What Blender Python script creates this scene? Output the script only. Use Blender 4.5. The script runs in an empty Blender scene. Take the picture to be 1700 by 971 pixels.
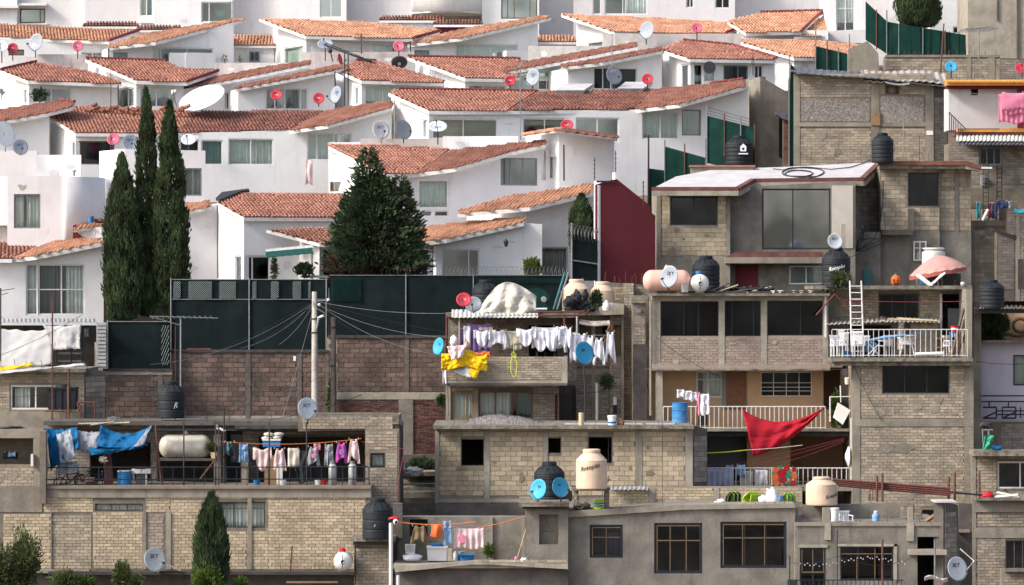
import bpy, math, random
from mathutils import Vector, Matrix, noise
from mathutils.geometry import tessellate_polygon
random.seed(7)
R=math.radians
scene=bpy.context.scene
C=scene.collection
# ---------------------------------------------------------------- camera
F=6750.;CX=850.;CY=485.5;CZ=30.
cam=bpy.data.objects.new('camera',bpy.data.cameras.new('camera'));C.objects.link(cam)
cam.location=(0,0,CZ);cam.rotation_euler=(R(90),0,0)
cam.data.sensor_width=36;cam.data.lens=36*F/1700;cam.data.clip_start=1;cam.data.clip_end=3000
scene.camera=cam
# ---------------------------------------------------------------- world, sun
w=bpy.data.worlds.new("World");scene.world=w;w.use_nodes=True
SUN_DIR=Vector((-.70,-.30,.56)).normalized()      # towards the sun
el=math.asin(SUN_DIR.z);az=math.atan2(SUN_DIR.x,SUN_DIR.y)
nt=w.node_tree;bg=nt.nodes['Background']
sk=nt.nodes.new('ShaderNodeTexSky');sk.sky_type='NISHITA';sk.sun_disc=False
sk.sun_elevation=el;sk.sun_rotation=az;sk.dust_density=3.5;sk.air_density=1.0;sk.ozone_density=1.0
hs=nt.nodes.new('ShaderNodeHueSaturation');hs.inputs['Saturation'].default_value=.72;nt.links.new(sk.outputs[0],hs.inputs['Color']);nt.links.new(hs.outputs[0],bg.inputs[0]);bg.inputs[1].default_value=.15
sl=bpy.data.lights.new('sun','SUN');sl.energy=2.1;sl.angle=R(12);sl.color=(1,.945,.87)
so=bpy.data.objects.new('sun',sl);C.objects.link(so);so.location=(-60,100,90)
so.rotation_euler=SUN_DIR.to_track_quat('Z','Y').to_euler()
vs=scene.view_settings;vs.view_transform='Standard';vs.look='None';vs.exposure=.85;vs.gamma=1;vs.use_curve_mapping=False
# ---------------------------------------------------------------- materials
def mat(name,c1,c2=None,rough=.85,scale=3.,stain=0,scol=(.05,.045,.04),streak=0,rnd=0,bump=0.,metal=0,detail=5,stsc=.45,bscale=None,spec=.3,rgh2=None):
    m=bpy.data.materials.new(name);m.use_nodes=True;n=m.node_tree;N=n.nodes;L=n.links
    b=N['Principled BSDF'];b.inputs['Roughness'].default_value=rough;b.inputs['Metallic'].default_value=metal
    b.inputs['Specular IOR Level'].default_value=spec
    g=N.new('ShaderNodeNewGeometry')
    def nz(sc,det=5,vec=None,rg=.6):
        t=N.new('ShaderNodeTexNoise');t.inputs['Scale'].default_value=sc;t.inputs['Detail'].default_value=det;t.inputs['Roughness'].default_value=rg
        L.new(vec or g.outputs['Position'],t.inputs['Vector']);return t.outputs[0]
    def ramp(s,a,bb,v1=1.):
        r=N.new('ShaderNodeMapRange');r.inputs[1].default_value=a;r.inputs[2].default_value=bb;r.inputs[4].default_value=v1;L.new(s,r.inputs[0]);return r.outputs[0]
    def mix(f,A,B,typ='MIX'):
        x=N.new('ShaderNodeMix');x.data_type='RGBA';x.blend_type=typ
        if isinstance(f,float):x.inputs[0].default_value=f
        else:L.new(f,x.inputs[0])
        for s,i in((A,6),(B,7)):
            if isinstance(s,tuple):x.inputs[i].default_value=s[:3]+(1,)
            else:L.new(s,x.inputs[i])
        return x.outputs[2]
    c2=c2 or tuple(v*.85 for v in c1)
    col=mix(ramp(nz(scale,detail),.35,.65),c1,c2)
    if rnd:
        a=N.new('ShaderNodeAttribute');a.attribute_name='rnd'
        mr=N.new('ShaderNodeMapRange');mr.inputs[3].default_value=1-rnd;mr.inputs[4].default_value=1+rnd;L.new(a.outputs['Fac'],mr.inputs[0])
        cb=N.new('ShaderNodeCombineColor')
        for i in range(3):L.new(mr.outputs[0],cb.inputs[i])
        col=mix(1.,col,cb.outputs[0],'MULTIPLY')
    if stain:col=mix(ramp(nz(stsc,8,rg=.7),.5,.68,stain),col,scol)
    if streak:
        mp=N.new('ShaderNodeMapping');mp.inputs['Scale'].default_value=(2.6,2.6,.28);L.new(g.outputs['Position'],mp.inputs[0])
        col=mix(ramp(nz(1.,6,mp.outputs[0],.65),.54,.72,streak),col,scol)
    L.new(col,b.inputs['Base Color'])
    if bump:
        bp=N.new('ShaderNodeBump');bp.inputs['Strength'].default_value=bump;bp.inputs['Distance'].default_value=.03
        L.new(nz(bscale or scale*6,4),bp.inputs['Height']);L.new(bp.outputs[0],b.inputs['Normal'])
    return m
M={}
def mm(k,*a,**kw):M[k]=mat(k,*a,**kw)
mm('stucco',(.79,.785,.785),(.73,.725,.73),scale=1.2,stain=.16,scol=(.5,.475,.47),streak=.36,bump=.15,bscale=25)
mm('stucco_lilac_shade',(.695,.67,.68),(.64,.62,.63),scale=1.,stain=.2,scol=(.45,.4,.41),streak=.24,bump=.15,bscale=25)  # darker lilac copy of the white stucco, with shade put into its colour
mm('stucco_dirty',(.58,.53,.51),(.47,.42,.41),scale=2.5,stain=.5,scol=(.22,.19,.19),streak=.45,bump=.2,bscale=20,stsc=1.2)
mm('stucco_green',(.42,.50,.45),(.38,.46,.42),scale=1.2,streak=.1)
mm('fascia',(.76,.74,.72),(.66,.64,.63),scale=4,streak=.3,scol=(.35,.32,.32))
mm('tile_orange',(.53,.295,.185),(.42,.205,.13),scale=2.2,rnd=.3,stain=.42,scol=(.20,.10,.07),stsc=.9,bump=.2)
mm('tile_red',(.36,.168,.118),(.265,.115,.083),scale=2.,rnd=.3,stain=.5,scol=(.13,.065,.05),stsc=.9,bump=.2)
mm('tile_brown',(.235,.095,.068),(.15,.068,.053),scale=2.,rnd=.4,stain=.45,scol=(.06,.03,.03),stsc=1.1,bump=.2)
mm('ridge_red',(.22,.05,.05),(.15,.035,.035),scale=3)
mm('brick_tan',(.385,.325,.25),(.30,.252,.192),scale=1.5,rnd=.24,stain=.55,scol=(.17,.145,.12),streak=.45,stsc=.6,bump=.5,bscale=22)
mm('brick_pale',(.48,.395,.28),(.385,.315,.22),scale=1.2,rnd=.22,stain=.5,scol=(.22,.18,.135),streak=.4,stsc=.5,bump=.5,bscale=22)
mm('brick_pink',(.325,.262,.22),(.27,.215,.18),scale=1.5,rnd=.18,stain=.25,scol=(.2,.16,.14),streak=.2,bump=.5,bscale=22)
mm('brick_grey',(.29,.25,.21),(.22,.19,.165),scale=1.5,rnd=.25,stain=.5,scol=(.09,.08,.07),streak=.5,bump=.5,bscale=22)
mm('brick_red',(.155,.07,.056),(.10,.05,.043),scale=1.5,rnd=.4,stain=.5,scol=(.07,.045,.04),bump=.5)
mm('stone_purple',(.17,.115,.094),(.108,.077,.066),scale=1.1,rnd=.3,stain=.7,scol=(.045,.037,.033),streak=.85,stsc=.5,bump=.6,bscale=14)
mm('mortar',(.195,.165,.13),(.135,.113,.092),scale=3,stain=.45,scol=(.09,.08,.07),streak=.3,bump=.3)
mm('mortar_light',(.235,.195,.15),(.175,.143,.112),scale=3,stain=.3,scol=(.16,.13,.11),streak=.25,bump=.3)
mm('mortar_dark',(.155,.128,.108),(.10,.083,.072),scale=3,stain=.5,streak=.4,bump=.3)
mm('concrete',(.295,.265,.215),(.215,.192,.157),scale=1.6,stain=.6,scol=(.11,.095,.08),streak=.65,bump=.5,bscale=14)
mm('concrete_light',(.375,.34,.28),(.28,.252,.208),scale=1.8,stain=.55,scol=(.16,.14,.115),streak=.6,bump=.5,bscale=14)
mm('concrete_grey',(.23,.21,.182),(.155,.142,.124),scale=1.3,stain=.6,scol=(.085,.076,.068),streak=.55,stsc=.8,bump=.7,bscale=10)
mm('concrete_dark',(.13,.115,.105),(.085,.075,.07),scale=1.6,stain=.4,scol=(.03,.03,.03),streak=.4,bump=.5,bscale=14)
mm('slab',(.27,.245,.20),(.13,.115,.095),scale=4,stain=.85,scol=(.045,.04,.036),stsc=1.7,streak=.6,bump=.6,bscale=14)
mm('grime_and_shade',(.075,.065,.06),(.04,.037,.035),scale=3,bump=.4)  # dark tone for real grime and for strips of painted-in shade
mm('plaster_peach',(.55,.36,.21),(.50,.32,.19),scale=1.5,streak=.15,scol=(.3,.2,.13))
mm('plaster_mauve',(.46,.43,.50),(.42,.39,.45),scale=1.5,streak=.2,scol=(.25,.23,.27))
mm('plaster_pale',(.52,.52,.53),(.46,.46,.47),scale=1.2,streak=.3,scol=(.3,.3,.3))
mm('plaster_beige',(.50,.46,.41),(.45,.41,.37),scale=1.5,streak=.2,scol=(.3,.27,.24))
mm('paint_orange',(.62,.28,.06),(.5,.2,.05),scale=4,streak=.3,scol=(.2,.09,.04))
mm('paint_maroon',(.115,.017,.024),(.098,.015,.02),scale=1.,streak=.2,scol=(.11,.018,.026))
mm('paint_redbrown',(.15,.062,.05),(.095,.042,.036),scale=5,stain=.4,scol=(.3,.2,.17),stsc=2.5)
mm('paint_white',(.8,.79,.77),(.72,.71,.69),scale=2,rough=.5)
mm('roof_white',(.52,.50,.51),(.42,.40,.41),scale=1.2,stain=.3,scol=(.4,.38,.36),stsc=1.)
mm('metal_white',(.72,.70,.69),(.62,.6,.59),rough=.45,scale=6)
mm('metal_grey',(.24,.26,.265),(.18,.19,.20),rough=.4,metal=.4,scale=5)
mm('metal_dark',(.035,.037,.042),(.025,.026,.03),rough=.5,scale=5)
mm('metal_blue_black',(.018,.026,.036),(.013,.018,.026),rough=.45,scale=5)
mm('brown_trim',(.14,.085,.045),(.10,.06,.03),rough=.6,scale=5)
mm('gold_trim',(.25,.165,.075),(.18,.12,.06),rough=.6,scale=5)
mm('rust',(.15,.065,.045),(.09,.042,.034),scale=8,rough=.9,bump=.4)
mm('rust_red',(.13,.045,.038),(.085,.032,.028),scale=8,rough=.8)
mm('zinc',(.42,.44,.45),(.30,.31,.32),rough=.5,metal=.3,scale=4,stain=.4,scol=(.2,.14,.1),stsc=2.)
mm('sheet_pale',(.56,.57,.52),(.45,.46,.42),rough=.6,scale=3,stain=.4,scol=(.28,.24,.19),stsc=1.5)
mm('sheet_dark',(.10,.11,.13),(.06,.065,.08),rough=.5,scale=3)
mm('asbestos',(.50,.45,.40),(.24,.2,.18),scale=6,stain=.6,scol=(.08,.07,.065),stsc=3.)
mm('wood',(.30,.19,.10),(.22,.135,.075),scale=6,streak=.4,scol=(.1,.06,.04))
mm('wood_pale',(.55,.45,.30),(.45,.36,.24),scale=6)
mm('wood_door',(.22,.10,.05),(.16,.07,.035),scale=5,rough=.5)
mm('pole_concrete',(.42,.395,.355),(.33,.31,.28),scale=3,stain=.3,scol=(.25,.22,.2),bump=.2)
mm('pole_wood',(.12,.10,.085),(.08,.065,.055),scale=5,streak=.4,bump=.4)
mm('tank_black',(.013,.017,.022),(.009,.012,.016),rough=.65,scale=3,stain=.06,scol=(.10,.10,.10),stsc=2.,spec=.3)
mm('tank_tan',(.66,.50,.37),(.58,.43,.32),rough=.5,scale=2,streak=.2,scol=(.4,.28,.2))
mm('gas_white',(.72,.70,.68),(.6,.58,.56),rough=.4,scale=3,streak=.15,scol=(.3,.26,.22))
mm('gas_old',(.60,.57,.50),(.46,.43,.37),rough=.5,scale=3,stain=.6,scol=(.24,.20,.15),streak=.4,stsc=1.6)
mm('gas_pink',(.68,.42,.34),(.60,.36,.29),rough=.5,scale=3,stain=.3,scol=(.45,.33,.3),stsc=2)
for k,c in dict(dish_grey=(.30,.33,.38),dish_pale=(.58,.61,.64),dish_white=(.74,.74,.74),dish_red=(.50,.035,.06),dish_pink=(.62,.12,.19),dish_blue=(.04,.34,.58),dish_dark=(.045,.045,.055),
   cloth_white=(.76,.75,.82),cloth_cream=(.62,.55,.47),cloth_pink=(.72,.22,.35),cloth_palepink=(.70,.52,.52),cloth_purple=(.30,.17,.48),cloth_blue=(.003,.11,.27),cloth_sky=(.20,.36,.58),cloth_navy=(.025,.04,.10),
   cloth_black=(.025,.028,.033),cloth_teal=(.02,.22,.28),cloth_magenta=(.45,.08,.36),cloth_grey=(.27,.28,.32),cloth_olive=(.20,.145,.08),cloth_orange=(.75,.13,.02),cloth_red=(.38,.008,.022),
   cloth_yellow=(.80,.50,.01),cloth_lilac=(.36,.37,.48),cloth_tarp=(.50,.46,.40),cloth_maroon=(.2,.03,.07),cloth_canvas=(.50,.495,.49),slat_green=(.25,.31,.30),cloth_greygreen=(.17,.17,.15),umbrella_pink=(.50,.27,.24),stucco_patch=(.66,.645,.64),umbrella_band=(.35,.10,.07),
   curtain_white=(.76,.77,.75),curtain_green=(.50,.56,.53),curtain_teal=(.06,.17,.18),curtain_tan=(.33,.29,.22),curtain_grey=(.24,.25,.26),curtain_dark=(.14,.15,.175),curtain_blue=(.02,.035,.08),
   plastic_blue=(.02,.16,.42),plastic_white=(.76,.76,.78),plastic_red=(.55,.02,.04),plastic_green=(.02,.26,.14),awning_green=(.003,.065,.055),lime=(.33,.50,.03),rope_lime=(.55,.68,.03),plastic_orange=(.68,.13,.03),letter_blue=(.03,.12,.42),letter_dark=(.02,.03,.06),letter_black=(.012,.012,.014),letter_white=(.8,.8,.8),
   wire=(.03,.03,.034),wire_pale=(.24,.25,.26),rope_orange=(.65,.18,.04),rope_red=(.3,.04,.07),rubber=(.02,.02,.02),skin_tan=(.5,.3,.2),
   ).items():
    mm(k,c,tuple(v*.86 for v in c),scale=2.5,rough=.9 if 'cloth' in k or 'curtain' in k else .5,stain=.12 if 'cloth' in k or 'dish' in k else 0,scol=tuple(v*.6 for v in c),stsc=3)
mm('barrel_blue',(.015,.13,.36),(.03,.2,.45),rough=.4,scale=2,stain=.5,scol=(.3,.36,.42),stsc=1.2)
mm('leaf_cypress',(.045,.072,.030),(.068,.098,.040),rough=.7,scale=3,rnd=.75)
mm('leaf_fir',(.078,.118,.056),(.05,.08,.042),rough=.7,scale=2,rnd=.75)
mm('leaf_dead',(.115,.065,.05),(.075,.048,.038),rough=.9,scale=2,rnd=.5)
mm('leaf_bright',(.13,.18,.035),(.07,.115,.025),rough=.7,scale=3,rnd=.55)
mm('leaf_olive',(.15,.18,.07),(.09,.12,.045),rough=.7,scale=3,rnd=.6)
mm('bark',(.11,.075,.05),(.07,.05,.035),scale=6,bump=.5)
mm('pebble',(.33,.305,.285),(.25,.23,.215),scale=9,rnd=.3,bump=.8)
mm('gravel',(.30,.27,.26),(.2,.18,.175),scale=9,rnd=.5,bump=.8)
mm('earth',(.20,.15,.11),(.13,.10,.07),scale=.6,stain=.4,bump=.5)
mm('fence_green',(.010,.045,.036),(.007,.032,.027),rough=.85,spec=.1,scale=2.5,stain=.2,scol=(.02,.075,.065),stsc=1.3)
mm('fence_dark',(.008,.0145,.0155),(.006,.011,.0125),rough=.85,spec=.1,scale=2.,stain=.5,scol=(.014,.026,.026),stsc=.6)
def glassmat(k,tint,gl,rough=.06):
    m=bpy.data.materials.new(k);m.use_nodes=True;n=m.node_tree;N=n.nodes;L=n.links
    N.remove(N['Principled BSDF']);o=N['Material Output']
    t=N.new('ShaderNodeBsdfTransparent');t.inputs[0].default_value=tint+(1,)
    g=N.new('ShaderNodeBsdfGlossy');g.inputs['Roughness'].default_value=rough;g.inputs[0].default_value=(.9,.95,1,1)
    ge=N.new('ShaderNodeNewGeometry');nz=N.new('ShaderNodeTexNoise');nz.inputs['Scale'].default_value=.5;L.new(ge.outputs['Position'],nz.inputs['Vector'])
    mr=N.new('ShaderNodeMapRange');mr.inputs[1].default_value=.35;mr.inputs[2].default_value=.65;mr.inputs[3].default_value=gl*.5;mr.inputs[4].default_value=gl*1.3;L.new(nz.outputs[0],mr.inputs[0])
    x=N.new('ShaderNodeMixShader');L.new(mr.outputs[0],x.inputs[0])
    L.new(t.outputs[0],x.inputs[1]);L.new(g.outputs[0],x.inputs[2]);L.new(x.outputs[0],o.inputs['Surface']);M[k]=m
glassmat('glass',(.93,.96,.95),.12);glassmat('glass_dark',(.40,.44,.50),.06);glassmat('glass_grey',(.6,.64,.67),.42);glassmat('glass_green',(.92,.96,.94),.22)
# ---------------------------------------------------------------- geometry helpers
def P(px,py,Y):return Vector(((px-CX)/F*Y,Y,CZ+(CY-py)/F*Y))
class Plane:
    def __init__(s,O,U,V):
        s.O=Vector(O);s.U=Vector(U).normalized();s.V=Vector(V).normalized();s.N=s.U.cross(s.V).normalized()
    def hit(s,px,py):
        c=Vector((0,0,CZ));d=Vector(((px-CX)/F,1,(CY-py)/F));t=(s.O-c).dot(s.N)/d.dot(s.N);return c+d*t
    def uv(s,px,py):
        p=s.hit(px,py)-s.O;return Vector((p.dot(s.U),p.dot(s.V)))
    def at(s,u,v,n=0):return s.O+s.U*u+s.V*v+s.N*n
    def off(s,n):return Plane(s.O+s.N*n,s.U,s.V)
    def depth(s,px,py=300):return s.hit(px,py).y
def quadsheet(q,pts,nu,nv,amp,th=.03):
    """buckled sheet through four pixel corners of a vertical plane"""
    A,B_,C_,D_=[q.hit(*p) for p in pts];ph=A.x*3.1
    def fn(u,v):
        p=A.lerp(B_,u).lerp(D_.lerp(C_,u),v);n_=noise.noise(Vector((p.x*.9,p.z*.6,ph)))+.5*math.sin(p.x*2.7+ph)+.3*noise.noise(Vector((p.x*3,p.z*1.2,ph)))
        return p+q.N*(amp*n_)
    return MB().sheet(fn,nu,nv,th)
def FP(Y):return Plane((0,Y,CZ),(1,0,0),(0,0,1))
def VP(px,Y,deg):
    p=P(px,300,Y);return Plane((p.x,p.y,CZ),(math.cos(R(deg)),math.sin(R(deg)),0),(0,0,1))
def inpoly(x,y,pl):
    c=False;j=len(pl)-1
    for i in range(len(pl)):
        xi,yi=pl[i][0],pl[i][1];xj,yj=pl[j][0],pl[j][1]
        if (yi>y)!=(yj>y) and x<(xj-xi)*(y-yi)/(yj-yi)+xi:c=not c
        j=i
    return c
class MB:
    def __init__(s):s.v=[];s.f=[];s.r=[]
    def add(s,vs,fs,r=.5):
        b=len(s.v);s.v+=[Vector(q) for q in vs]
        for f in fs:s.f.append(tuple(b+i for i in f));s.r.append(r)
        return s
    def hexa(s,p,r=.5):  # 8 points: 4 bottom ccw, 4 top
        return s.add(p,[(3,2,1,0),(4,5,6,7),(0,1,5,4),(1,2,6,5),(2,3,7,6),(3,0,4,7)],r)
    def box(s,x0,y0,z0,x1,y1,z1,r=.5):
        return s.hexa([(x0,y0,z0),(x1,y0,z0),(x1,y1,z0),(x0,y1,z0),(x0,y0,z1),(x1,y0,z1),(x1,y1,z1),(x0,y1,z1)],r)
    def pbox(s,pl,u0,v0,u1,v1,n0,n1,r=.5):
        a=pl.at;return s.hexa([a(u0,v0,n1),a(u1,v0,n1),a(u1,v0,n0),a(u0,v0,n0),a(u0,v1,n1),a(u1,v1,n1),a(u1,v1,n0),a(u0,v1,n0)],r)
    def ibox(s,x0,y0,x1,y1,Y,d,r=.5):  # pixel rectangle at depth Y, reaching d back
        a=P(x0,y1,Y);b=P(x1,y0,Y);return s.box(a.x,Y,a.z,b.x,Y+d,b.z,r)
    def tube(s,pts,rad,n=6,r=.5,caps=True):
        pts=[Vector(p) for p in pts];b=len(s.v);k=len(pts)
        rr=rad if isinstance(rad,(list,tuple)) else [rad]*k
        for i,p in enumerate(pts):
            t=(pts[min(i+1,k-1)]-pts[max(i-1,0)])
            if t.length<1e-9:t=Vector((0,0,1))
            t.normalize();h=Vector((0,0,1)) if abs(t.z)<.9 else Vector((0,1,0))
            x=t.cross(h).normalized();y=t.cross(x)
            for j in range(n):
                a=2*math.pi*j/n;s.v.append(p+x*(math.cos(a)*rr[i])+y*(math.sin(a)*rr[i]))
        for i in range(k-1):
            for j in range(n):
                j2=(j+1)%n;s.f.append((b+i*n+j,b+i*n+j2,b+(i+1)*n+j2,b+(i+1)*n+j));s.r.append(r)
        if caps:
            s.f.append(tuple(b+j for j in range(n)));s.f.append(tuple(b+(k-1)*n+j for j in range(n)));s.r+=[r,r]
        return s
    def line(s,a,b,rad,n=5):return s.tube([a,b],rad,n)
    def lathe(s,prof,c,n=28,axis='z',sx=1,r=.5):
        c=Vector(c);b=len(s.v)
        for (rad,h) in prof:
            for j in range(n):
                a=2*math.pi*j/n;x,y=math.cos(a)*rad,math.sin(a)*rad
                s.v.append(c+(Vector((x,y,h)) if axis=='z' else Vector((h,x,y)) if axis=='x' else Vector((x,h,y))))
        for i in range(len(prof)-1):
            for j in range(n):
                j2=(j+1)%n;s.f.append((b+i*n+j,b+i*n+j2,b+(i+1)*n+j2,b+(i+1)*n+j));s.r.append(r)
        s.f.append(tuple(b+j for j in range(n)));s.f.append(tuple(b+(len(prof)-1)*n+j for j in range(n)));s.r+=[r,r];return s
    def sheet(s,fn,nu,nv,th=.01,r=.5):
        """closed thin shell over fn(u,v) -> point"""
        g=[[Vector(fn(i/nu,j/nv)) for i in range(nu+1)] for j in range(nv+1)];b=len(s.v);W=nu+1
        nn=[]
        for j in range(nv+1):
            for i in range(nu+1):
                du=g[j][min(i+1,nu)]-g[j][max(i-1,0)];dv=g[min(j+1,nv)][i]-g[max(j-1,0)][i];q=du.cross(dv)
                q=q.normalized() if q.length>1e-12 else Vector((0,-1,0));nn.append(q)
        pts=[g[j][i] for j in range(nv+1) for i in range(nu+1)]
        s.v+=[p+q*th/2 for p,q in zip(pts,nn)];K=len(pts);s.v+=[p-q*th/2 for p,q in zip(pts,nn)]
        for j in range(nv):
            for i in range(nu):
                a=b+j*W+i;s.f.append((a,a+1,a+W+1,a+W));a+=K;s.f.append((a+W,a+W+1,a+1,a));s.r+=[r,r]
        rim=[j*W for j in range(nv)]+[nv*W+i for i in range(nu)]+[j*W+nu for j in range(nv,0,-1)]+[i for i in range(nu,0,-1)]
        for q in range(len(rim)):
            a,c=b+rim[q],b+rim[(q+1)%len(rim)];s.f.append((a,c,c+K,a+K));s.r.append(r)
        return s
    def prism(s,pl,outer,holes=(),t=.2,shell=0,vec=None):
        loops=[[Vector((q[0],q[1],0)) for q in L] for L in [outer]+list(holes)]
        tri=tessellate_polygon(loops);flat=[q for L in loops for q in L];b=len(s.v);n=len(flat)
        d=vec if vec is not None else -pl.N*t
        s.v+=[pl.at(q.x,q.y) for q in flat];s.v+=[pl.at(q.x,q.y)+d for q in flat]
        for t3 in tri:
            s.f.append(tuple(b+i for i in t3));s.f.append(tuple(b+n+i for i in reversed(t3)));s.r+=[.5,.5]
        o=0
        for L in loops:
            k=len(L)
            for i in range(k):
                a,c=b+o+i,b+o+(i+1)%k;s.f.append((a,c,c+n,a+n));s.r.append(.5)
            o+=k
        if shell:
            k=len(outer);b2=len(s.v)
            s.v+=[pl.at(q[0],q[1])-pl.N*(t+.001) for q in outer];s.v+=[pl.at(q[0],q[1])-pl.N*shell for q in outer]
            for i in range(k):s.f.append((b2+i,b2+(i+1)%k,b2+k+(i+1)%k,b2+k+i));s.r.append(.5)
            for t3 in tessellate_polygon([loops[0]]):s.f.append(tuple(b2+k+i for i in t3));s.r.append(.5)
        return s
    def blob(s,c,rx,ry,rz,nu=12,nv=8,jit=0,r=.5,fl=0):
        b=len(s.v);c=Vector(c)
        for j in range(nv+1):
            th=math.pi*j/nv
            for i in range(nu):
                a=2*math.pi*i/nu;d=Vector((math.sin(th)*math.cos(a),math.sin(th)*math.sin(a),math.cos(th)))
                k=1+jit*noise.noise(d*2.3+c*3.1);z=d.z*rz*k
                if fl:z=max(z,-rz*fl)
                s.v.append(c+Vector((d.x*rx*k,d.y*ry*k,z)))
        for j in range(nv):
            for i in range(nu):
                i2=(i+1)%nu;s.f.append((b+j*nu+i,b+(j+1)*nu+i,b+(j+1)*nu+i2,b+j*nu+i2));s.r.append(r)
        return s
    def mesh(s,name,m,origin=(0,0,0),smooth=False,r=None):
        me=bpy.data.meshes.new(name);o=Vector(origin)
        me.from_pydata([tuple(q-o) for q in s.v],[],s.f);me.materials.append(M[m] if isinstance(m,str) else m)
        at=me.attributes.new('rnd','FLOAT','FACE');at.data.foreach_set('value',s.r)
        if smooth:me.polygons.foreach_set('use_smooth',[True]*len(me.polygons))
        me.update();return me
def link(name,me,parent=None):
    o=bpy.data.objects.new(name,me);C.objects.link(o)
    if parent:o.parent=parent
    return o
_root={}
def tag(o,label,cat,group=None,kind=None):
    if label:o['label']=label
    if cat:o['category']=cat
    if group:o['group']=group
    if kind:o['kind']=kind
    return o
class Thing:
    def __init__(s,name,label,cat,loc,group=None):
        s.loc=Vector(loc);s.o=bpy.data.objects.new(name,None);C.objects.link(s.o);s.o.location=s.loc;s.o.empty_display_size=.2
        tag(s.o,label,cat,group);s.br={};s.name=name
    def part(s,name,mb,m,parent=None,smooth=False,label=None,kind=None):
        if not mb.f:return None
        o=link(name,mb.mesh(name,m,s.loc,smooth),parent or s.o)
        if label:o['label']=label
        if kind:o['kind']=kind
        return o
def solo(name,mb,m,label,cat,group=None,smooth=False,kind=None):
    """one mesh that is a thing of its own, origin at the middle of its base"""
    xs=[v.x for v in mb.v];ys=[v.y for v in mb.v];zs=[v.z for v in mb.v]
    loc=Vector(((min(xs)+max(xs))/2,(min(ys)+max(ys))/2,min(zs)))
    o=link(name,mb.mesh(name,m,loc,smooth));o.location=loc;return tag(o,label,cat,group,kind)
def structure(name,mb,m,label=None,smooth=False):
    o=link(name,mb.mesh(name,m,(0,0,0),smooth));o['kind']='structure'
    if label:o['label']=label
    return o
# ---------------------------------------------------------------- lettering
_txt={}
def lettering(word):
    if word not in _txt:
        cu=bpy.data.curves.new('lettering','FONT');cu.body=word;cu.size=1;cu.resolution_u=2;cu.align_x='CENTER';cu.align_y='CENTER';cu.offset=.012
        ob=bpy.data.objects.new('lettering',cu);C.objects.link(ob);bpy.context.view_layer.update()
        me=bpy.data.meshes.new_from_object(ob.evaluated_get(bpy.context.evaluated_depsgraph_get()))
        _txt[word]=([tuple(v.co) for v in me.vertices],[tuple(p.vertices) for p in me.polygons])
        bpy.data.objects.remove(ob);bpy.data.meshes.remove(me)
    return _txt[word]
def textmb(mb,word,fn,size,sx=1.,slant=0):
    v,f=lettering(word);mb.add([fn(x*size*sx+y*size*slant,y*size) for x,y,z in v],f);return mb
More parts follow.
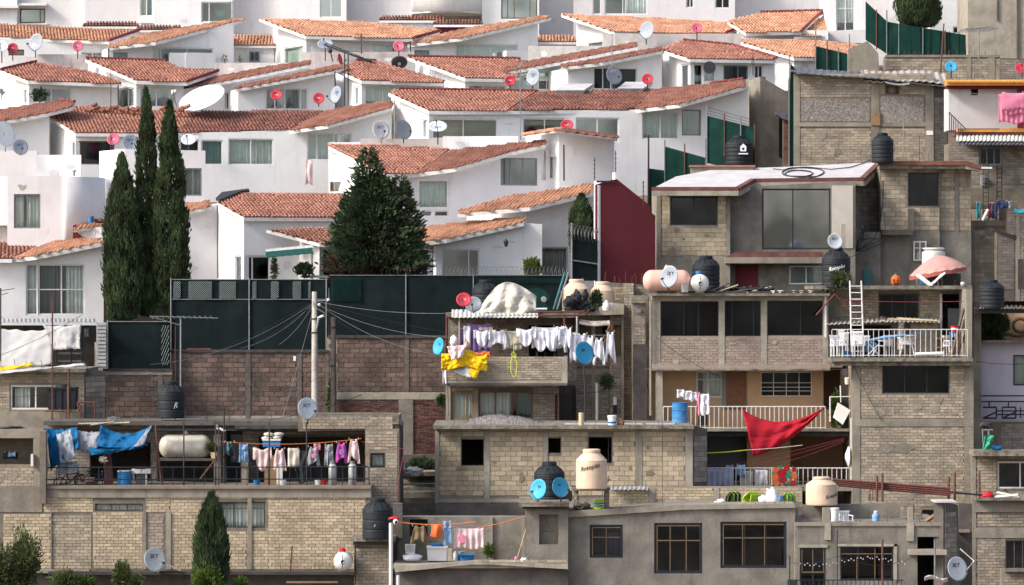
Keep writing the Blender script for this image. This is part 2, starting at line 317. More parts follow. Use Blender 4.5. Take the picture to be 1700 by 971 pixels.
# ---------------------------------------------------------------- houses
UNIT={}
def unit_brick(m,k):
    key=(m,k)
    if key not in UNIT:
        mb=MB();e=.012*(k%3)
        mb.add([(0,0,0),(1,0,e),(1,0,1),(0,0,1-e),(0,1,0),(1,1,0),(1,1,1),(0,1,1)],[(0,1,2,3),(0,4,5,1),(1,5,6,2),(2,6,7,3),(3,7,4,0)],(k+.5)/9)
        UNIT[key]=mb.mesh('brick',m)
    return UNIT[key]
BRK='brick'
class House(Thing):
    def wall(s,pts,pl,m='stucco',wins=(),t=.22,shell=0,name='wall',holes=(),label=None):
        hs=[]
        ym=max(p[1] for p in pts)-1.5
        for w_ in list(wins)+list(holes):hs.append(s.rect(pl,w_[0],w_[1],w_[2],min(w_[3],ym)))
        uv=[pl.uv(*q) for q in pts]
        mb=MB().prism(pl,uv,[[(a,b),(c,b),(c,d),(a,d)] for a,b,c,d in hs],t,shell)
        o=s.part(name,mb,m,label=label)
        if 'stucco' in m and (max(p[0] for p in pts)-min(p[0] for p in pts))>45:
            mb2=MB()
            for i in range(random.randint(1,4)):
                j=random.randrange(len(uv));c=sum((Vector(q) for q in uv),Vector((0,0)))/len(uv);p=Vector(uv[j]).lerp(c,random.uniform(.3,.9));W=random.uniform(.15,.7);H=random.uniform(.1,.5)
                L=[(p.x+W*.5*math.cos(k*.785)*random.uniform(.6,1),p.y+H*.5*math.sin(k*.785)*random.uniform(.6,1)) for k in range(8)]
                if all(inpoly(q[0],q[1],uv) for q in L) and not any(h[0]-.05<q[0]<h[2]+.05 and h[1]-.05<q[1]<h[3]+.05 for q in L for h in hs):mb2.prism(pl.off(.008+.002*i),L,t=.006)
            if mb2.f:s.part('plaster_patch',mb2,'stucco_patch' if m!='stucco_dirty' else 'stucco_lilac_shade',kind='stuff')
        for w_,h in zip(wins,hs):s.window(pl,h,**(w_[4] if len(w_)>4 else {}))
        return o
    def rect(s,pl,x0,y0,x1,y1):
        u0=pl.uv(x0,300).x;u1=pl.uv(x1,300).x;xm=(x0+x1)/2;return(u0,pl.uv(xm,y1).y,u1,pl.uv(xm,y0).y)
    def window(s,pl,h,n=2,rows=(),f='metal_white',fw=.06,c=(),g='glass',rec=.09,name='window',sill=False,glazed=True,extra=()):
        u0,v0,u1,v1=h;e=.003;u0+=e;v0+=e;u1-=e;v1-=e
        mb=MB();fw=min(fw,(u1-u0)*.2,(v1-v0)*.2)
        mb.pbox(pl,u0,v0,u1,v0+fw,-rec,-rec+.05);mb.pbox(pl,u0,v1-fw,u1,v1,-rec,-rec+.05)
        mb.pbox(pl,u0,v0+fw,u0+fw,v1-fw,-rec,-rec+.05);mb.pbox(pl,u1-fw,v0+fw,u1,v1-fw,-rec,-rec+.05)
        cols=[u0+fw/2]+([u0+(u1-u0)*q for q in n] if isinstance(n,(list,tuple)) else [u0+(u1-u0)*i/n for i in range(1,n)])+[u1-fw/2]
        for q in cols[1:-1]:mb.pbox(pl,q-fw*.4,v0+fw,q+fw*.4,v1-fw,-rec-.002,-rec+.045)
        rr=[v1-fw/2]+[v1-(v1-v0)*q for q in rows]+[v0+fw/2]
        for q in rr[1:-1]:mb.pbox(pl,u0+fw,q-fw*.35,u1-fw,q+fw*.35,-rec-.004,-rec+.04)
        for a,b,c_,d in extra:mb.pbox(pl,u0+(u1-u0)*a,v1-(v1-v0)*d,u0+(u1-u0)*c_,v1-(v1-v0)*b,-rec+.05,-rec+.07)
        o=s.part(name,mb,f)
        if glazed:
            for i in range(len(cols)-1):
                for j in range(len(rr)-1):
                    s.part('pane',MB().pbox(pl,cols[i],rr[j+1],cols[i+1],rr[j],-rec+.005,-rec+.011),g,o)
        for (a,b,cm,*top) in c:
            tp=top[0] if top else 0.;bt=top[1] if len(top)>1 else 1.
            A=u0+(u1-u0)*a;B=u0+(u1-u0)*b;k=max(2,int((B-A)/.14));ph=random.random()*6
            va=v1-(v1-v0)*tp;vb=v1-(v1-v0)*bt;flat='tan' in cm
            def fn(u,v):
                q=A+(B-A)*u;return pl.at(q,vb+(va-vb)*v,-rec-.16+(0 if flat else .035*math.sin(u*k*6.28+ph)+.02*math.sin(u*k*2.7+ph*2)))
            s.part('curtain',MB().sheet(fn,1 if flat else k*4,1 if flat else 3,.004),'curtain_'+cm if not cm.startswith('cloth') else cm,o,smooth=True)
        if sill:s.part('sill',MB().pbox(pl,u0-.06,v0-.07,u1+.06,v0-.004,-.02,.06),'concrete_light',o)
        return o
    def box(s,name,x0,y0,x1,y1,Y,d,m,label=None):
        if m in('concrete','concrete_light') and ('slab' in name or name in('edge_pier','roof_edge','pier_cap','ledge','rooftop')):m='slab'
        return s._box(name,x0,y0,x1,y1,Y,d,m,label)
    def _box(s,name,x0,y0,x1,y1,Y,d,m,label=None):return s.part(name,MB().ibox(x0,y0,x1,y1,Y,d),m,label=label)
    def on(s,name,pl,x0,y0,x1,y1,n0,n1,m,parent=None,label=None):
        h=s.rect(pl,x0,y0,x1,y1);return s.part(name,MB().pbox(pl,h[0],h[1],h[2],h[3],n0,n1),m,parent,label=label)
    def roof(s,pts,pl,tile='tile_red',th=.2,slab='fascia',col=.165,row=.31,ridge=()):
        uv=[pl.uv(*q) for q in pts];base=s.part('roof',MB().prism(pl,uv,(),vec=Vector((0,0,-th))),slab)
        us=[q.x for q in uv];vs_=[q.y for q in uv];mb=MB();r_=col*.5
        mb.add([pl.at(q.x,q.y,.006) for q in uv],[tuple(t) for t in tessellate_polygon([[Vector((q.x,q.y,0)) for q in uv]])],-.6)
        nu=int((max(us)-min(us))/col)+2;nv=int((max(vs_)-min(vs_))/row)+2
        for i in range(nu):
            u=min(us)+(i+.35)*col
            for j in range(nv):
                v=min(vs_)+(j+.12)*row
                if not inpoly(u,v+row*.45,uv):continue
                rv=.5+.55*noise.noise(Vector((u*1.3,v*1.3,us[0])))+random.uniform(-.24,.24);uu=u+random.uniform(-.012,.012);l=row*1.12
                if random.random()<.012:uu+=.05;v-=.06
                a=[];hh=random.uniform(.018,.032)
                for k in range(6):
                    an=math.pi*k/5;a.append(pl.at(uu-math.cos(an)*r_*.86,v-.02,math.sin(an)*r_*.85+hh))
                for k in range(6):
                    an=math.pi*k/5;a.append(pl.at(uu-math.cos(an)*r_*.7,v+l,math.sin(an)*r_*.7+.006))
                mb.add(a,[(k,k+1,k+7,k+6) for k in range(5)]+[(0,1,2,3,4,5)],max(0,min(1,rv)))
        s.part('roof_tiles',mb,tile,base,kind='stuff')
        for (i,j) in ridge:
            A=pl.at(uv[i].x,uv[i].y,.06);B=pl.at(uv[j].x,uv[j].y,.06);k=max(2,int((B-A).length/.35));mb=MB()
            for q in range(k):
                a=A.lerp(B,q/k);b=A.lerp(B,(q+1.15)/k);mb.tube([a+Vector((0,0,.02)),b],[.085,.07],6)
            s.part('ridge_cap',mb,'ridge_red' if (i+j)%2 else tile,base)
        return base
    def bricks(s,pl,rects,holes=(),m='brick_tan',bw=.30,bh=.115,j=.016,jit=.012,name=None):
        """bricks laid course by course over pixel rectangles, leaving the holes free"""
        hs=[s.rect(pl,*h[:4]) for h in holes]
        for rc in rects:
            u0,v0,u1,v1=s.rect(pl,*rc[:4]);nr=max(1,round((v1-v0)/bh));H=(v1-v0)/nr
            for r_ in range(nr):
                a=v0+r_*H+j/2;b=v0+(r_+1)*H-j/2;iv=[(u0,u1)]
                for h in hs:
                    if h[1]<b and h[3]>a:
                        nv=[]
                        for p,q in iv:
                            if h[2]<=p or h[0]>=q:nv.append((p,q));continue
                            if h[0]>p:nv.append((p,h[0]))
                            if h[2]<q:nv.append((h[2],q))
                        iv=nv
                off=(r_%2)*bw/2+random.uniform(-.03,.03)
                for p,q in iv:
                    k=math.floor((p-u0-off)/bw)
                    while u0+off+k*bw<q:
                        x0=max(p,u0+off+k*bw)+j/2;x1=min(q,u0+off+(k+1)*bw)-j/2;k+=1
                        if x1-x0<.05:continue
                        s.br.setdefault(name or 'brick',[]).append((x1-x0,m,pl,x0,a+random.uniform(-.003,.003),x1,b,random.uniform(.008,.008+jit)))
    def done(s):
        for nm,L in s.br.items():
            L.sort(key=lambda q:-round(q[0]*(q[6]-q[4]),2)+random.random()*.001)
            for (wd,m,pl,u0,v0,u1,v1,n) in L[:296]:
                o=link(nm,unit_brick(m,random.randrange(9)),s.o)
                p=pl.at(u0,v0,n)-s.loc;U=pl.U*(u1-u0);V=pl.V*(v1-v0);W=-pl.N*(n+.002)
                o.matrix_basis=Matrix(((U.x,W.x,V.x,p.x),(U.y,W.y,V.y,p.y),(U.z,W.z,V.z,p.z),(0,0,0,1)))
            by={}
            for q in L[296:]:by.setdefault(q[1],[]).append(q)
            for m,Q in by.items():
                mb=MB()
                for (wd,_,pl,u0,v0,u1,v1,n) in Q:
                    a=pl.at;mb.add([a(u0,v0,n),a(u1,v0,n),a(u1,v1,n),a(u0,v1,n),a(u0,v0,-.002),a(u1,v0,-.002),a(u1,v1,-.002),a(u0,v1,-.002)],[(0,1,2,3),(0,4,5,1),(1,5,6,2),(2,6,7,3),(3,7,4,0)],(random.randrange(9)+.5)/9)
                s.part('brickwork',mb,m,kind='stuff')
    def bwall(s,x0,y0,x1,y1,pl,wins=(),m='brick_tan',mortar='mortar',cols=(),beams=(),holes=(),bw=.30,bh=.115,cm='concrete',t=.22,shell=0,jit=.012,nobrick=(),rev=None):
        s.wall([(x0,y0),(x1,y0),(x1,y1),(x0,y1)],pl,mortar,wins,t=t,shell=shell,holes=holes)
        fr=[tuple(q[:4]) for q in wins]+[tuple(h[:4]) for h in holes]
        hl=[(a-1,b-1,c+1,d+1) for a,b,c,d in fr]+[(a,y0-9,b,y1+9) for a,b in cols]+[(x0-9,a,x1+9,b) for a,b in beams]+list(nobrick)
        s.bricks(pl,[(x0,y0,x1,y1)],hl,m,bw,bh,jit=jit)
        for k,(a,b) in enumerate(cols):
            ys=[y0]
            for p,q in sorted(beams):ys+=[p,q]
            ys.append(y1)
            for p,q in zip(ys[::2],ys[1::2]):
                if q-p>2:s.on('column',pl,a,p,b,q,-.05,.035,cm)
        hr=[s.rect(pl,*q[:4]) for q in hl];z=s.rect(pl,x0,y0,x1,y1);ar=(z[2]-z[0])*(z[3]-z[1]);mb2=MB()
        for i in range(int(ar*.9)):
            px=random.uniform(z[0],z[2]);py=random.uniform(z[1],z[3]);W=random.uniform(.08,.55)*random.random()+.06;H=random.uniform(.05,.28)
            L=[(px+W*math.cos(k*.628)*random.uniform(.5,1),py+H*math.sin(k*.628)*random.uniform(.5,1)) for k in range(10)]
            if all(z[0]<q[0]<z[2] and z[1]<q[1]<z[3] for q in L) and not any(h[0]<q[0]<h[2] and h[1]<q[1]<h[3] for q in L for h in hr):mb2.prism(pl.off(.023+.0004*i),L,t=.012)
        if mb2.f:s.part('mortar_smear',mb2,random.choice(['concrete','mortar_light',cm]),kind='stuff')
        for a,b in beams:s.on('beam',pl,x0,a,x1,b,-.05,.045,cm)
class White(House):
    def __init__(s,label,cx,Y,yaw,py=300,name='white_house',group='white stucco houses with clay tile roofs'):
        super().__init__(name,label,'house' if 'house' in name else name.replace('_',' '),P(cx,py,Y),group);s.cx=cx;s.Y=Y;s.yaw=yaw
        s.F=VP(cx,Y,yaw);s.S=VP(cx,Y,max(yaw,24)-90)
    def planeA(s,cx,py,pitch=15,yaw=None,out=.25):
        th=R(s.yaw if yaw is None else yaw);ph=R(pitch)
        U=(math.cos(th),math.sin(th),0);V=(-math.sin(th)*math.cos(ph),math.cos(th)*math.cos(ph),math.sin(ph))
        pl=Plane(s.F.hit(cx,py),U,V);pl.O=pl.O+s.F.N*out;return Plane(pl.O,U,V)
    def planeB(s,p1,p2,slope=.22,out=.25,base=None):
        f=base or s.F;a=f.hit(*p1)+f.N*out;b=f.hit(*p2)+f.N*out;U=(b-a).normalized();W=(-f.N+Vector((0,0,slope))).normalized()
        N=U.cross(W).normalized()
        if N.z<0:N=-N
        H=Vector((0,0,1)).cross(N).normalized();V=N.cross(H).normalized();return Plane(a,H,V)
# ================================================================ the white houses on the slope
W_='metal_white';G_='metal_grey';YW=16
def white(label,cx,Y,yaw=YW,**k):return White(label,cx,Y,yaw,**k)
# ---- top row: tall blocks cut by the upper edge
def top(label,pts,Y,wins=(),m='stucco',yaw=0,cx=None,**k):
    h=White(label,cx if cx is not None else pts[0][0],Y,yaw);h.wall(pts,h.F,m,wins,shell=6,**k);return h
B=-70
h=top('plain pinkish block at the top left with a beige recessed panel under a ledge',[(-60,B),(28,B),(28,98),(-60,98)],215)
h.wall([(28,B),(140,B),(140,98),(28,98)],FP(215.6),'stucco_lilac_shade',[(33,14,75,38,dict(n=[.8],f='brown_trim',c=[(0,1,'tan')],g='glass_green'))],shell=5)
h.box('ledge',-60,8,30,13,214.6,.5,'fascia');h.box('ledge',30,5,77,9,215.1,.6,'fascia');h.box('ledge',31,38,78,41,215.3,.4,'fascia')
h=top('pinkish block at the top with one tall dark window holding a green curtain',[(140,B),(256,B),(256,100),(140,100)],215,[(232,-30,254,27,dict(n=[.5],c=[(.4,1,'teal'),(0,.4,'green')],f=W_))],'stucco_lilac_shade')
h.box('band',232,29,256,38,214.8,.3,'fascia')
h=top('bright white block at the top with a wide window showing a green basin',[(256,B),(386,B),(386,100),(256,100)],214.4,[(334,3,386,37,dict(n=[.25],f=W_,g='glass'))])
h.wall([(386,B),(470,B),(470,110),(386,110)],FP(215.4),'stucco_lilac_shade',shell=5)
mb=MB().lathe([(.16,0),(.30,.22),(.32,.32),(.28,.32),(.14,.04)],P(364,27,214.8)+Vector((0,.35,0)),16);solo('basin',mb,'plastic_green','green plastic basin standing inside the wide window at the top','basin',smooth=True)
h=top('white block at the top with twin grey panes beside a plain lilac wall',[(470,B),(575,B),(575,110),(470,110)],214.2,[(531,-20,568,29,dict(n=2,f=W_,c=[(0,1,'grey')],g='glass_grey'))])
h.wall([(575,B),(684,B),(684,110),(575,110)],FP(215.2),'stucco_lilac_shade',shell=5)
h=top('white block at the top with a long curved balcony front',[(684,18),(800,18),(800,110),(684,110)],216,[(689,21,712,33,dict(n=1,f=W_,g='glass_dark'))],'stucco_dirty')
pl=FP(213.4)
def cb(u,v):
    x=684+u*116;q=math.sin(u*math.pi);return P(x,-70+v*88,213.9-1.1*q)+Vector((0,0,.0))
h.part('balcony_front',MB().sheet(cb,20,2,.15),'stucco',smooth=True)
h.part('balcony_slab',MB().prism(Plane(P(684,18,214),(1,0,0),(0,1,0)),[(0,2),(3.68,2),(3.68,-.1),(2.8,-.9),(1.84,-1.15),(.9,-.9),(0,-.1)],vec=Vector((0,0,-.15))),'fascia')
h.box('rail',712,-2,756,0,213.2,.06,'metal_dark')
def cap(x0,y0,x1,y1,Y,d,tile,wallm,yb,label,name='garden_wall'):
    """low wall with a small tiled roof on it"""
    t=White(label,x0,Y,0,name=name,group='low walls capped with clay tiles');t.wall([(x0,y1),(x1,y1),(x1,yb),(x0,yb)],t.F,wallm,t=.3)
    A=t.planeB((x0,y1),(x1,y1),.45,out=.15);t.roof([(x0-3,y1),(x1+3,y1),(x1-4,y0),(x0+1,y0)],A,tile,th=.12,row=.3);return t
cap(632,28,735,34,212.6,1,'tile_brown','stucco',60,'pale tile-capped wall under the curved balcony')
cap(722,35,800,41,212.,1,'tile_brown','paint_maroon',64,'dark red wall with a white tile-capped top, below the curved balcony')
cap(140,38,230,44,212.6,1,'tile_brown','stucco_lilac_shade',70,'tile-capped wall under the tall window at top left')
cap(229,44,304,50,211.8,1,'tile_brown','stucco_dirty',70,'short tile-capped wall left of the long rising roof at top left')
h=top('bright white block at the top with a big window framed in brown',[(800,B),(895,B),(895,110),(800,110)],213.8,[(832,-30,892,31,dict(n=[.18,.36,.8],f='brown_trim',c=[(.36,.8,'tan')],g='glass_grey'))])
h=top('pinkish block at the top between the brown framed and the wide curtained window',[(895,B),(952,B),(952,110),(895,110)],216,(),'stucco_lilac_shade')
h=top('white block at the top with a wide window half covered by a pale curtain',[(952,B),(1220,B),(1220,110),(952,110)],214.6,[(984,-30,998,24,dict(n=1,f=W_)),(1004,-30,1075,24,dict(n=[.42,.48],f=W_,c=[(.5,1,'white')])),(1139,-30,1152,13,dict(n=2,f=W_,g='glass_dark')),(1187,-30,1212,14,dict(n=2,f=W_,g='glass_dark'))],'stucco_lilac_shade')
h=top('plain lilac block behind the orange hipped roofs at the top',[(1220,B),(1376,B),(1376,110),(1220,110)],216.4,(),'stucco_lilac_shade')
h=top('slim white tower at the top with one tall window of large panes',[(1375,B),(1437,B),(1437,58),(1375,58)],207,[(1388,-30,1419,54,dict(n=2,rows=[.52],f=W_,c=[(0,1,'white',0,.8)],g='glass'))],'stucco')
h.wall([(1357,52),(1438,48),(1438,72),(1357,68)],FP(206.7),'stucco_lilac_shade',t=.3,name='parapet')
h=top('white sloping wing behind the green fence and dark tree at top right',[(1437,B),(1545,B),(1545,110),(1437,110)],217,(),'stucco_lilac_shade')
h.part('stair_flank',MB().prism(FP(215),[tuple(FP(215).uv(*q)) for q in [(1470,36),(1512,6),(1512,20),(1478,44)]],t=.4),'fascia')
h=top('white house at top right with a small blue framed window above the fence',[(1545,B),(1608,B),(1608,110),(1545,110)],214,[(1582,44,1600,56,dict(n=2,f='metal_white',g='glass_dark'))],'stucco')
h=White('tall bare concrete block filling the top right corner',1607,205,0);h.wall([(1607,B),(1760,B),(1760,130),(1607,130)],h.F,'concrete_light',shell=5)
h.box('corner_joint',1688,B,1691,130,204.9,.2,'concrete_dark');h.box('corner_joint',1655,B,1656.5,34,204.9,.2,'concrete_dark')

# ---- first row of roofs
h=white('white house at the far top left under a long low orange tile roof',-30,206,8)
A=h.planeA(181,68,14,8)
h.roof([(-60,36),(40,43),(232,51),(181,69),(-60,60)],A,'tile_orange',th=.14,ridge=[(2,3)])
h.wall([(-60,62),(180,70),(180,128),(-60,128)],h.F,'stucco',[(14,82,40,92,dict(n=2,f='brown_trim',c=[(0,1,'tan')])),(135,86,172,102,dict(n=2,c=[(0,1,'green')]))],shell=3)
h=white('white gabled house at top left whose orange roof climbs to the right',180,205,YW)
Bp=h.planeB((180,78),(388,42),.24)
h.roof([(178,79),(258,70),(408,32),(386,33),(290,49),(233,58),(182,75)],Bp,'tile_orange',th=.15)
h.wall([(180,80),(258,71),(388,42),(388,135),(180,135)],h.F,'stucco',[(188,87,212,101,dict(n=2,f=G_,c=[(0,1,'grey')])),(253,79,354,104,dict(n=[.14,.57],f=W_,c=[(.14,1,'teal'),(0,.14,'white')]))],shell=3)
h.on('balcony_wall',h.F,277,89,303,115,.5,.8,'stucco');h.on('balcony_wall',h.F,303,89,352,115,.3,.85,'stucco_lilac_shade')
cap(388,60,455,76,209,1,'tile_orange','stucco',112,'small wall with one window under a short orange roof left of centre top').window(FP(208.9),White.rect(h,FP(208.9),414,85,431,102),n=2,f=G_,g='glass_dark')
h=white('white house below the top row whose orange roof runs down to a front eave',508,205,YW)
A=h.planeA(508,58,14)
h.roof([(430,31),(600,37),(727,50),(730,53),(685,65),(508,60)],A,'tile_orange',th=.14,ridge=[(3,4)])
h.wall([(454,45),(508,62),(508,130),(454,130)],h.S,'stucco',[(471,76,507,112,dict(n=1,f=W_,c=[(0,1,'green')],g='glass_green'))])
h.wall([(508,61),(682,66),(682,125),(508,125)],h.F,'stucco',[(509,74,517,112,dict(n=1,f=W_)),(620,74,657,87,dict(n=[.65],f=W_,g='glass_grey'))],shell=4)
h=white('white gabled house under an orange roof that climbs toward the centre top',680,205.6,YW)
Bp=h.planeB((680,75),(893,34),.24)
h.roof([(676,74),(768,63),(915,29),(906,26),(850,36),(762,50),(682,70)],Bp,'tile_orange',th=.15)
h.wall([(680,75),(768,64),(893,36),(893,130),(680,130)],h.F,'stucco',[(688,83,713,96,dict(n=2,f=G_,c=[(0,1,'green')])),(757,73,860,98,dict(n=[.15,.55],f=W_,c=[(0,1,'white')],g='glass_green'))],shell=4)
h.on('roof_box',h.F,830,86,870,102,.4,1.2,'stucco_lilac_shade')
cap(893,60,957,70,210,1,'tile_orange','stucco_lilac_shade',112,'small wall under a short dark orange roof between two dormers at the top')
h=white('white house under a broad orange roof with a grey dish in front, top centre right',1022,205,YW)
A=h.planeA(1022,54,14)
h.roof([(932,24),(1080,30),(1235,40),(1240,43),(1205,56),(1020,54)],A,'tile_orange',th=.14,ridge=[(3,4)])
h.wall([(957,40),(1022,56),(1022,130),(957,130)],h.S,'stucco',[(975,67,1020,84,dict(n=[.85],f=W_,c=[(0,1,'green')],g='glass_green'))])
h.wall([(1022,55),(1212,57),(1212,125),(1022,125)],h.F,'stucco',[(1026,66,1044,80,dict(n=1,f=W_,g='glass_grey'))],shell=4)
h=white('white house under two hipped orange roofs beside the slim tower at the top',1320,206,0,py=60)
h.wall([(1225,50),(1375,50),(1375,110),(1225,110)],h.F,'stucco',shell=4)
A=h.planeA(1322,60,17,10);h.roof([(1374,26),(1376,60),(1318,61),(1352,34)],A,'tile_orange',th=.12)
A=h.planeA(1330,53,17,12);h.roof([(1208,36),(1262,22),(1366,19),(1330,53),(1238,55)],A,'tile_orange',th=.14,ridge=[(2,3),(1,2)])
h=white('white house under a patchy orange roof just left of the green net fences, top right',1318,201,YW)
A=h.planeA(1318,95,15)
h.roof([(1213,65),(1352,68),(1440,76),(1400,96),(1318,96)],A,'tile_orange',th=.14)
h.wall([(1225,70),(1318,98),(1318,150),(1225,150)],h.S,'stucco');h.wall([(1318,97),(1400,98),(1400,150),(1318,150)],h.F,'stucco',shell=4)
# ---- parapets between the rows
def parapet(x0,y0,x1,y1,Y,m,label,d=.3,drop=40):
    t=White(label,x0,Y,0,py=y1,name='parapet_wall',group='roof parapets between the white houses');t.wall([(x0,y0),(x1,y0),(x1,y1+drop),(x0,y1+drop)],t.F,m,t=d);return t
parapet(-30,94,62,112,201.5,'stucco_lilac_shade','low weathered parapet behind the roofs at the far top left')
parapet(62,90,145,118,201,'stucco_dirty','dirty parapet overgrown with wires under the tall grey dish')
parapet(357,104,505,122,201.4,'stucco_dirty','dirty cream parapet with dry plants left of the slanted beam')
parapet(500,86,682,108,201,'stucco_dirty','dirty parapet with cable hooks behind the slanted steel beam')
parapet(877,76,1000,100,201.6,'stucco_dirty','blotchy parapet behind the rising roof strip right of centre')
parapet(1000,56,1230,90,202,'stucco_dirty','long weathered parapet carrying the grey and the pink dish')
# ---- second row
h=white('white house in the second row at far left with a plant in its corner window',48,196,YW)
A=h.planeA(46,134,15)
h.roof([(2,117),(60,104),(145,118),(202,136),(200,140),(46,134)],A,'tile_red',th=.15,ridge=[(1,0)])
h.wall([(-30,112),(4,119),(48,137),(48,200),(-30,200)],h.S,'stucco',[(38,147,47.5,172,dict(n=1,f=W_,g='glass_green'))])
h.wall([(48,137),(198,141),(198,200),(48,200)],h.F,'stucco',[(48.5,146,119,171,dict(n=[.52],f=W_,c=[(.52,1,'green')],g='glass_grey'))],shell=3)
h=white('white house in the second row with a notched red roof and a mast in front',226,196,YW)
A=h.planeA(226,133,15)
h.roof([(142,98),(275,102),(300,113),(362,119),(310,137),(226,134)],A,'tile_red',th=.16,ridge=[(3,4),(0,1)])
h.wall([(145,102),(226,137),(226,200),(145,200)],h.S,'stucco',[(200,145,225,178,dict(n=[.45],f=W_,g='glass_green'))])
h.wall([(226,136),(305,139),(305,195),(226,195)],h.F,'stucco',[(226.5,145,291,178,dict(n=[.28,.52,.85],f=W_,g='glass_grey'))],shell=4)
h=white('white house in the second row under two stepped red roof strips rising right',300,197.5,YW)
Bp=h.planeB((300,147),(515,105),.22)
h.roof([(299,149),(402,130),(516,107),(514,101),(430,114),(308,138)],Bp,'tile_red',th=.14)
h.wall([(300,148),(402,130),(515,108),(515,200),(300,200)],h.F,'stucco',[(372,153,402,182,dict(n=[.12],f=W_,c=[(0,.12,'white')],g='glass_dark'))],shell=4)
h=white('white second-row house with a dark open window left of the twin masts',395,196,YW)
Bp=h.planeB((393,147),(556,115),.22)
h.roof([(391,148),(470,134),(558,117),(575,111),(565,107),(420,138),(395,142)],Bp,'tile_red',th=.14)
h.wall([(395,148),(470,134),(556,117),(556,200),(395,200)],h.F,'stucco',[(441,146,511,182,dict(n=[.22,.46,.84],f=W_,c=[(.25,.46,'white'),(.82,1,'white')],g='glass'))],shell=4)
h=white('white second-row house with a wide curtained window right of the masts',600,196,YW)
A=h.planeA(600,133,15)
h.roof([(556,115),(592,102),(622,102),(738,134),(736,138),(600,134)],A,'tile_red',th=.15,ridge=[(1,2)])
h.wall([(557,118),(600,136),(600,200),(557,200)],h.S,'stucco',[(588,143,599.5,174,dict(n=1,f=W_,c=[(0,1,'white')],g='glass_green'))])
h.wall([(600,136),(738,139),(738,200),(600,200)],h.F,'stucco',[(600.5,143,665,178,dict(n=[.55],f=W_,c=[(0,1,'white')],g='glass_green'))],shell=4)
h=white('white second-row house whose red roof is cut by a rising strip at centre',772,196.5,YW)
A=h.planeA(772,129,15)
h.roof([(677,95),(862,99),(862,128),(835,131),(772,130)],A,'tile_red',th=.15,ridge=[(0,1)])
h.wall([(690,101),(772,132),(772,190),(690,190)],h.S,'stucco');h.wall([(772,131),(845,133),(845,190),(772,190)],h.F,'stucco',[(772.5,141,840,152,dict(n=[.45],f=W_,c=[(0,1,'green')],g='glass_green'))],shell=4)
h=white('white house in the second row with a pale green wall and ribbon windows',840,198,YW)
Bp=h.planeB((838,119),(1056,76),.22)
h.roof([(835,121),(930,103),(1000,89),(1058,78),(1055,71),(958,88),(868,104),(838,113)],Bp,'tile_red',th=.15)
h.wall([(840,120),(1000,90),(1056,78),(1056,190),(840,190)],h.F,'stucco_green',[(850,119,942,128,dict(n=2,f='stucco_green',g='glass_green')),(893,132,943,150,dict(n=[.3],f=W_,g='glass_dark'))],shell=4)
h=white('white gabled house in the second row with the red and grey dishes before its window',945,195.5,YW)
Bp=h.planeB((932,111),(1099,84),.22)
h.roof([(931,112),(1000,104),(1101,84),(1098,78),(1000,97),(934,107)],Bp,'tile_red',th=.15)
h.wall([(943,113),(1000,105),(1099,85),(1099,195),(943,195)],h.F,'stucco',[(985,112,1058,149,dict(n=[.22,.4],f=W_,c=[(.22,.4,'green')],g='glass_dark'))],shell=4)
h=white('white second-row house with a dark pan hanging between its windows',1145,195.5,YW)
A=h.planeA(1146,97,15)
h.roof([(1098,83),(1134,68),(1215,76),(1288,97),(1284,100),(1145,98)],A,'tile_red',th=.15,ridge=[(1,2),(2,3)])
h.wall([(1099,85),(1146,100),(1146,195),(1099,195)],h.S,'stucco',[(1130,106,1145.5,146,dict(n=1,f=W_,g='glass_grey'))])
h.wall([(1146,99),(1286,101),(1286,195),(1146,195)],h.F,'stucco',[(1146.5,106,1167,143,dict(n=1,f=W_,c=[(.3,.7,'grey')],g='glass')),(1169,107,1188,136,dict(n=1,f=W_,c=[(0,1,'white',.35)],g='glass')),(1201,108,1242,140,dict(n=[.6],f=G_,c=[(0,1,'dark')],g='glass_dark')),(1252,108,1267,132,dict(n=2,f=W_,g='glass_dark'))],shell=4)
# ---- third row
h=white('white gable at far left under a weathered brown-red roof, behind the big pale dish',0,187,YW)
Bp=h.planeB((-30,206),(118,179),.24)
h.roof([(-30,208),(80,188),(120,178),(124,171),(100,167),(-30,188)],Bp,'tile_red',th=.15,ridge=[(3,4)])
h.wall([(-30,208),(82,189),(82,300),(-30,300)],h.F,'stucco',shell=4)
h=white('long white house behind the cypresses with a two-tone red and brown roof',125,186,10)
A=h.planeA(128,220,15,12)
h.roof([(82,193),(120,176),(332,186),(290,222),(125,221)],A,'tile_red',th=.15,ridge=[(0,1)])
h.roof([(332,185),(545,184),(480,216),(290,221)],A,'tile_brown',th=.15)
Bp=h.planeB((482,216),(648,179),.22)
h.roof([(480,217),(545,208),(650,179),(652,168),(600,175),(545,184)],Bp,'tile_red',th=.15)
h.wall([(82,197),(125,224),(125,345),(82,345)],h.S,'stucco',[(118,234,124.5,262,dict(n=1,f=W_,g='glass_grey'))])
h.wall([(125,223),(480,218),(545,209),(650,180),(650,380),(125,380)],h.F,'stucco',[(125.5,234,190,273,dict(n=[.12],f='brown_trim',c=[(.12,1,'grey')],g='glass_dark')),(298,232,331,272,dict(n=1,f=W_,g='glass_dark')),(334,232,370,274,dict(n=1,f=W_,c=[(0,1,'teal')],g='glass')),(379,230,454,274,dict(n=2,f=W_,c=[(0,1,'green')],g='glass')),(510,221,584,266,dict(n=[.22,.6],f=W_,c=[(0,1,'white')],g='glass_green')),(535,244,583,0+266,dict(n=1)) ][:5],shell=4)
h.on('skylight_base',FP(186.5),303,225,330,230,0,.2,'fascia')
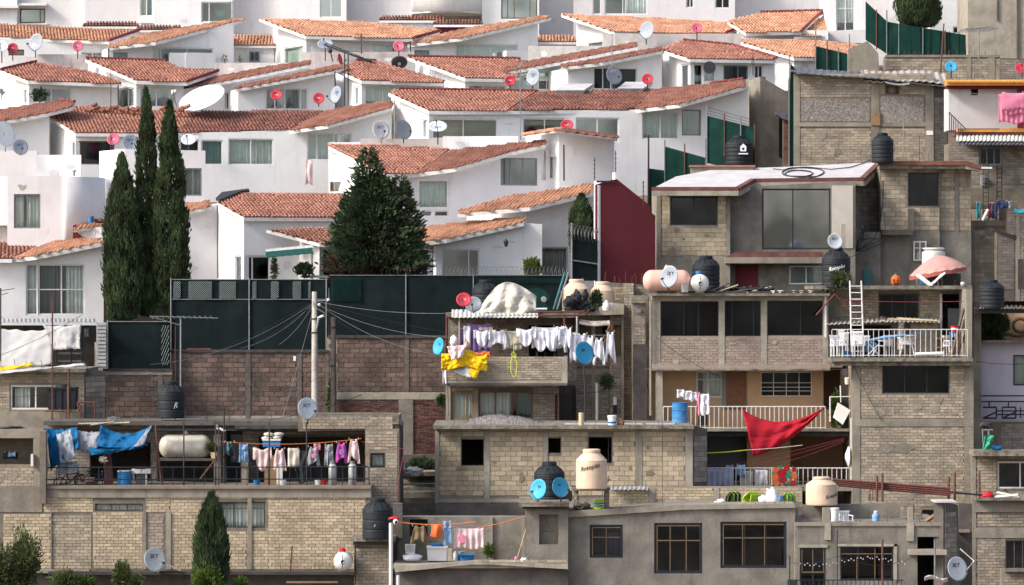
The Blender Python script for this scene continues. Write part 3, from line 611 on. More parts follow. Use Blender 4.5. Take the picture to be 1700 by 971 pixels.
# broken ridge tiles piled on the red roof
h=white('wide white house in the third row with skylights on its long red and brown roof',712,186,12)
A=h.planeA(712,183,15,12)
h.roof([(645,154),(662,149),(892,153),(845,184),(712,184)],A,'tile_red',th=.16,ridge=[(1,2)])
h.roof([(892,153),(1086,149),(1056,182),(845,184)],A,'tile_brown',th=.16)
Bp=h.planeB((1055,181),(1235,142),.24)
h.roof([(1056,182),(1130,173),(1238,143),(1234,133),(1180,140),(1086,149)],Bp,'tile_red',th=.16,ridge=[(3,4)])
h.wall([(650,158),(712,187),(712,300),(650,300)],h.S,'stucco',[(700,197,711.5,229,dict(n=1,f=W_,c=[(0,1,'tan')]))])
h.wall([(712,186),(1055,184),(1130,175),(1243,143),(1243,350),(712,350)],h.F,'stucco',[(712.5,197,826,231,dict(n=[.5],f=W_,c=[(0,1,'tan')],g='glass')),(868,196,938,222,dict(n=[.52],f=W_,c=[(0,1,'tan',0,.45)],g='glass')),(956,195,1028,236,dict(n=2,f=W_,c=[(0,.5,'green')],g='glass_grey')),(1066,186,1127,231,dict(n=2,f=W_,c=[(0,1,'green')],g='glass')),(1132,182,1164,225,dict(n=1,f=G_,c=[(0,1,'grey')],g='glass_green'))],shell=4)
for a,b,c,d in((922,145,985,156),(1024,142,1083,153)):
    q=A.off(.03);u=[q.uv(a+14,b),q.uv(c,b),q.uv(c-16,d),q.uv(a,d)]
    k=h.part('skylight',MB().prism(q,[tuple(x) for x in u],vec=A.N*.16),'zinc');h.part('pane',MB().prism(q.off(.165),[tuple(x) for x in u],vec=A.N*.02),'roof_white',k)
h=None
# ---- white blocks between rows, left
h=White('pale block with a rounded corner and one window, behind the tallest cypress at left',0,176,0,py=400,group=None)
def rc(u,v):
    s_=u
    x=-40+s_*225;Y=174.2 if x<105 else 174.2+ (1-math.cos(min(1,(x-105)/42)*1.57))*1.9 if x<147 else 176.1+(x-147)/38*1.2
    return P(x,293+v*(132),Y)
h.wall([(12,293),(105,292),(105,420),(12,420)],FP(174.2),'stucco_lilac_shade',[(23,322,67,379,dict(n=2,f=G_,c=[(0,.35,'white'),(.5,1,'green')],g='glass'))],shell=4)
def rc2(u,v):
    a=u*1.45;x0=P(105,300,174.2).x;return Vector((x0+math.sin(a)*1.5,174.2+(1-math.cos(a))*2.6,CZ+(CY-(293+v*127))/F*174.2))
h.part('rounded_corner',MB().sheet(rc2,14,2,.15),'stucco_lilac_shade',smooth=True)
h.wall([(140,295),(192,297),(192,385),(140,382)],FP(176.6),'stucco_lilac_shade',shell=4)
h.wall([(-40,293),(13,293),(13,372),(-40,372)],FP(175.2),'stucco',shell=4);h.box('ledge',-40,370,16,374,175.0,.3,'fascia')
h.wall([(-40,374),(16,374),(16,420),(-40,420)],FP(175.4),'stucco_dirty',shell=4)
h.part('peeled_patch',MB().prism(FP(174.19),[tuple(FP(174.19).uv(*q)) for q in[(29,307),(34,306),(40,308),(43,306),(43,311),(38,316),(33,315)]],t=.01),'concrete_light')
parapet(-30,250,62,296,181.5,'stucco_lilac_shade','lilac parapet at far left under the grey lettered dish')
parapet(62,257,134,296,181,'stucco','grey white parapet behind the rounded block at left')
h=White('white stair tower block behind the two tall cypresses',166,181,YW,py=330,group=None)
h.wall([(165,251),(207,247),(207,345),(165,345)],h.S,'stucco');h2=VP(207,h.S.depth(207),6)
h.wall([(207,247),(341,250),(341,345),(207,345)],h2,'stucco_lilac_shade',[(305,279,335,325,dict(n=2,f=G_,c=[(0,1,'grey')],g='glass'))],shell=4)
h=White('tiled corner piece with a red painted edge behind the first cypress',125,174,0,py=390,group=None)
A=h.planeA(125,381,14,-6);h.roof([(122,382),(185,374),(185,366),(128,374)],A,'tile_orange',th=.1);h.wall([(132,381),(185,375),(185,400),(132,400)],FP(174),'stucco',t=.5)
h.part('red_edge',MB().prism(FP(173.9),[tuple(FP(173.9).uv(*q)) for q in[(121,374),(127,372),(127,384),(140,398),(78,406),(78,403),(121,396)]],t=.06),'paint_maroon')
# ---- row with the big centre house
h=white('large white house at centre with a two-part red roof and a big square pale window',655,178,YW)
A=h.planeA(655,287,15)
h.roof([(546,242),(612,240),(748,248),(693,288),(640,289)],A,'tile_red',th=.16,ridge=[(4,0)])
Bp=h.planeB((692,287),(905,240),.26)
h.roof([(692,288),(757,279),(850,252),(906,240),(902,234),(850,239),(748,250)],Bp,'tile_red',th=.16)
h.wall([(546,246),(655,290),(655,420),(546,420)],h.S,'stucco',[(547.5,266,562,318,dict(n=1,f='brown_trim',c=[(0,1,'tan')]))])
h.wall([(655,291),(750,283),(750,400),(655,400)],h.F,'stucco_lilac_shade',[(660,298,683,345,dict(n=2,f=W_,g='glass_dark')),(693,297,746,347,dict(n=1,f=W_,fw=.09,c=[(0,1,'white')],g='glass_green')),(695,349,718,360,dict(n=1,f=W_,fw=.07,g='glass')),(721,349,745,360,dict(n=1,f=W_,fw=.07,g='glass'))],shell=3)
f2=VP(750,h.F.depth(750)-.02,YW+6)
h.wall([(750,283),(850,254),(905,242),(935,236),(935,400),(750,400)],f2,'stucco_lilac_shade',[(831,262,892,308,dict(n=[.28,.62],f=G_,c=[(0,1,'grey')],g='glass_grey')),(898,248,909,301,dict(n=1,f=W_,c=[(0,1,'green')])),(912,251,920,297,dict(n=1,f=W_,g='glass_green'))],shell=4)
h=White('white roof-top box with a tile edge right of the big centre house',928,179.6,YW,group=None)
h.wall([(873,226),(928,217),(928,260),(873,262)],h.S,'stucco');h.wall([(928,216),(1020,228),(1020,345),(928,345)],h.F,'stucco_lilac_shade',shell=4)
A=h.planeB((928,217),(1022,229),.1,out=.2);h.roof([(926,218),(1022,230),(1022,227),(928,213)],A,'tile_brown',th=.05)
A=h.planeB((870,227),(928,217),.1,out=.1,base=VP(928,179.4,0));h.roof([(868,226),(927,217),(927,213),(870,222)],A,'tile_orange',th=.06)
parapet(598,230,735,246,183.4,'stucco_dirty','grey parapet carrying the three lettered dishes above the centre house')
parapet(735,226,860,244,183.2,'stucco','white chimney-like parapet right of the tilted dish',d=1)
parapet(545,236,600,262,183.8,'stucco','bright parapet left of the white lettered dish')
h=white('lower white wing at centre right under a narrow red roof next to the red wall',875,175.5,YW)
Bp=h.planeB((762,354),(985,312),.26)
h.roof([(760,355),(880,344),(985,319),(986,304),(905,318),(845,326),(762,350)],Bp,'tile_orange',th=.16)
h.wall([(775,357),(875,345),(875,480),(775,480)],VP(875,175.5,-20),'stucco')
h.wall([(875,345),(987,319),(987,480),(875,480)],h.F,'stucco',[(878.5,417,892,441,dict(n=1,f=W_,g='glass_dark')),(898,410,943,478,dict(n=1,f='stucco_green',c=[(0,1,'green')],g='glass_green'))],shell=4)
h=white('white ground-floor wing with a large clear window and a wall lantern',725,173.6,8)
Bp=h.planeB((690,403),(870,368),.26)
h.roof([(685,404),(742,397),(870,369),(872,362),(800,367),(740,373),(685,381)],Bp,'tile_orange',th=.16)
h.wall([(724,402),(742,398),(872,370),(900,372),(900,500),(724,500)],h.F,'stucco',[(733,413,796,472,dict(n=[.72],f=W_,g='glass_grey'))],shell=4)
h.wall([(690,404),(724,400),(724,500),(690,500)],h.F.off(-.9),'stucco_dirty',[(700,414,722,480,dict(n=2,f=W_,g='glass_dark'))])
t=Thing('wall_lantern','small black lantern fixed to the white wall right of the fir','lamp',P(840,409,173.3))
t.part('lantern_body',MB().lathe([(.03,-.12),(.07,-.09),(.10,.08),(.12,.1),(.03,.2),(.015,.24)],P(840,405,173.2),8),'metal_dark');t.part('bracket',MB().tube([P(840,398,173.2),P(840,396,173.4),P(840,400,173.5)],.015),'metal_dark')
# lower left houses
h=white('white house left of the fir with a wide red roof and a dark roof flashing',405,174,YW)
A=h.planeA(405,361,15)
h.roof([(360,336),(398,321),(575,321),(575,361),(405,361)],A,'tile_red',th=.16)
h.part('flashing',MB().prism(A.off(.05),[tuple(A.uv(*q)) for q in[(358,334),(368,324),(412,318),(414,321),(400,322),(364,337)]],vec=A.N*.1),'metal_dark')
h.wall([(360,339),(405,363),(405,500),(360,500)],h.S,'stucco',[(390,424,404,500,dict(n=1,f=W_,g='glass_grey'))]);h.wall([(405,362),(570,362),(570,500),(405,500)],h.F,'stucco',[(406,424,449,500,dict(n=[.3],f=W_,fw=.08,g='glass_dark'))],shell=4)
h=white('white porch wing left of the fir under a lower red roof and a green awning',530,172.4,YW)
A=h.planeA(530,403,15)
h.roof([(442,381),(560,379),(575,400),(575,406),(530,404)],A,'tile_red',th=.14)
h.wall([(445,384),(530,406),(530,500),(445,500)],h.S.off(-.02),'stucco',[(466,425,486,500,dict(n=1,f=W_,g='glass_dark'))])
h.wall([(530,405),(575,407),(575,500),(530,500)],h.F,'stucco',[(531,412,572,480,dict(n=1,f=W_,g='glass_grey'))],shell=.6)
h.on('bay_window_post',FP(171.6),517,418,519.5,470,0,.08,'metal_white');h.box('planter_ledge',500,457,546,461,171.2,.5,'stucco')
t=Thing('awning','green fabric awning with a white top edge over the doors left of the fir','awning',P(480,420,170.4))
aw=lambda y0,y1,Y0,Y1:(lambda u,v:P(443+u*78-(2 if v else 0),y0+(y1-y0)*(1-v)-u*7+.25*math.sin(u*40)*(1-v),Y0+(Y1-Y0)*(1-v)))
t.part('canopy',MB().sheet(aw(414,418,171.8,170.2),30,2,.03),'cloth_canvas');t.part('valance',MB().sheet(aw(418,427.5,170.2,170.1),30,2,.03),'awning_green')
h=white('plain white gable with a strip of tiles behind the cypresses, left of the fir',348,177,YW)
Bp=h.planeB((300,352),(350,343),.25);h.roof([(296,354),(350,344),(347,334),(296,340)],Bp,'tile_orange',th=.12);h.wall([(290,352),(350,343),(362,338),(362,520),(290,520)],h.F,'stucco',shell=4)
h=white('white house at far left with a wide four-pane bay window, under a red roof',20,172.6,8)
A=h.planeA(10,428,15,6);Bp=h.planeB((20,430),(168,402),.26)
h.roof([(-40,398),(60,408),(78,404),(20,430),(-40,429)],A,'tile_red',th=.16)
h.roof([(20,430),(60,425),(168,403),(168,395),(120,398),(78,404)],Bp,'tile_orange',th=.16)
h.wall([(-40,430),(20,431),(172,404),(172,560),(-40,560)],h.F,'stucco',[(63,438,141,523,dict(n=2,rows=[.5],f=W_,fw=.07,c=[(0,.62,'dark'),(.6,1,'white')],g='glass')),(43,438,62.8,523,dict(n=1,rows=[.5],f=W_,c=[(0,1,'white')],g='glass'))],shell=4)  # the dark sheet is added to paint the room's darkness, no hung curtain
# ---- dark red wall
t=House('red_wall','tall dark red boundary wall with a sloping top in the centre right','wall',P(1040,470,171));q=VP(988,170.6,14)
t.wall([(990,306),(1024,297),(1080,342),(1080,352),(1088,358),(1088,500),(990,500)],q,'paint_maroon',t=.5)
t.wall([(986,300),(993,308),(993,480),(986,480)],VP(993,170.6,-60),'stucco',t=.3);t.on('capping',q,990,300,1020,303,.02,.05,'metal_dark')
t.on('post',q,1021,286,1028,298,-.4,0,'stucco')

# drain pipes down the white walls
for i,(x,y0,y1,Y,wh) in enumerate(((196,141,180,195.2,'right of the plant window, second row'),(82,196,256,185.2,'at the left corner of the long house'),(180,80,100,204.6,'at the corner of the gabled house, top left'),(655,166,232,185.3,'at the left corner of the skylight house'),(556,118,150,195.5,'left of the wide curtained window'),(1099,86,150,195.1,'at the corner beside the grated window'),(681,68,86,204.8,'between the two orange roofs, top centre'),(361,340,462,173.6,'at the corner of the house left of the fir'),(936,240,300,177.,'on the big centre house'),(1243,150,260,184.6,'at the right end of the skylight house'))):
    t=Thing('downpipe','thin stained rain pipe '+wh,'drain pipe',P(x,y1,Y),'rain pipes on the white houses');t.part('pipe_run',MB().line(P(x,y0,Y),P(x+.4,y1,Y),.035,8),'concrete' if i%2 else 'metal_dark')
# ================================================================ the block and brick houses
BD='metal_dark'
HB=[]
def bh(label,px,py,Y,group='unplastered block and brick houses'):
    h=House('brick_house',label,'house',P(px,py,Y),group);HB.append((label,h));return h
def HF(k):return [h for l,h in HB if k in l][0]
def railing(h,x0,y0,x1,y1,Y,n,m,bars=(),name='railing',rad=.018,base=True,every=1):
    a=P(x0,y0,Y);b=P(x1,y0,Y);z1=P(x0,y1,Y).z;mb=MB();mb.tube([a,b],rad*1.4,6)
    if base:mb.tube([(a.x,Y,z1+.05),(b.x,Y,z1+.05)],rad,6)
    for q in bars:
        z=a.z+(z1-a.z)*q;mb.tube([(a.x,Y,z),(b.x,Y,z)],rad,6)
    o=h.part(name,mb,m)
    for i in range(n+1):
        x=a.x+(b.x-a.x)*i/n;h.part('baluster',MB().box(x-rad*.8,Y-rad*.8,z1,x+rad*.8,Y+rad*.8,a.z-.002),m,o)
    return o
def corr(h,name,x0,y0,x1,y1,Y0,Y1,m,waves=None,parent=None,amp=.025,th=.012,tilt=0,label=None):
    """corrugated sheet: back edge at y0 depth Y1, front edge at y1 depth Y0"""
    w_=(x1-x0)/F*Y0;k=waves or max(3,int(w_/.17))
    def fn(u,v):return P(x0+(x1-x0)*u,y1+(y0-y1)*v+tilt*u,Y0+(Y1-Y0)*v)+Vector((0,0,amp*math.sin(u*k*2*math.pi)))
    mb=MB().sheet(fn,k*6,1,th)
    return h.part(name,mb,m,parent,label=label) if h else mb
# ---- upper right
h=bh('plain grey concrete house wall stepping down beside the black lettered tank, upper right',1262,270,190)
q=VP(1262,190,-14);q2=VP(1262,190,20-90)
h.wall([(1262,127),(1310,154),(1310,290),(1262,290)],VP(1262,190,12),'concrete_grey',[(1293,190,1300,262,dict(n=1,f=BD,g='glass_dark'))],shell=4)
h.wall([(1243,134),(1262,127),(1262,290),(1243,290)],VP(1262,190,-60),'concrete',t=.3)
h.bricks(FP(188.6),[(1301,192,1317,270)],m='brick_red',bw=.4,bh=.1);h.wall([(1300,190),(1318,193),(1318,290),(1300,290)],FP(188.6),'mortar_dark',t=.4)
h.part('canopy',MB().prism(FP(188.),[tuple(FP(188.).uv(*z)) for z in[(1289,185),(1306,188),(1320,200),(1318,203),(1300,197),(1289,190)]],t=.7),'sheet_dark');h.done()
h=bh('weathered house with a pebbled grey band and a wavy dark sheet roof, upper right',1320,270,186)
q=FP(186)
h.bwall(1320,122,1550,300,q,[(1470,141,1493,157,dict(n=1,f='brown_trim',c=[(0,1,'tan')],glazed=False))],m='brick_tan',mortar='mortar',cols=[(1318,1328),(1446,1460),(1536,1550)],beams=[(203,210)],shell=5,bw=.36,bh=.12,nobrick=[(1328,161,1446,203),(1460,157,1536,206)])
for a,b,c,d in((1329,162,1445,202),(1461,158,1535,205)):
    h.on('pebbled_panel',q,a,b,c,d,0,.02,'mortar_light');z=h.rect(q,a,b,c,d);mb=MB()
    for i in range(1500):
        u=random.uniform(z[0],z[2]-.1);v=random.uniform(z[1],z[3]-.09);mb.pbox(q,u,v,u+random.uniform(.03,.08),v+random.uniform(.03,.06),.015,random.uniform(.022,.035),random.random())
    h.part('pebble_facing',mb,'pebble',kind='stuff')
h.wall([(1550,141),(1574,145),(1574,300),(1550,300)],VP(1550,186,20),'mortar_dark',shell=3);h.bricks(VP(1550,186,20),[(1551,162,1573,268)],m='brick_grey')
h.on('vent',q,1446,187,1461,208,.03,.1,'wood')
h.on('sign_board',q,1538,217,1549,224,.03,.06,'paint_white')
for x in(1322,1560):pass
def rf(u,v):return P(1313+265*u,119+u*24-v*9+math.sin(u*9)*1.2,185.4+v*5)+Vector((0,0,.014*math.sin(u*140)))
h.part('sheet_roof',MB().sheet(rf,160,1,.03),'sheet_dark')
def rf2(u,v):return P(1430+140*u,133+u*5-v*17+math.sin(u*7)*2,185.6+v*4.6)+Vector((0,0,.028*math.sin(u*75+v*3)))
h.part('tiled_roof_patch',MB().sheet(rf2,90,9,.04),'asbestos')
h.part('lifted_sheet',MB().sheet(lambda u,v:P(1470+40*u,137+u*2-4*v+3*math.sin(u*3),185.0+v*1.),8,2,.03),'zinc')
h.done()
# stone blocks and wall beyond
h=bh('long low block wall carrying the green net fence, upper right',1540,135,196)
q=FP(196)
h.bwall(1470,93,1660,150,q,m='brick_tan',mortar='mortar',cols=[(1605,1612),(1640,1652)],beams=[(91,95)],bw=.36,bh=.13,t=.3,shell=1.2)
h.wall([(1660,96),(1720,98),(1720,150),(1660,150)],FP(195.6),'mortar_dark',shell=1);h.bricks(FP(195.6),[(1661,99,1720,150)],m='brick_grey')
h.wall([(1408,82),(1440,68),(1458,88),(1462,150),(1408,150)],FP(195),'concrete',t=.4)
h.done()
h=bh('pale house with orange painted beams behind the pink towels at the right edge',1600,215,182)
q=FP(182.4)
h.wall([(1575,145),(1760,145),(1760,216),(1575,216)],q,'plaster_pale',[(1612,147,1624,158,dict(n=1,f=BD,glazed=False))],shell=2)
h.box('orange_beam',1572,136,1760,141.5,181.6,1,'paint_orange');h.box('dark_beam',1572,141.5,1760,147,181.9,.6,'paint_maroon')
h.box('post',1690,147,1700,214,182.0,.3,'paint_maroon')
mb=MB()
for i in range(34):
    a=P(1574+i*5.4,136,181.5);mb.tube([a,a+Vector((0,1.2,.12))],.06,6)
h.part('eave_tiles',mb,'paint_orange',kind='stuff')
h.box('orange_beam',1590,213,1760,219,181.2,.8,'paint_orange');h.box('balcony_slab',1585,219,1760,226,181.3,1.2,'paint_redbrown')
corr(h,'corrugated_roof',222,1,1,1,1,1,'sheet_dark') if False else corr(h,'corrugated_roof',1588,224,1760,234,179.8,181.4,'sheet_pale',amp=.025)
corr(h,'corrugated_roof',1590,230,1760,240,179.3,181,'sheet_dark',amp=.03)
mb=MB()
for k in range(7):mb.line(P(1576+k*3.6,188+k*4,181),P(1576+k*3.6,222,181),.02)
mb.line(P(1575,186,181),P(1603,214,181),.025);mb.line(P(1603,214,181),P(1660,214,181),.02);h.part('handrail',mb,'metal_dark')
h.done()
h=bh('dim brick house with one grated window and iron ladders at the right edge',1600,330,179)
q=FP(181)
h.bwall(1575,238,1760,345,q,[(1626,244,1663,274,dict(n=3,f=G_,c=[(0,1,'grey')],g='glass_dark'))],m='brick_grey',mortar='mortar',beams=[(308,312)],shell=2,bw=.34,bh=.12)
h.box('plaster_band',1612,312,1760,345,180.8,.1,'mortar_light')
mb=MB()
for x in(1632,1641):mb.line(P(x,262,180.6),P(x,370,180.6),.02)
for k in range(14):mb.line(P(1632,266+k*7.6,180.6),P(1641,266+k*7.6,180.6),.015)
for x in(1655,1663):mb.line(P(x,275,180.6),P(x,360,180.6),.03)
for k in range(11):mb.line(P(1655,280+k*7.6,180.6),P(1663,280+k*7.6,180.6),.02)
h.part('ladder',mb,'metal_dark')
h.box('meter_box',1628,290,1634,308,180.7,.2,'zinc')
h.done()
h=bh('stacked brick annex with an angled flank below the small dark laundry, far right',1610,480,175)
q=FP(176)
h.bwall(1606,366,1672,500,q,m='brick_tan',mortar='mortar',cols=[(1606,1618)],beams=[(366,375)],shell=3,bw=.5,bh=.2)
h.bwall(1672,345,1760,500,FP(175.2),m='brick_grey',mortar='mortar',cols=[(1686,1693)],shell=3,bw=.34,bh=.12)
qq=VP(1660,175,15);h.wall([(1655,382),(1684,392),(1684,500),(1655,500)],qq,'mortar',t=.3);h.bricks(qq,[(1657,394,1683,480)],m='brick_grey',bw=.4,bh=.12);h.part('coping',MB().prism(qq.off(.05),[tuple(qq.uv(*z)) for z in[(1653,381),(1686,391),(1686,398),(1655,386)]],t=.5),'grime_and_shade')
h.on('dark_opening',FP(175),1690,430,1700,480,0,.02,'grime_and_shade')  # flat dark panel painted in place of a shaded opening
h.done()
# ---- house with the white roof
h=bh('house with a white roof deck edged red-brown and a huge twin-pane window',1095,470,172)
q=FP(172.4)
h.bwall(1090,318,1212,500,q,[(1113,326,1191,374,dict(n=2,f=BD,fw=.06,c=[(0,1,'dark')],g='glass_dark'))],m='brick_pale',mortar='concrete',cols=[(1090,1097),(1206,1212)],beams=[(427,500)],shell=6,bw=.42,bh=.19,cm='concrete')
h.wall([(1210,312),(1420,300),(1420,500),(1210,500)],FP(172.9),'concrete_grey',[(1265,313,1379,414,dict(n=[.45],f=BD,fw=.07,g='glass_grey')),(1310,441,1367,472,dict(n=2,f=W_,fw=.06,c=[(0,1,'green')],g='glass_green'))],shell=6)
h.on('plaster_panel',FP(172.9),1381,308,1416,412,.0,.04,'plaster_beige')
h.on('garage_door',FP(172.9),1221,440,1258,500,.0,.04,'paint_maroon')
h.box('canopy',1204,427,1366,437,171.8,1,'concrete');h.part('canopy_top',MB().prism(FP(171.9),[tuple(FP(171.9).uv(*z)) for z in[(1204,427),(1222,418),(1366,418),(1366,427)]],t=.9),'paint_redbrown')
h.box('post',1396,372,1404,412,172.2,.3,'concrete_light')
def plane3(a,b,c):
    A,B_,C_=P(*a),P(*b),P(*c);U=(B_-A).normalized();N=U.cross(C_-A).normalized()
    if N.z<0:N=-N
    U=Vector((0,0,1)).cross(N).normalized();return Plane(A,U,N.cross(U))
D=plane3((1083,312,171.7),(1225,312,171.7),(1190,280,176.5))
pts=[(1083,313),(1122,293),(1185,281),(1300,277),(1462,269),(1432,297),(1250,298),(1225,313)]
r=h.part('roof_deck',MB().prism(D,[tuple(D.uv(*z)) for z in pts],vec=Vector((0,0,-.12))),'roof_white')
e=D.hit
def edge(pp,m,w0,z0,z1,nm='edge_band'):
    for a,b in zip(pp,pp[1:]):
        A,B_=e(*a),e(*b);d=(B_-A).normalized();n_=Vector((d.y,-d.x,0))*.12;A=A-d*.02;B_=B_+d*.02
        h.part(nm,MB().hexa([A+n_+Vector((0,0,z0)),B_+n_+Vector((0,0,z0)),B_-n_+Vector((0,0,z0)),A-n_+Vector((0,0,z0)),A+n_+Vector((0,0,z1)),B_+n_+Vector((0,0,z1)),B_-n_+Vector((0,0,z1)),A-n_+Vector((0,0,z1))]),m,r)
ep=[(1083,313),(1225,313),(1250,299),(1432,297),(1462,269)]
edge(ep,'paint_redbrown',.12,-.1,.07);edge(ep,'concrete_light',.12,-.3,-.1,'edge_slab')
h.part('inner_curb',MB().ibox(1147,277,1252,291,176.2,.4),'concrete');h.part('curb_top',MB().ibox(1145,274,1254,277,176.1,.6),'tile_red')
def coil(u0,v0,ru,rv,k,ph):
    return [D.at(u0+ru*math.cos(a*.35+ph)*(1+.1*math.sin(a*.7+k)),v0+rv*math.sin(a*.35+ph)*(1+.12*math.cos(a*.9)),.03) for a in range(0,38)]
c_=D.uv(1333,287)
h.part('cable_coil',MB().tube(coil(c_.x,c_.y,.9,1.3,0,0),.022,5).tube(coil(c_.x-.2,c_.y-.3,.6,.8,2,1),.022,5).tube([D.at(*D.uv(x,y),.03) for x,y in((1283,281),(1300,283),(1320,280),(1350,279),(1380,282),(1410,279),(1430,273),(1445,266))],.02),'rubber')
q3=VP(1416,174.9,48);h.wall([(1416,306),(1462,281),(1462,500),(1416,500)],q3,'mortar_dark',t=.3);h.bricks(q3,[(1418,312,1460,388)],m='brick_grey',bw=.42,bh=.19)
h.done()
h=bh('tall block house section under a red-brown parapet with a black shuttered window',1465,470,174)
q=FP(174.6)
h.bwall(1462,278,1560,500,q,[(1508,287,1558.5,342,dict(n=[.5],f='metal_blue_black',c=[(0,1,'dark')],g='glass_dark'))],m='brick_tan',mortar='mortar',beams=[(386,500)],shell=5,bw=.42,bh=.19,cm='concrete_grey')
h.bwall(1560,280,1612,500,FP(174.9),m='brick_tan',mortar='mortar',cols=[(1585,1592)],beams=[(386,500)],shell=5,bw=.42,bh=.19,cm='concrete_grey')
h.box('parapet_band',1458,267,1606,274,173.9,1,'tile_brown');h.box('slab_edge',1460,274,1606,280,174.0,1,'concrete_light')
z=FP(173.8);h.part('parapet_end',MB().prism(z,[tuple(z.uv(*p_)) for p_ in[(1604,267),(1632,276),(1632,281),(1604,275)]],t=1.),'tile_brown');h.part('slab_end',MB().prism(z.off(-.1),[tuple(z.uv(*p_)) for p_ in[(1604,275),(1630,281),(1628,284),(1604,280)]],t=1.),'concrete_light')
h.box('spout',1630,277,1647,280,173.6,.15,'metal_white')
h.box('dark_ledge',1465,381,1516,390,173.6,1,'grime_and_shade');h.box('niche',1508,346,1518,384,174.3,.3,'concrete_dark')
h.wall([(1420,385),(1462,385),(1462,500),(1420,500)],FP(174.2),'concrete_grey',t=.3)
h.window(FP(174.5),h.rect(FP(174.5),1516,400,1538,433),n=[.5],rows=[.35],f=W_,g='glass_green',rec=-.02)
h.box('back_door',1434,447,1447,478,174.1,.1,'curtain_teal')
mb=MB()
for a in(0,1,2):
    mb.tube([P(1425+a*3+8*math.sin(t_*.5+a),380+t_*4-6*math.cos(t_*.4),173.6) for t_ in range(0,9)]+[P(1450+a*6,398+a*3,173.6),P(1470,392-a,173.7)],.025,5)
mb.tube([P(1466,300,173.9),P(1466,330,173.9),P(1461,372,173.9),P(1452,395,173.8),P(1430,398,173.6)],.025)
h.part('loose_cables',mb,'rubber');h.done()
# ---- block with the terrace and the peach storey
h=bh('two-storey house with dark ribbon windows over a peach balcony floor',1090,715,163)
q=FP(163)
h.bwall(1084,491,1375,605,q,[(1097,500,1193,558,dict(n=[.4,.65],f=BD,fw=.03,c=[(0,.4,'dark'),(.45,.7,'dark')],g='glass_dark')),(1203,499,1263,558,dict(n=[.2,.8],f=BD,fw=.03,c=[(0,1,'dark')],g='glass_dark')),(1274,498,1366,557,dict(n=[.6],f=BD,fw=.03,c=[(.1,.6,'dark')],g='glass_dark'))],m='brick_pink',mortar='brick_pink',cols=[(1083,1096),(1193,1203),(1263,1273),(1366,1375)],beams=[(491,499)],shell=4.5,cm='concrete_light',bh=.105)
h.box('floor_slab',1083,605,1378,612,162.7,1.2,'brick_pink');h.box('floor_slab_edge',1083,612,1378,615,162.6,1.2,'concrete_light')
h.box('roof_slab',1080,487,1378,491,162.4,1.4,'concrete_light');h.box('roof_deck',1086,483,1372,487,162.7,4.5,'grime_and_shade')
h.box('side_pier',1050,492,1072,705,163.4,1,'mortar_light');h.bricks(FP(163.4),[(1052,500,1071,700)],m='brick_grey');h.box('pier_cap',1048,490,1076,503,163.2,1.4,'concrete_light')
h.box('downpipe',1078,488,1081,690,162.8,.08,'concrete_light');h.box('lean_column',1089,603,1100,706,162.9,.3,'concrete_light')
q2=FP(164.6)
h.wall([(1072,612),(1415,612),(1415,800),(1072,800)],q2,'plaster_peach',[(1156,616,1199,660,dict(n=[.45],rows=[.32],f='metal_white',c=[(.25,1,'white')],g='glass')),(1263,617,1348,658,dict(n=4,rows=[.45,.63,.78],f='metal_white',fw=.035,c=[],g='glass_dark'))],holes=[(1367,614,1396,680),(1172,722,1240,800),(1312,722,1412,800)],shell=3)
d=h.on('door',q2,1205,617,1239,680,0,.05,'wood_door');h.on('door_panel',q2,1210,630,1234,676,.05,.07,'wood_door',d)
h.on('curtain_panel',q2,1198,617,1205,680,.02,.04,'curtain_grey')
h.box('balcony_floor',1150,712,1412,716,162.5,2.2,'concrete_light');h.box('balcony_underside',1150,716,1412,724,162.8,1.8,'grime_and_shade')
railing(h,1101,675,1370,712,162.7,35,'metal_white');railing(h,1174,777,1413,809,161.8,30,'metal_white')
h.box('lower_floor',1172,809,1415,815,161.6,3,'concrete')
h.on('dark_curtain',q2,1174,724,1238,776,-.5,-.45,'curtain_dark')
h.box('white_pipe',1412,694,1416,800,161.6,.12,'metal_white');h.box('white_pipe',1369,480,1372,560,162.8,.1,'metal_white')
h.box('side_wall',1396,612,1418,712,163.2,.4,'concrete_dark')
h.done()
h=bh('tan block house with a wide three-pane black window under a roof terrace',1420,820,161)
q=FP(161)
h.bwall(1416,602,1616,840,q,[(1465,606,1576,653,dict(n=3,f=BD,fw=.04,c=[(0,.3,'dark')],g='glass_dark'))],m='brick_tan',mortar='mortar_light',cols=[(1416,1428),(1601,1616)],beams=[(696,708)],shell=5,cm='concrete')
h.box('terrace_slab',1378,594,1615,600,160.4,1,'concrete');h.box('terrace_slab',1384,600,1616,607,160.6,1,'concrete_light')
q2=FP(164)
h.bwall(1374,478,1614,600,q2,[(1459,488,1525,531,dict(n=3,f=BD,c=[(.3,.62,'blue')],g='glass_dark'))],m='brick_tan',mortar='mortar',cols=[(1374,1386)],holes=[(1564,488,1600,565),(1410,540,1480,594)],shell=3,cm='concrete')
h.box('roof_slab',1350,474,1614,480,162.6,5,'concrete_light');h.box('end_wall',1604,480,1614,594,161.2,2.6,'concrete')
h.on('door_frame',q2,1560,487,1564,592,0,.04,'metal_white');h.on('dark_door',q2,1574,512,1598,560,-.12,-.08,'curtain_dark')
h.box('back_partition',1512,537,1556,592,163.5,.3,'concrete_light')
corr(h,'lean_to_roof',1372,530,1470,539,162.6,163.9,'asbestos',tilt=-5);corr(h,'lean_to_roof',1466,527,1560,534,162.6,163.9,'sheet_pale',tilt=1)
mb=MB();mb.line(P(1475,530,162.5),P(1545,532,162.5),.05);mb.line(P(1490,528,162.6),P(1556,533,162.6),.04);h.part('loose_planks',mb,'wood_pale')
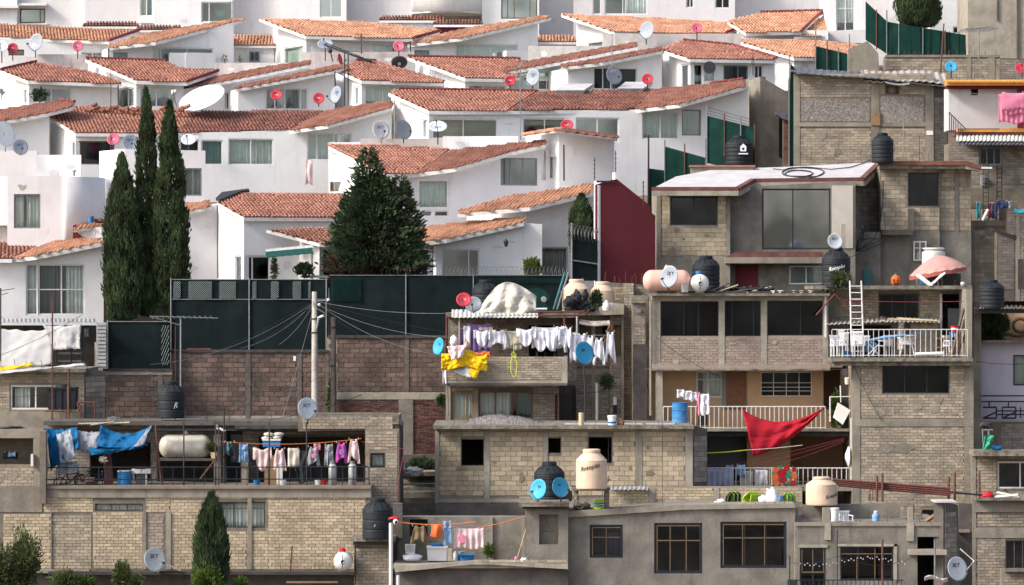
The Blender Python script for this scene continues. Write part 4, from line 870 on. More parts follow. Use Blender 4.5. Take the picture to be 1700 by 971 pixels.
railing(h,1381,547,1606,592,160.7,26,'metal_white',rad=.014)
mb=MB().line(P(1355,523,162.2),P(1386,488,162.2),.035).line(P(1386,488,162.2),P(1412,516,162.2),.03);h.part('brace',mb,'rust_red')
h.done()
# ---- far right column
h=bh('mauve house with black geometric balcony ironwork at the right edge',1625,700,163)
h.wall([(1616,500),(1629,500),(1629,780),(1616,780)],FP(162.2),'concrete',t=.5)
h.wall([(1628,568),(1760,568),(1760,702),(1628,702)],FP(163),'plaster_mauve',[(1682,589,1730,640,dict(n=[.45],f=BD,c=[(0,1,'green')],g='glass_green'))],shell=4)
h.wall([(1628,515),(1760,515),(1760,568),(1628,568)],FP(164.4),'plaster_peach',shell=3);h.box('upper_slab',1622,565,1760,568.5,162.4,2,'concrete_light')
mb=MB()
for y in(657,666.5):mb.line(P(1627,y,162.3),P(1720,y,162.3),.03)
for x0 in(1632,1664):
    for a,b,c,d_ in((0,676,22,676),(0,694,22,694),(22,676,22,694),(0,694,22,684)):mb.line(P(x0+a,b,162.3),P(x0+c,d_,162.3),.035)
    mb.line(P(x0+10,667,162.3),P(x0+10,676,162.3),.03)
mb.line(P(1654,682,162.3),P(1720,682,162.3),.03);mb.line(P(1654,688,162.3),P(1720,688,162.3),.03);mb.line(P(1664,676,162.3),P(1664,694,162.3),.03);mb.line(P(1694,676,162.3),P(1694,694,162.3),.03)
h.part('railing',mb,'metal_blue_black')
mb=MB();pp=[]
for k in range(15):
    a=k/14*4.6+.9;pp.append(P(1694+12*math.cos(a),540-11*math.sin(a),164.2))
mb.tube(pp,.07,8);pp2=[P(1660+k*5,556-2*math.sin(k*.8),164.2) for k in range(12)];mb.tube(pp2,.06,8);h.part('painted_scroll',mb,'brown_trim')
corr(h,'sheet_roof',1618,508,1760,513,160.8,163.2,'sheet_dark',amp=.04);h.box('fascia_board',1618,513,1760,520,161,.15,'metal_dark');mb=MB()
for i in range(24):mb.tube([P(1628+i*5,511,160.75),P(1628+i*5,511,160.95)],.045,6)
h.part('sheet_ends',mb,'gold_trim',kind='stuff')
h.wall([(1625,700),(1760,700),(1760,755),(1625,755)],FP(162.9),'mortar',t=.4,shell=2);h.bricks(FP(162.9),[(1662,704,1760,750)],m='brick_grey')
h.done()
h=bh('brick house with a white framed window and a grated window at the lower right edge',1625,971,160)
q=FP(160)
h.box('balcony_slab',1616,748,1760,757,159,1.6,'concrete')
h.bwall(1616,757,1760,1010,q,[(1656,766,1740,811,dict(n=[.45],f=W_,c=[(0,1,'blue')],g='glass_dark')),(1670,897,1740,944,dict(n=5,f='concrete_dark',fw=.03,c=[(0,1,'grey')],g='glass_dark'))],m='brick_tan',mortar='mortar',cols=[(1613,1620)],beams=[(830,850),(876,893)],shell=5)
h.box('ledge',1620,826,1760,831,159.5,.6,'concrete');h.box('sill_ledge',1668,944,1740,949,159.8,.2,'concrete')
h.box('leaning_post',1661,944,1667,1000,159.3,.2,'concrete_light');h.done()
# ---- laundry house
h=bh('narrow brick house with the laundry terrace under a tin sheet roof, centre',745,705,164)
q=FP(164.6)
h.bwall(744,634,928,740,q,[(750,650,786,697,dict(n=[.6],f='gold_trim',c=[(0,1,'white')],g='glass')),(795,649,884,697,dict(n=[.3,.62,.72],f='wood_door',fw=.06,c=[(0,.3,'white'),(.32,.6,'white'),(.72,1,'teal')],g='glass'))],m='brick_tan',mortar='mortar',cols=[(740,748),(786,794)],shell=4)
h.bwall(740,592,942,634,FP(162.6),m='brick_tan',mortar='mortar_light',cols=[(932,942)],beams=[(632,639)],cm='concrete_light',t=.15,bh=.09)
z=VP(942,162.6,62);h.wall([(942,590),(958,596),(958,640),(942,637)],z,'mortar_dark',t=.15);h.bricks(z,[(943,596,957,632)],m='brick_grey',bh=.09)  # right flank in darker brick and mortar, its shade put into the colour
h.box('balcony_floor',738,636,942,640,162.5,3,'concrete_dark')
h.wall([(744,522),(1000,522),(1000,640),(744,640)],FP(166.4),'mortar',t=.25,shell=3,holes=[(878,540,926,600)]);h.bricks(FP(166.4),[(748,526,930,632)],[(878,540,926,600)],m='brick_grey')
h.box('roof_slab',740,519,960,527,164.2,3.4,'concrete');mb=MB().line(P(745,526,163),P(972,523,163),.045).line(P(885,518,163.2),P(972,517,163.2),.04).line(P(972,523,163),P(978,514,163.4),.04)
h.part('steel_beam',mb,'rust_red')
for x,m_ in((741.5,'rust_red'),(937,'rust_red'),(763,'concrete_light'),(958,'zinc')):h.part('post',MB().line(P(x,525,162.9),P(x,594,162.9),.04,8),m_)
corr(h,'tin_roof',750,514,893,527,162.4,164.8,'sheet_pale',tilt=0,amp=.014)
for i,x in enumerate((700,)):pass
h.on('doorway_shade',q,921,655,926,700,0,.02,'paint_maroon')
mb=MB()
for i in range(12):mb.tube([P(770+i*15,553,162.9),P(770+i*15,594,162.9)],.012,4)
h.part('railing_rods',mb,'metal_dark')
h.done()
h=bh('dark narrow annex of stained block piers between the laundry terrace and the ribbon-window house',960,705,166)
h.wall([(925,560),(960,560),(960,720),(925,720)],FP(166.2),'concrete_dark',shell=2)
h.bwall(956,520,1012,720,FP(165.8),m='brick_grey',mortar='mortar_dark',beams=[(612,622)],cols=[(982,988)],holes=[(962,538,1010,586)],shell=2,cm='concrete')
h.wall([(955,498),(1036,504),(1036,522),(955,524)],FP(164.9),'concrete_light',t=.8);h.part('broken_awning',MB().sheet(lambda u,v:P(962+u*50,530+u*4+v*7+2*math.sin(u*4),164.6-v*.5),8,2,.04),'asbestos')
h.bwall(1012,504,1036,720,FP(165.4),m='brick_grey',mortar='mortar',holes=[(1019,540,1031,590)],beams=[(628,640)],cols=[(1031,1036)],shell=2)
h.part('slanted_prop',MB().line(P(1000,580,164.8),P(1014,538,164.8),.07),'wood')
h.on('inner_door',FP(165.4),1019,542,1030,590,-.3,-.25,'wood')
h.bwall(1036,470,1052,720,FP(166),m='brick_tan',mortar='mortar',shell=2)
h.wall([(1005,468),(1085,474),(1085,505),(1005,505)],FP(167.3),'mortar',t=.5);h.bricks(FP(167.3),[(1012,476,1084,503)],m='brick_tan')
h.box('dark_gap',1070,500,1084,700,165.6,.3,'concrete_dark');h.box('stain_panel',1051,572,1074,700,163.35,.03,'grime_and_shade')
h.part('pvc_pipe',MB().line(P(991,636,164.6),P(991,706,164.6),.06,10),'metal_white')
h.box('meter_box',1018,659,1024,672,165.3,.1,'metal_white');h.box('meter_box',1018,673,1024,686,165.3,.1,'metal_blue_black')
h.box('wall_lamp',1057,513,1064,519,163.2,.15,'metal_grey')
h.done()
# ---- long retaining wall
def stonewall(x0,y0,x1,y1,Y,label,cols,m='stone_purple',mort='mortar_dark',bw=.43,bh=.205,cap=True,base=None,px=None):
    t=House('retaining_wall',label,'wall',P((x0+x1)/2,y1,Y));q=FP(Y)
    t.wall([(x0,y0),(x1,y0),(x1,y1),(x0,y1)],q,mort,t=.3,shell=1.)
    hl=[(a,y0-9,b,y1+9) for a,b in cols]
    t.bricks(q,[(x0,y0+(5 if cap else 0),x1,(base or y1))],hl,m,bw,bh,j=.026,jit=.02)
    for a,b in cols:t.on('column',q,a,y0,b,y1,-.05,.045,'mortar_dark')
    if cap:t.on('coping',q,x0-1,y0,x1+1,y0+4,-.3,.09,'grime_and_shade')
    return t
t=stonewall(284,581,545,740,168,'long purple-grey stone block wall below the tall net fence, left of the poles',[(286,291),(408,416),(493,501),(540,546)],base=690);t.on('plaster_base',FP(168),284,690,545,740,0,.03,'concrete_light');t.on('broken_tile_row',FP(168),310,578,350,581,-.2,.1,'paint_redbrown');t.done()
t=stonewall(545,557,745,740,168,'dark stone block wall with a red brick foot right of the wooden pole',[(671,679)],base=650)
t.on('concrete_band',FP(168),545,651,745,663,0,.05,'concrete_light');t.bricks(FP(168),[(560,665,662,690),(686,663,745,757)],m='brick_red',bw=.3,bh=.075,jit=.03);t.on('pier',FP(168),662,662,686,760,0,.08,'concrete_grey')
t.on('concrete_infill',FP(168),543,560,560,650,0,.02,'concrete');t.done()
t=stonewall(172,612,286,740,167.2,'reddish stone block wall behind the ribbed black tank, left',[(262,270)],base=740);t.on('plaster_top',FP(167.2),172,616,286,622,0,.05,'concrete');t.done()
# ---- left side
h=bh('small block house with a white framed window beside the square water tank, left',10,735,160)
h.bwall(-60,616,140,760,FP(160),[(17,639,101,680,dict(n=[.5],f=W_,fw=.07,c=[(.08,.38,'white')],g='glass')),][:1],m='brick_tan',mortar='mortar_light',beams=[(683,760)],shell=5,cm='concrete')
h.wall([(140,612),(176,616),(176,760),(140,760)],VP(140,160,20),'concrete_dark',shell=3);h.bricks(VP(140,160,20),[(142,625,175,720)],m='brick_grey',bw=.4,bh=.2)
h.box('roof_edge',-60,612,142,618,159.6,5,'concrete');h.box('lower_slab',-60,728,55,733,159.2,1.4,'concrete');
h.box('window_shade',101.5,641,112,678,159.9,.05,'curtain_teal')
h.done()
h=bh('tin-roofed shelter hung with white cloth under the bay window, far left',60,615,167)
h.wall([(-60,540),(160,540),(160,640),(-60,640)],FP(169),'concrete_dark',[(138,545,148,560,dict(n=2,rows=[.5],f=G_,g='glass_dark'))],t=.3)
corr(h,'tin_roof',-60,529,160,535,166.8,169,'zinc',amp=.02)
corr(h,'tin_side',160,535,177,612,166.4,166.41,'zinc',waves=2,amp=.0);mb=MB()
for k in range(12):mb.ibox(160,536+k*6.2,176,540+k*6.2,166.3,.08)
h.part('louvre_slat',mb,'zinc',kind='stuff');h.box('plank_post',157,568,165,612,166.6,.3,'wood_pale');h.box('grid_shelf',95,585,135,588,167.5,.8,'metal_grey');h.box('grid_shelf',92,598,137,601,167.5,.8,'metal_grey')
for x in(94,136,118):h.part('post',MB().line(P(x,545,167.5),P(x,615,167.5),.03),'metal_dark')
h.done()
h=bh('long brick house with the caged laundry terrace above and a cypress below, lower left',300,950,152)
q=FP(152)
W1=(358,833,440,876,dict(n=[.12,.36,.68],rows=[.25],f='metal_dark',fw=.04,c=[(0,1,'white')],g='glass'))
W0=(158,836,237,848,dict(n=3,f='metal_dark',fw=.035,c=[(0,1,'white')],g='glass'))
h.wall([(-60,808),(616,808),(616,1010),(-60,1010)],q,'mortar',[W0,W1],shell=5)
h.bricks(q,[(5,853,84,944),(154,850,236,944),(283,824,410,945),(445,824,588,945),(72,826,155,850),(240,826,283,850),(410,876,445,945),(410,824,445,832),(588,824,608,945)],[W0[:4],(156,832,242,850),(356,830,442,878)],m='brick_pale',bh=.118,bw=.27)
h.bricks(q.off(-.0),[(86,855,152,944)],m='brick_tan');h.on('recess_shade',q,84,850,86,944,0,.07,'concrete');h.bricks(q,[(243,853,272,942)],m='brick_pink')
for a,b in((276,284),(236,243),(411,418)):h.on('column',q,a,850 if a<300 else 826,b,945,0,.06,'concrete')
h.on('beam',q,-60,808,70,850,.0,.03,'concrete');h.on('beam',q,66,810,616,826,0,.07,'concrete');h.on('slab_edge',q,70,806,616,811,-.2,.16,'mortar_light')
h.on('ledge',q,-60,945,150,950,0,.5,'concrete');h.box('lower_slab',80,949,610,954,151.2,1.4,'grime_and_shade');h.box('lower_shade',-60,954,610,1010,151.8,.2,'concrete_dark')
h.box('lintel',475,966,560,968,151,.5,'wood')
h.done()
h=bh('far left brick unit with an open washroom window at the edge',20,808,152.6)
q=FP(152.4)
h.bwall(-60,716,72,812,q,m='brick_tan',mortar='mortar_light',cols=[(56,72)],beams=[(712,727)],holes=[(-60,728,55,771)],cm='concrete',shell=1.2)
h.box('inner_wall',-60,726,56,775,153.6,.2,'stucco_green');h.box('heater',51,754,55,774,152.1,.25,'metal_white')
h.box('edge_pier',66,716,76,836,151.7,.5,'mortar');h.done()
h=bh('recessed block terrace storey behind black railings, lower left',350,808,156)
q=FP(156.4)
h.bwall(72,706,660,812,q,m='brick_grey',mortar='mortar_dark',cols=[(356,366),(640,660)],beams=[(700,712)],holes=[(150,735,250,812),(262,748,356,805),(376,712,402,812),(430,725,606,812)],shell=2.6,cm='concrete')
h.wall([(606,712),(662,712),(662,850),(606,850)],FP(154),'mortar_light',[(615,752,639,776,dict(n=1,f='metal_blue_black',fw=.07,c=[(0,1,'green')],g='glass'))],t=.3,shell=2);h.bricks(FP(154),[(607,716,660,848)],[(614,751,640,777)],m='brick_tan')
h.box('roof_slab',72,699,500,706,155.2,3.4,'concrete_dark');h.box('roof_slab',500,690,662,704,154.2,4,'concrete');h.bricks(FP(154.2),[(502,692,652,712)],m='brick_tan')
h.wall([(495,686),(660,686),(660,714),(495,716)],FP(154.3),'mortar',t=.3)
h.box('thin_beam',255,712,510,715,154.8,.15,'metal_dark')
h.box('shelf',262,761,356,765,155.2,1,'concrete_dark')
h.box('shelf_pier',355,722,366,808,155,.6,'mortar_light');h.box('shelf_pier',400,745,412,808,155.4,.6,'concrete')
h.on('inner_door',q,380,716,401,808,-.5,-.45,'metal_blue_black');h.on('inner_curtain',q,382,722,400,768,-.44,-.42,'curtain_grey')
h.box('eave_shade',390,706,500,712,154.6,.4,'grime_and_shade');h.box('tall_vent',402,780,412,806,155,.3,'concrete')  # dark strip at the eave paints in the shade below the roof slab
# black cage railing
mb=MB()
for y in(776,796):mb.tube([P(72,y,152.3),P(612,y-1,152.3)],.022,5)
mb.tube([P(600,771,152.3),P(612,775,152.3),P(613,808,152.3)],.022,5)
r=h.part('railing',mb,'metal_blue_black')
for i in range(31):
    x=76+i*17.6;h.part('railing_bar',MB().box(P(x,1,152.3).x-.013,152.28,P(x,808,152.3).z,P(x,1,152.3).x+.013,152.32,P(x,776,152.3).z+(.0)),'metal_blue_black',r)
for x in(305,358,363,447,509):h.part('frame_post',MB().line(P(x,700,152.5),P(x,808,152.5),.03),'metal_dark')
h.part('frame_brace',MB().line(P(258,706,153.5),P(268,806,153.5),.04).line(P(332,795,153.5),P(358,762,153.8),.04),'rust')
h.done()
h=bh('small square pier room under the big dark tank, lower centre left',620,971,150.5)
h.bwall(588,905,652,1010,FP(150.5),m='brick_tan',mortar='mortar',beams=[(900,907)],shell=2.4,cm='concrete')
h.box('top_slab',584,892,656,899,150,3,'concrete_light');h.box('slab_shade',586,899,655,905,150.2,2.6,'grime_and_shade');h.box('edge_strip',589,905,591,1010,150.3,.1,'metal_dark')  # dark block below the top slab is shade put in as colour
h.box('back_pier',591,828,602,893,152.2,.5,'brick_grey');h.box('back_pier',652,836,668,893,151.4,.6,'concrete_dark');h.done()
# ---- block house centre
h=bh('pale block house with gravel on its flat roof in the centre foreground',730,858,158)
q=FP(158)
h.bwall(722,708,1150,880,q,[(766,729,803,773,dict(n=1,f=BD,fw=.02,glazed=False)),(910,727,931,752,dict(n=1,f=BD,fw=.02,glazed=False)),(977,725,1016,769,dict(n=[.85],f=BD,fw=.03,glazed=False))],m='brick_pale',mortar='mortar_light',cols=[(722,729),(804,813),(902,910),(1055,1066),(1138,1150)],beams=[(828,834)],shell=6,bw=.42,bh=.19,cm='concrete_light',jit=.02)
h.box('roof_slab',719,706,1152,712,157.4,6.4,'concrete_light')
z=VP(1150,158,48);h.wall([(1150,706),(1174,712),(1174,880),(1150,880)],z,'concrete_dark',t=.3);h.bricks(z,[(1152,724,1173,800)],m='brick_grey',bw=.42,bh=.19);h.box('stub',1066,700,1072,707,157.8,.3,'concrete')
h.box('low_base',722,836,1000,880,157.7,.4,'concrete_dark')
h.box('white_edge',938,702.5,1120,706,158.5,.3,'roof_white')
h.done()
h=bh('low brick plinth with a rough tin strip behind the tan tank, lower centre right',1100,845,155)
h.bwall(1012,810,1332,880,FP(155),m='brick_pale',mortar='mortar_light',cols=[(1078,1088),(1185,1194)],shell=1.5,bw=.3,bh=.11,cm='concrete_light')
corr(h,'tin_strip',1014,808,1076,813,154.6,155.2,'zinc',amp=.02)
h.done()
h=bh('shadowed concrete stair flight between the two foreground houses',690,850,160)
for k in range(8):h.part('step',MB().ibox(662,790+k*9,724,799+k*9,161.5-k*.3,.8),'concrete')
h.box('stair_wall',655,700,668,880,158.6,1.5,'concrete_dark');h.box('upper_landing',664,783,722,790,160.6,1.6,'concrete');h.part('handrail',MB().line(P(668,804,158.8),P(724,803,158.8),.03).line(P(668,812,158.8),P(724,812,158.8),.02),'metal_grey')
h.wall([(664,755),(745,755),(745,786),(664,786)],FP(163.5),'concrete_dark',t=.5)
h.done()
# ---- front right: grey rendered house
h=bh('grey rendered house with three black framed windows, lower right front',943,971,150)
q=FP(150)
bkw=dict(f='metal_blue_black',fw=.1,g='glass_dark')
h.wall([(943,858),(1140,842),(1320,840),(1320,1010),(943,1010)],q,'concrete_grey',[(979,871,1034,926,dict(n=2,rows=[.38],c=[(.1,.45,'grey',.2),(.5,.9,'cloth_white',.25)],**bkw)),(1086,868,1166,952,dict(n=3,rows=[.35],**bkw)),(1196,866,1306,943,dict(n=[.36,.68],rows=[.35],**bkw))],shell=7)
for x0,y0,x1,y1,n_,r_ in((979,871,1034,926,2,.38),(1086,868,1166,952,3,.35),(1196,866,1306,943,3,.35)):
    a=h.rect(q,x0,y0,x1,y1);mb=MB()
    for i in range(1,n_):
        u=a[0]+(a[2]-a[0])*i/n_;mb.pbox(q,u-.009,a[1]+.1,u+.009,a[3]-.1,-.035,-.02)
    v=a[3]-(a[3]-a[1])*r_;mb.pbox(q,a[0]+.1,v-.012,a[2]-.1,v+.012,-.035,-.02);mb.pbox(q,a[0]+.1,a[3]-.12,a[2]-.1,a[3]-.1,-.035,-.02);mb.pbox(q,a[0]+.1,a[1]+.1,a[0]+.12,a[3]-.1,-.035,-.02);h.part('gold_glazing_bar',mb,'gold_trim')
z=FP(149.9);h.part('roof_edge',MB().prism(z,[tuple(z.uv(*p_)) for p_ in[(943,849),(1140,838),(1320,836),(1320,843),(1140,846),(943,859)]],t=1.5),'concrete');h.box('rooftop',943,848,1320,852,151,6,'concrete')
h.wall([(873,845),(943,845),(943,1010),(873,1010)],FP(149.6),'concrete_grey',holes=[(895,854,927,904)],shell=4);h.box('niche_back',894,853,928,905,150,.1,'concrete')
h.box('tower_slab',862,833,945,841,149.1,4,'concrete');h.box('tower_slab_shade',868,841,944,845,149.4,3.4,'grime_and_shade');h.bricks(FP(149.1),[(864,832,944,836)],m='brick_tan')  # dark strip under the tower slab paints in the shade of its underside
h.box('tank_stand_wall',880,815,950,832,151.6,.5,'concrete')
h.bricks(FP(150.6),[(953,813,960,846),(1003,813,1011,846)],m='brick_tan',bw=.2);h.box('brick_pier',952.5,813,960.5,846,150.64,.3,'mortar');h.box('brick_pier',1003,813,1011.5,846,150.64,.3,'mortar');h.box('stand_slab',950,810,1013,814,150.2,1.6,'concrete_light')
mb=MB()
for i in range(24):mb.line(P(950+i*16,851-i*.5,149.95),P(950+i*16,844-i*.5,149.95),.012,4)
h.part('rebar_stub',mb,'rust',kind='stuff')
h.done()
h=bh('grey rendered house with an iron door and an open roof room, lower right corner',1330,971,149.5)
q=FP(149.5)
h.wall([(1320,868),(1567,868),(1567,1010),(1320,1010)],q,'concrete_grey',[(1395,907,1483,963,dict(n=3,rows=[.22],f='metal_blue_black',fw=.05,c=[],g='glass_dark')),(1328,909,1371,1010,dict(n=2,rows=[.42],f='metal_blue_black',fw=.07,g='glass_dark'))],holes=[(1523,891,1562,911),(1523,920,1562,1010)],shell=6)
for a,b,c,d_ in((1389,903,1489,907),(1325,904,1374,909)):h.on('lintel',q,a,b,c,d_,0,.04,'concrete_light')
h.on('surround',q,1484,903,1489,965,0,.04,'concrete_light');h.on('cross_slab',q,1507,912,1570,920,-.2,.4,'concrete_light')
for a,b in((1369,1379),(1505,1517)):h.on('column',q,a,868,b,898 if a>1400 else 896,0,.07,'concrete_light')
h.on('beam',q,1320,867,1567,873,0,.05,'concrete')
h.wall([(1330,838),(1500,836),(1500,870),(1330,870)],FP(152.5),'concrete_grey',t=.3)
h.bwall(1496,836,1565,870,FP(152),m='brick_tan',mortar='mortar_light',holes=[(1531,846,1563,867)],t=.2,cols=[(1508,1516)])
h.box('roof_post',1366,843,1378,870,149.8,.3,'concrete');h.box('roof_post',1508,842,1516,870,149.8,.3,'concrete');h.box('roof_post',1562,832,1570,1010,149.5,.3,'concrete_light')
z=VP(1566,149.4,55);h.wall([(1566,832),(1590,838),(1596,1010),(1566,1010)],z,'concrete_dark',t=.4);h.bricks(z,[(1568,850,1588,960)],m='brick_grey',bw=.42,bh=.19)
h.box('roof_cap',1552,832,1588,834.5,149,1.5,'roof_white');h.part('loose_board',MB().line(P(1536,866,150.5),P(1560,850,150.5),.08,4),'wood')
h.box('side_recess',1592,836,1614,1010,152,.3,'concrete_dark');h.box('balcony_ledge',1590,880,1610,884,151.6,.4,'brick_tan')
mb=MB()
for i in range(24):mb.line(P(1322+i*7.6,963,148.6),P(1322+i*7.6,1000,148.6),.015,4)
mb.line(P(1320,963,148.6),P(1500,963,148.6),.02);h.part('railing',mb,'metal_blue_black')
h.part('chimney_box',MB().ibox(1325,842,1333,855,149.9,.3),'concrete_dark')
r=h.part('gold_glazing_bar',MB().pbox(q,*(lambda a:(a[0],a[1],a[2],a[3]))(h.rect(q,1422,925,1423,962)),-.04,-.03).pbox(q,*h.rect(q,1397,919,1480,920),-.04,-.03).pbox(q,*h.rect(q,1452,910,1453,962),-.04,-.03).pbox(q,*h.rect(q,1331,912,1332,950),-.04,-.03).pbox(q,*h.rect(q,1331,949,1369,950.5),-.04,-.03).pbox(q,*h.rect(q,1367,912,1368,950),-.04,-.03).pbox(q,*h.rect(q,1349,912,1350,950),-.02,-.01),'gold_trim')
h.done()
# ---- laundry yard lower centre
h=bh('walled laundry yard with an orange line, lower centre front',800,945,150)
q=FP(152)
h.wall([(655,858),(873,858),(873,960),(655,960)],q,'concrete_grey',holes=[(680,862,710,890)],t=.3,shell=1);h.box('dark_vent',680,862,710,890,152.4,.1,'grime_and_shade')
for a,b in((660,667),(812,818),(866,872)):h.on('column',q,a,858,b,945,0,.1,'concrete')
h.part('yard_floor',MB().prism(Plane(P(653,938,149),(1,0,0),(0,1,0)),[(0,0),(6.4,.1),(6.4,3),(0,3)],vec=Vector((0,0,-.12))),'concrete_light')
z=FP(148.9);h.part('floor_edge',MB().prism(z,[tuple(z.uv(*p_)) for p_ in[(654,941),(795,930),(943,938),(943,945),(795,936),(656,950)]],t=.3),'concrete_light');h.bricks(z,[(800,929,941,934)],m='brick_tan')
h.wall([(656,948),(795,938),(943,946),(943,1010),(656,1010)],FP(149.3),'concrete_dark',shell=1)
h.box('low_pier',743,911,750,931,149.6,.3,'concrete_light');h.done()

def rods(k,x0,x1,y,Y,n,hpx,m='rust',r=.011,jit=5):
    h=HF(k);mb=MB()
    for i in range(n):
        x=x0+(x1-x0)*(i+.5)/n+random.uniform(-jit,jit);q=hpx*random.uniform(.4,1.1);mb.tube([P(x,y,Y),P(x+random.uniform(-.6,.6),y-q*.6,Y),P(x+random.uniform(-2,2),y-q,Y)],r,4)
    h.part('rebar_stub',mb,m,kind='stuff')
rods('gravel on its flat roof',735,1140,706,158,12,10);rods('caged laundry terrace',80,600,945,151.9,10,16);rods('recessed block terrace',80,640,700,155.6,16,22)
rods('dark ribbon windows',1090,1370,487,163.5,14,10);rods('three-pane black window',1430,1600,474,163,8,12);rods('open roof room',1325,1560,868,149.7,10,12);rods('white roof deck',1100,1200,427,172,1,3)
rods('stacked brick annex',1612,1690,366,175.6,8,26);rods('pebbled grey band',1330,1560,268,185.6,6,20);rods('white framed window and a grated',1622,1690,757,159.8,6,14);rods('square water tank',-20,150,612,159.7,10,16);rods('dark narrow annex',1005,1080,470,167,10,20)
rods('carrying the green net fence',1475,1655,91,195.8,18,8);rods('tin sheet roof, centre',745,930,592,162.6,8,8)
# ================================================================ trees and plants
def leafy(mb,p,d,L,wd,r):
    """one small leaf spray: two crossed narrow blades"""
    d=d.normalized();a=d.cross(Vector((random.uniform(-1,1),random.uniform(-1,1),.1)));a=a.normalized()*wd;b=a.cross(d);m=p+d*(L*.45);t=p+d*L
    mb.add([p,m+a,t,m-a,m+b,m-b],[(0,1,2,3),(0,4,2,5)],r)
def cypress(px,yt,yb,wpx,Y,label,n=9000,lean=0,m='leaf_cypress',peak=.62,group='slender cypress trees'):
    base=P(px,yb,Y);H=(yb-yt)/F*Y;Rm=wpx/2/F*Y;t=Thing('cypress_tree',label,'tree',base,group)
    t.part('trunk',MB().tube([base,base+Vector((lean*.5,0,H*.5)),base+Vector((lean,0,H*.9))],[.16,.1,.03],8),'bark')
    mb=MB();sd=random.random()*50
    def prof(k):return (math.sin(min(1,k/peak)*math.pi*.5)**.8 if k<peak else 1-.25*((k-peak)/(1-peak))**2)
    def cen(z):return Vector((base.x+lean*z/H+.06*noise.noise(Vector((z*.7,sd,0))),Y,base.z+z))
    core=[]
    for i in range(14):
        k=i/13;core.append((max(.02,Rm*prof(k)*.62),H*(1-k)*.97))
    mb.lathe(core[::-1],base+Vector((lean*.5,0,.0)),12,r=.03) if abs(lean)<.01 else None
    for i in range(n):
        k=random.random()**.8;z=H*(1-k);a=random.random()*6.283
        lobe=1+.26*noise.noise(Vector((math.cos(a)*1.6,math.sin(a)*1.6+sd,z*.8)))+.26*noise.noise(Vector((math.cos(a)*4,math.sin(a)*4,z*1.7+sd)))
        q=random.uniform(.55,1.0)**.6;rr=Rm*prof(k)*lobe*q
        p=cen(z)+Vector((math.cos(a)*rr,math.sin(a)*rr,0));out=Vector((math.cos(a),math.sin(a),0))
        rv=.45+.75*noise.noise(p*2.1)+.7*(q-.85)+random.uniform(-.2,.2)
        leafy(mb,p,Vector((0,0,1))+out*random.uniform(-.05,.55)+Vector((random.uniform(-.2,.2),0,0)),random.uniform(.12,.32),random.uniform(.018,.04),max(0,min(1,rv)))
    t.part('crown',mb,m);return t
cypress(203,258,532,62,170.4,'shorter cypress in front of the pale rounded block at left',8000,0)
cypress(248,150,526,38,171.2,'tallest slim cypress with a bare pointed tip, second from the left',9000,-.15,peak=.5)
cypress(287,172,540,54,170.6,'broad dark cypress, the rightmost of the three tall ones',13000,-.15,peak=.62)
cypress(352,823,985,54,148.6,'cypress in front of the long brick wall at lower left',7000,0)
cypress(1524,-60,46,72,199,'dark full conifer behind the green net fence, top right',7000,0,peak=.8,group=None)
cypress(965,328,455,40,171.6,'dense climbing thuja beside the red wall',6000,0,peak=.4,group=None)
def fir():
    Y=170.8;base=P(622,500,Y);t=Thing('fir_tree','bushy dark fir with a browned skirt standing behind the net fence','tree',base)
    tr=MB().tube([base,P(620,400,Y),P(612,252,Y)],[.2,.13,.03],8)
    for i in range(26):
        z=random.uniform(.1,.9);a=random.random()*6.28;p=P(620,500-230*z,Y);tr.tube([p,p+Vector((math.cos(a),math.sin(a),.3))*(1.9*(1-z)+.3)],[.05,.015],5)
    t.part('trunk',tr,'bark');mb=MB();md=MB()
    cones=[(612,246,420,38,.16),(624,288,482,70,.52),(664,292,440,36,.12),(580,318,470,32,.08),(664,350,472,34,.08),(628,415,492,34,.04)]
    for (cx,yt,yb,rp,wt) in cones:
        for i in range(int(24000*wt)):
            k=random.random()**.62;py=yt+(yb-yt)*k;a=random.random()*6.283;s_=Y/F
            pr=min(1,k*1.28)**.62*(1-.35*max(0,k-.8)/.2)
            lobe=1+.62*noise.noise(Vector((math.cos(a)*2.4+cx,math.sin(a)*2.4,py*.07)))+.5*noise.noise(Vector((math.cos(a)*5+cx,math.sin(a)*5,py*.17)))
            q=random.uniform(.25,1)**.5;rr=(rp*pr+3)*s_*lobe*q
            p=P(cx,py,Y)+Vector((math.cos(a)*rr,math.sin(a)*rr*.9,0));px_=CX+p.x/p.y*F;out=Vector((math.cos(a),math.sin(a),random.uniform(.0,.9)))
            dead=(py>400 and noise.noise(p*.9+Vector((3,1,0)))>.34-(py-400)*.004) or (py>448 and random.random()<.5)
            if py>462+14*noise.noise(p*1.5)+16*max(0,1-abs(px_-628)/40):continue
            rv=.45+.6*noise.noise(p*1.7)+.5*(q-.75)+random.uniform(-.22,.22)
            leafy(md if dead else mb,p,out+Vector((random.uniform(-.4,.4),0,random.uniform(-.2,.5))),random.uniform(.14,.3),random.uniform(.025,.055),max(0,min(1,rv)))
    c=t.part('crown',mb,'leaf_fir');t.part('dead_foliage',md,'leaf_dead',c)
fir()
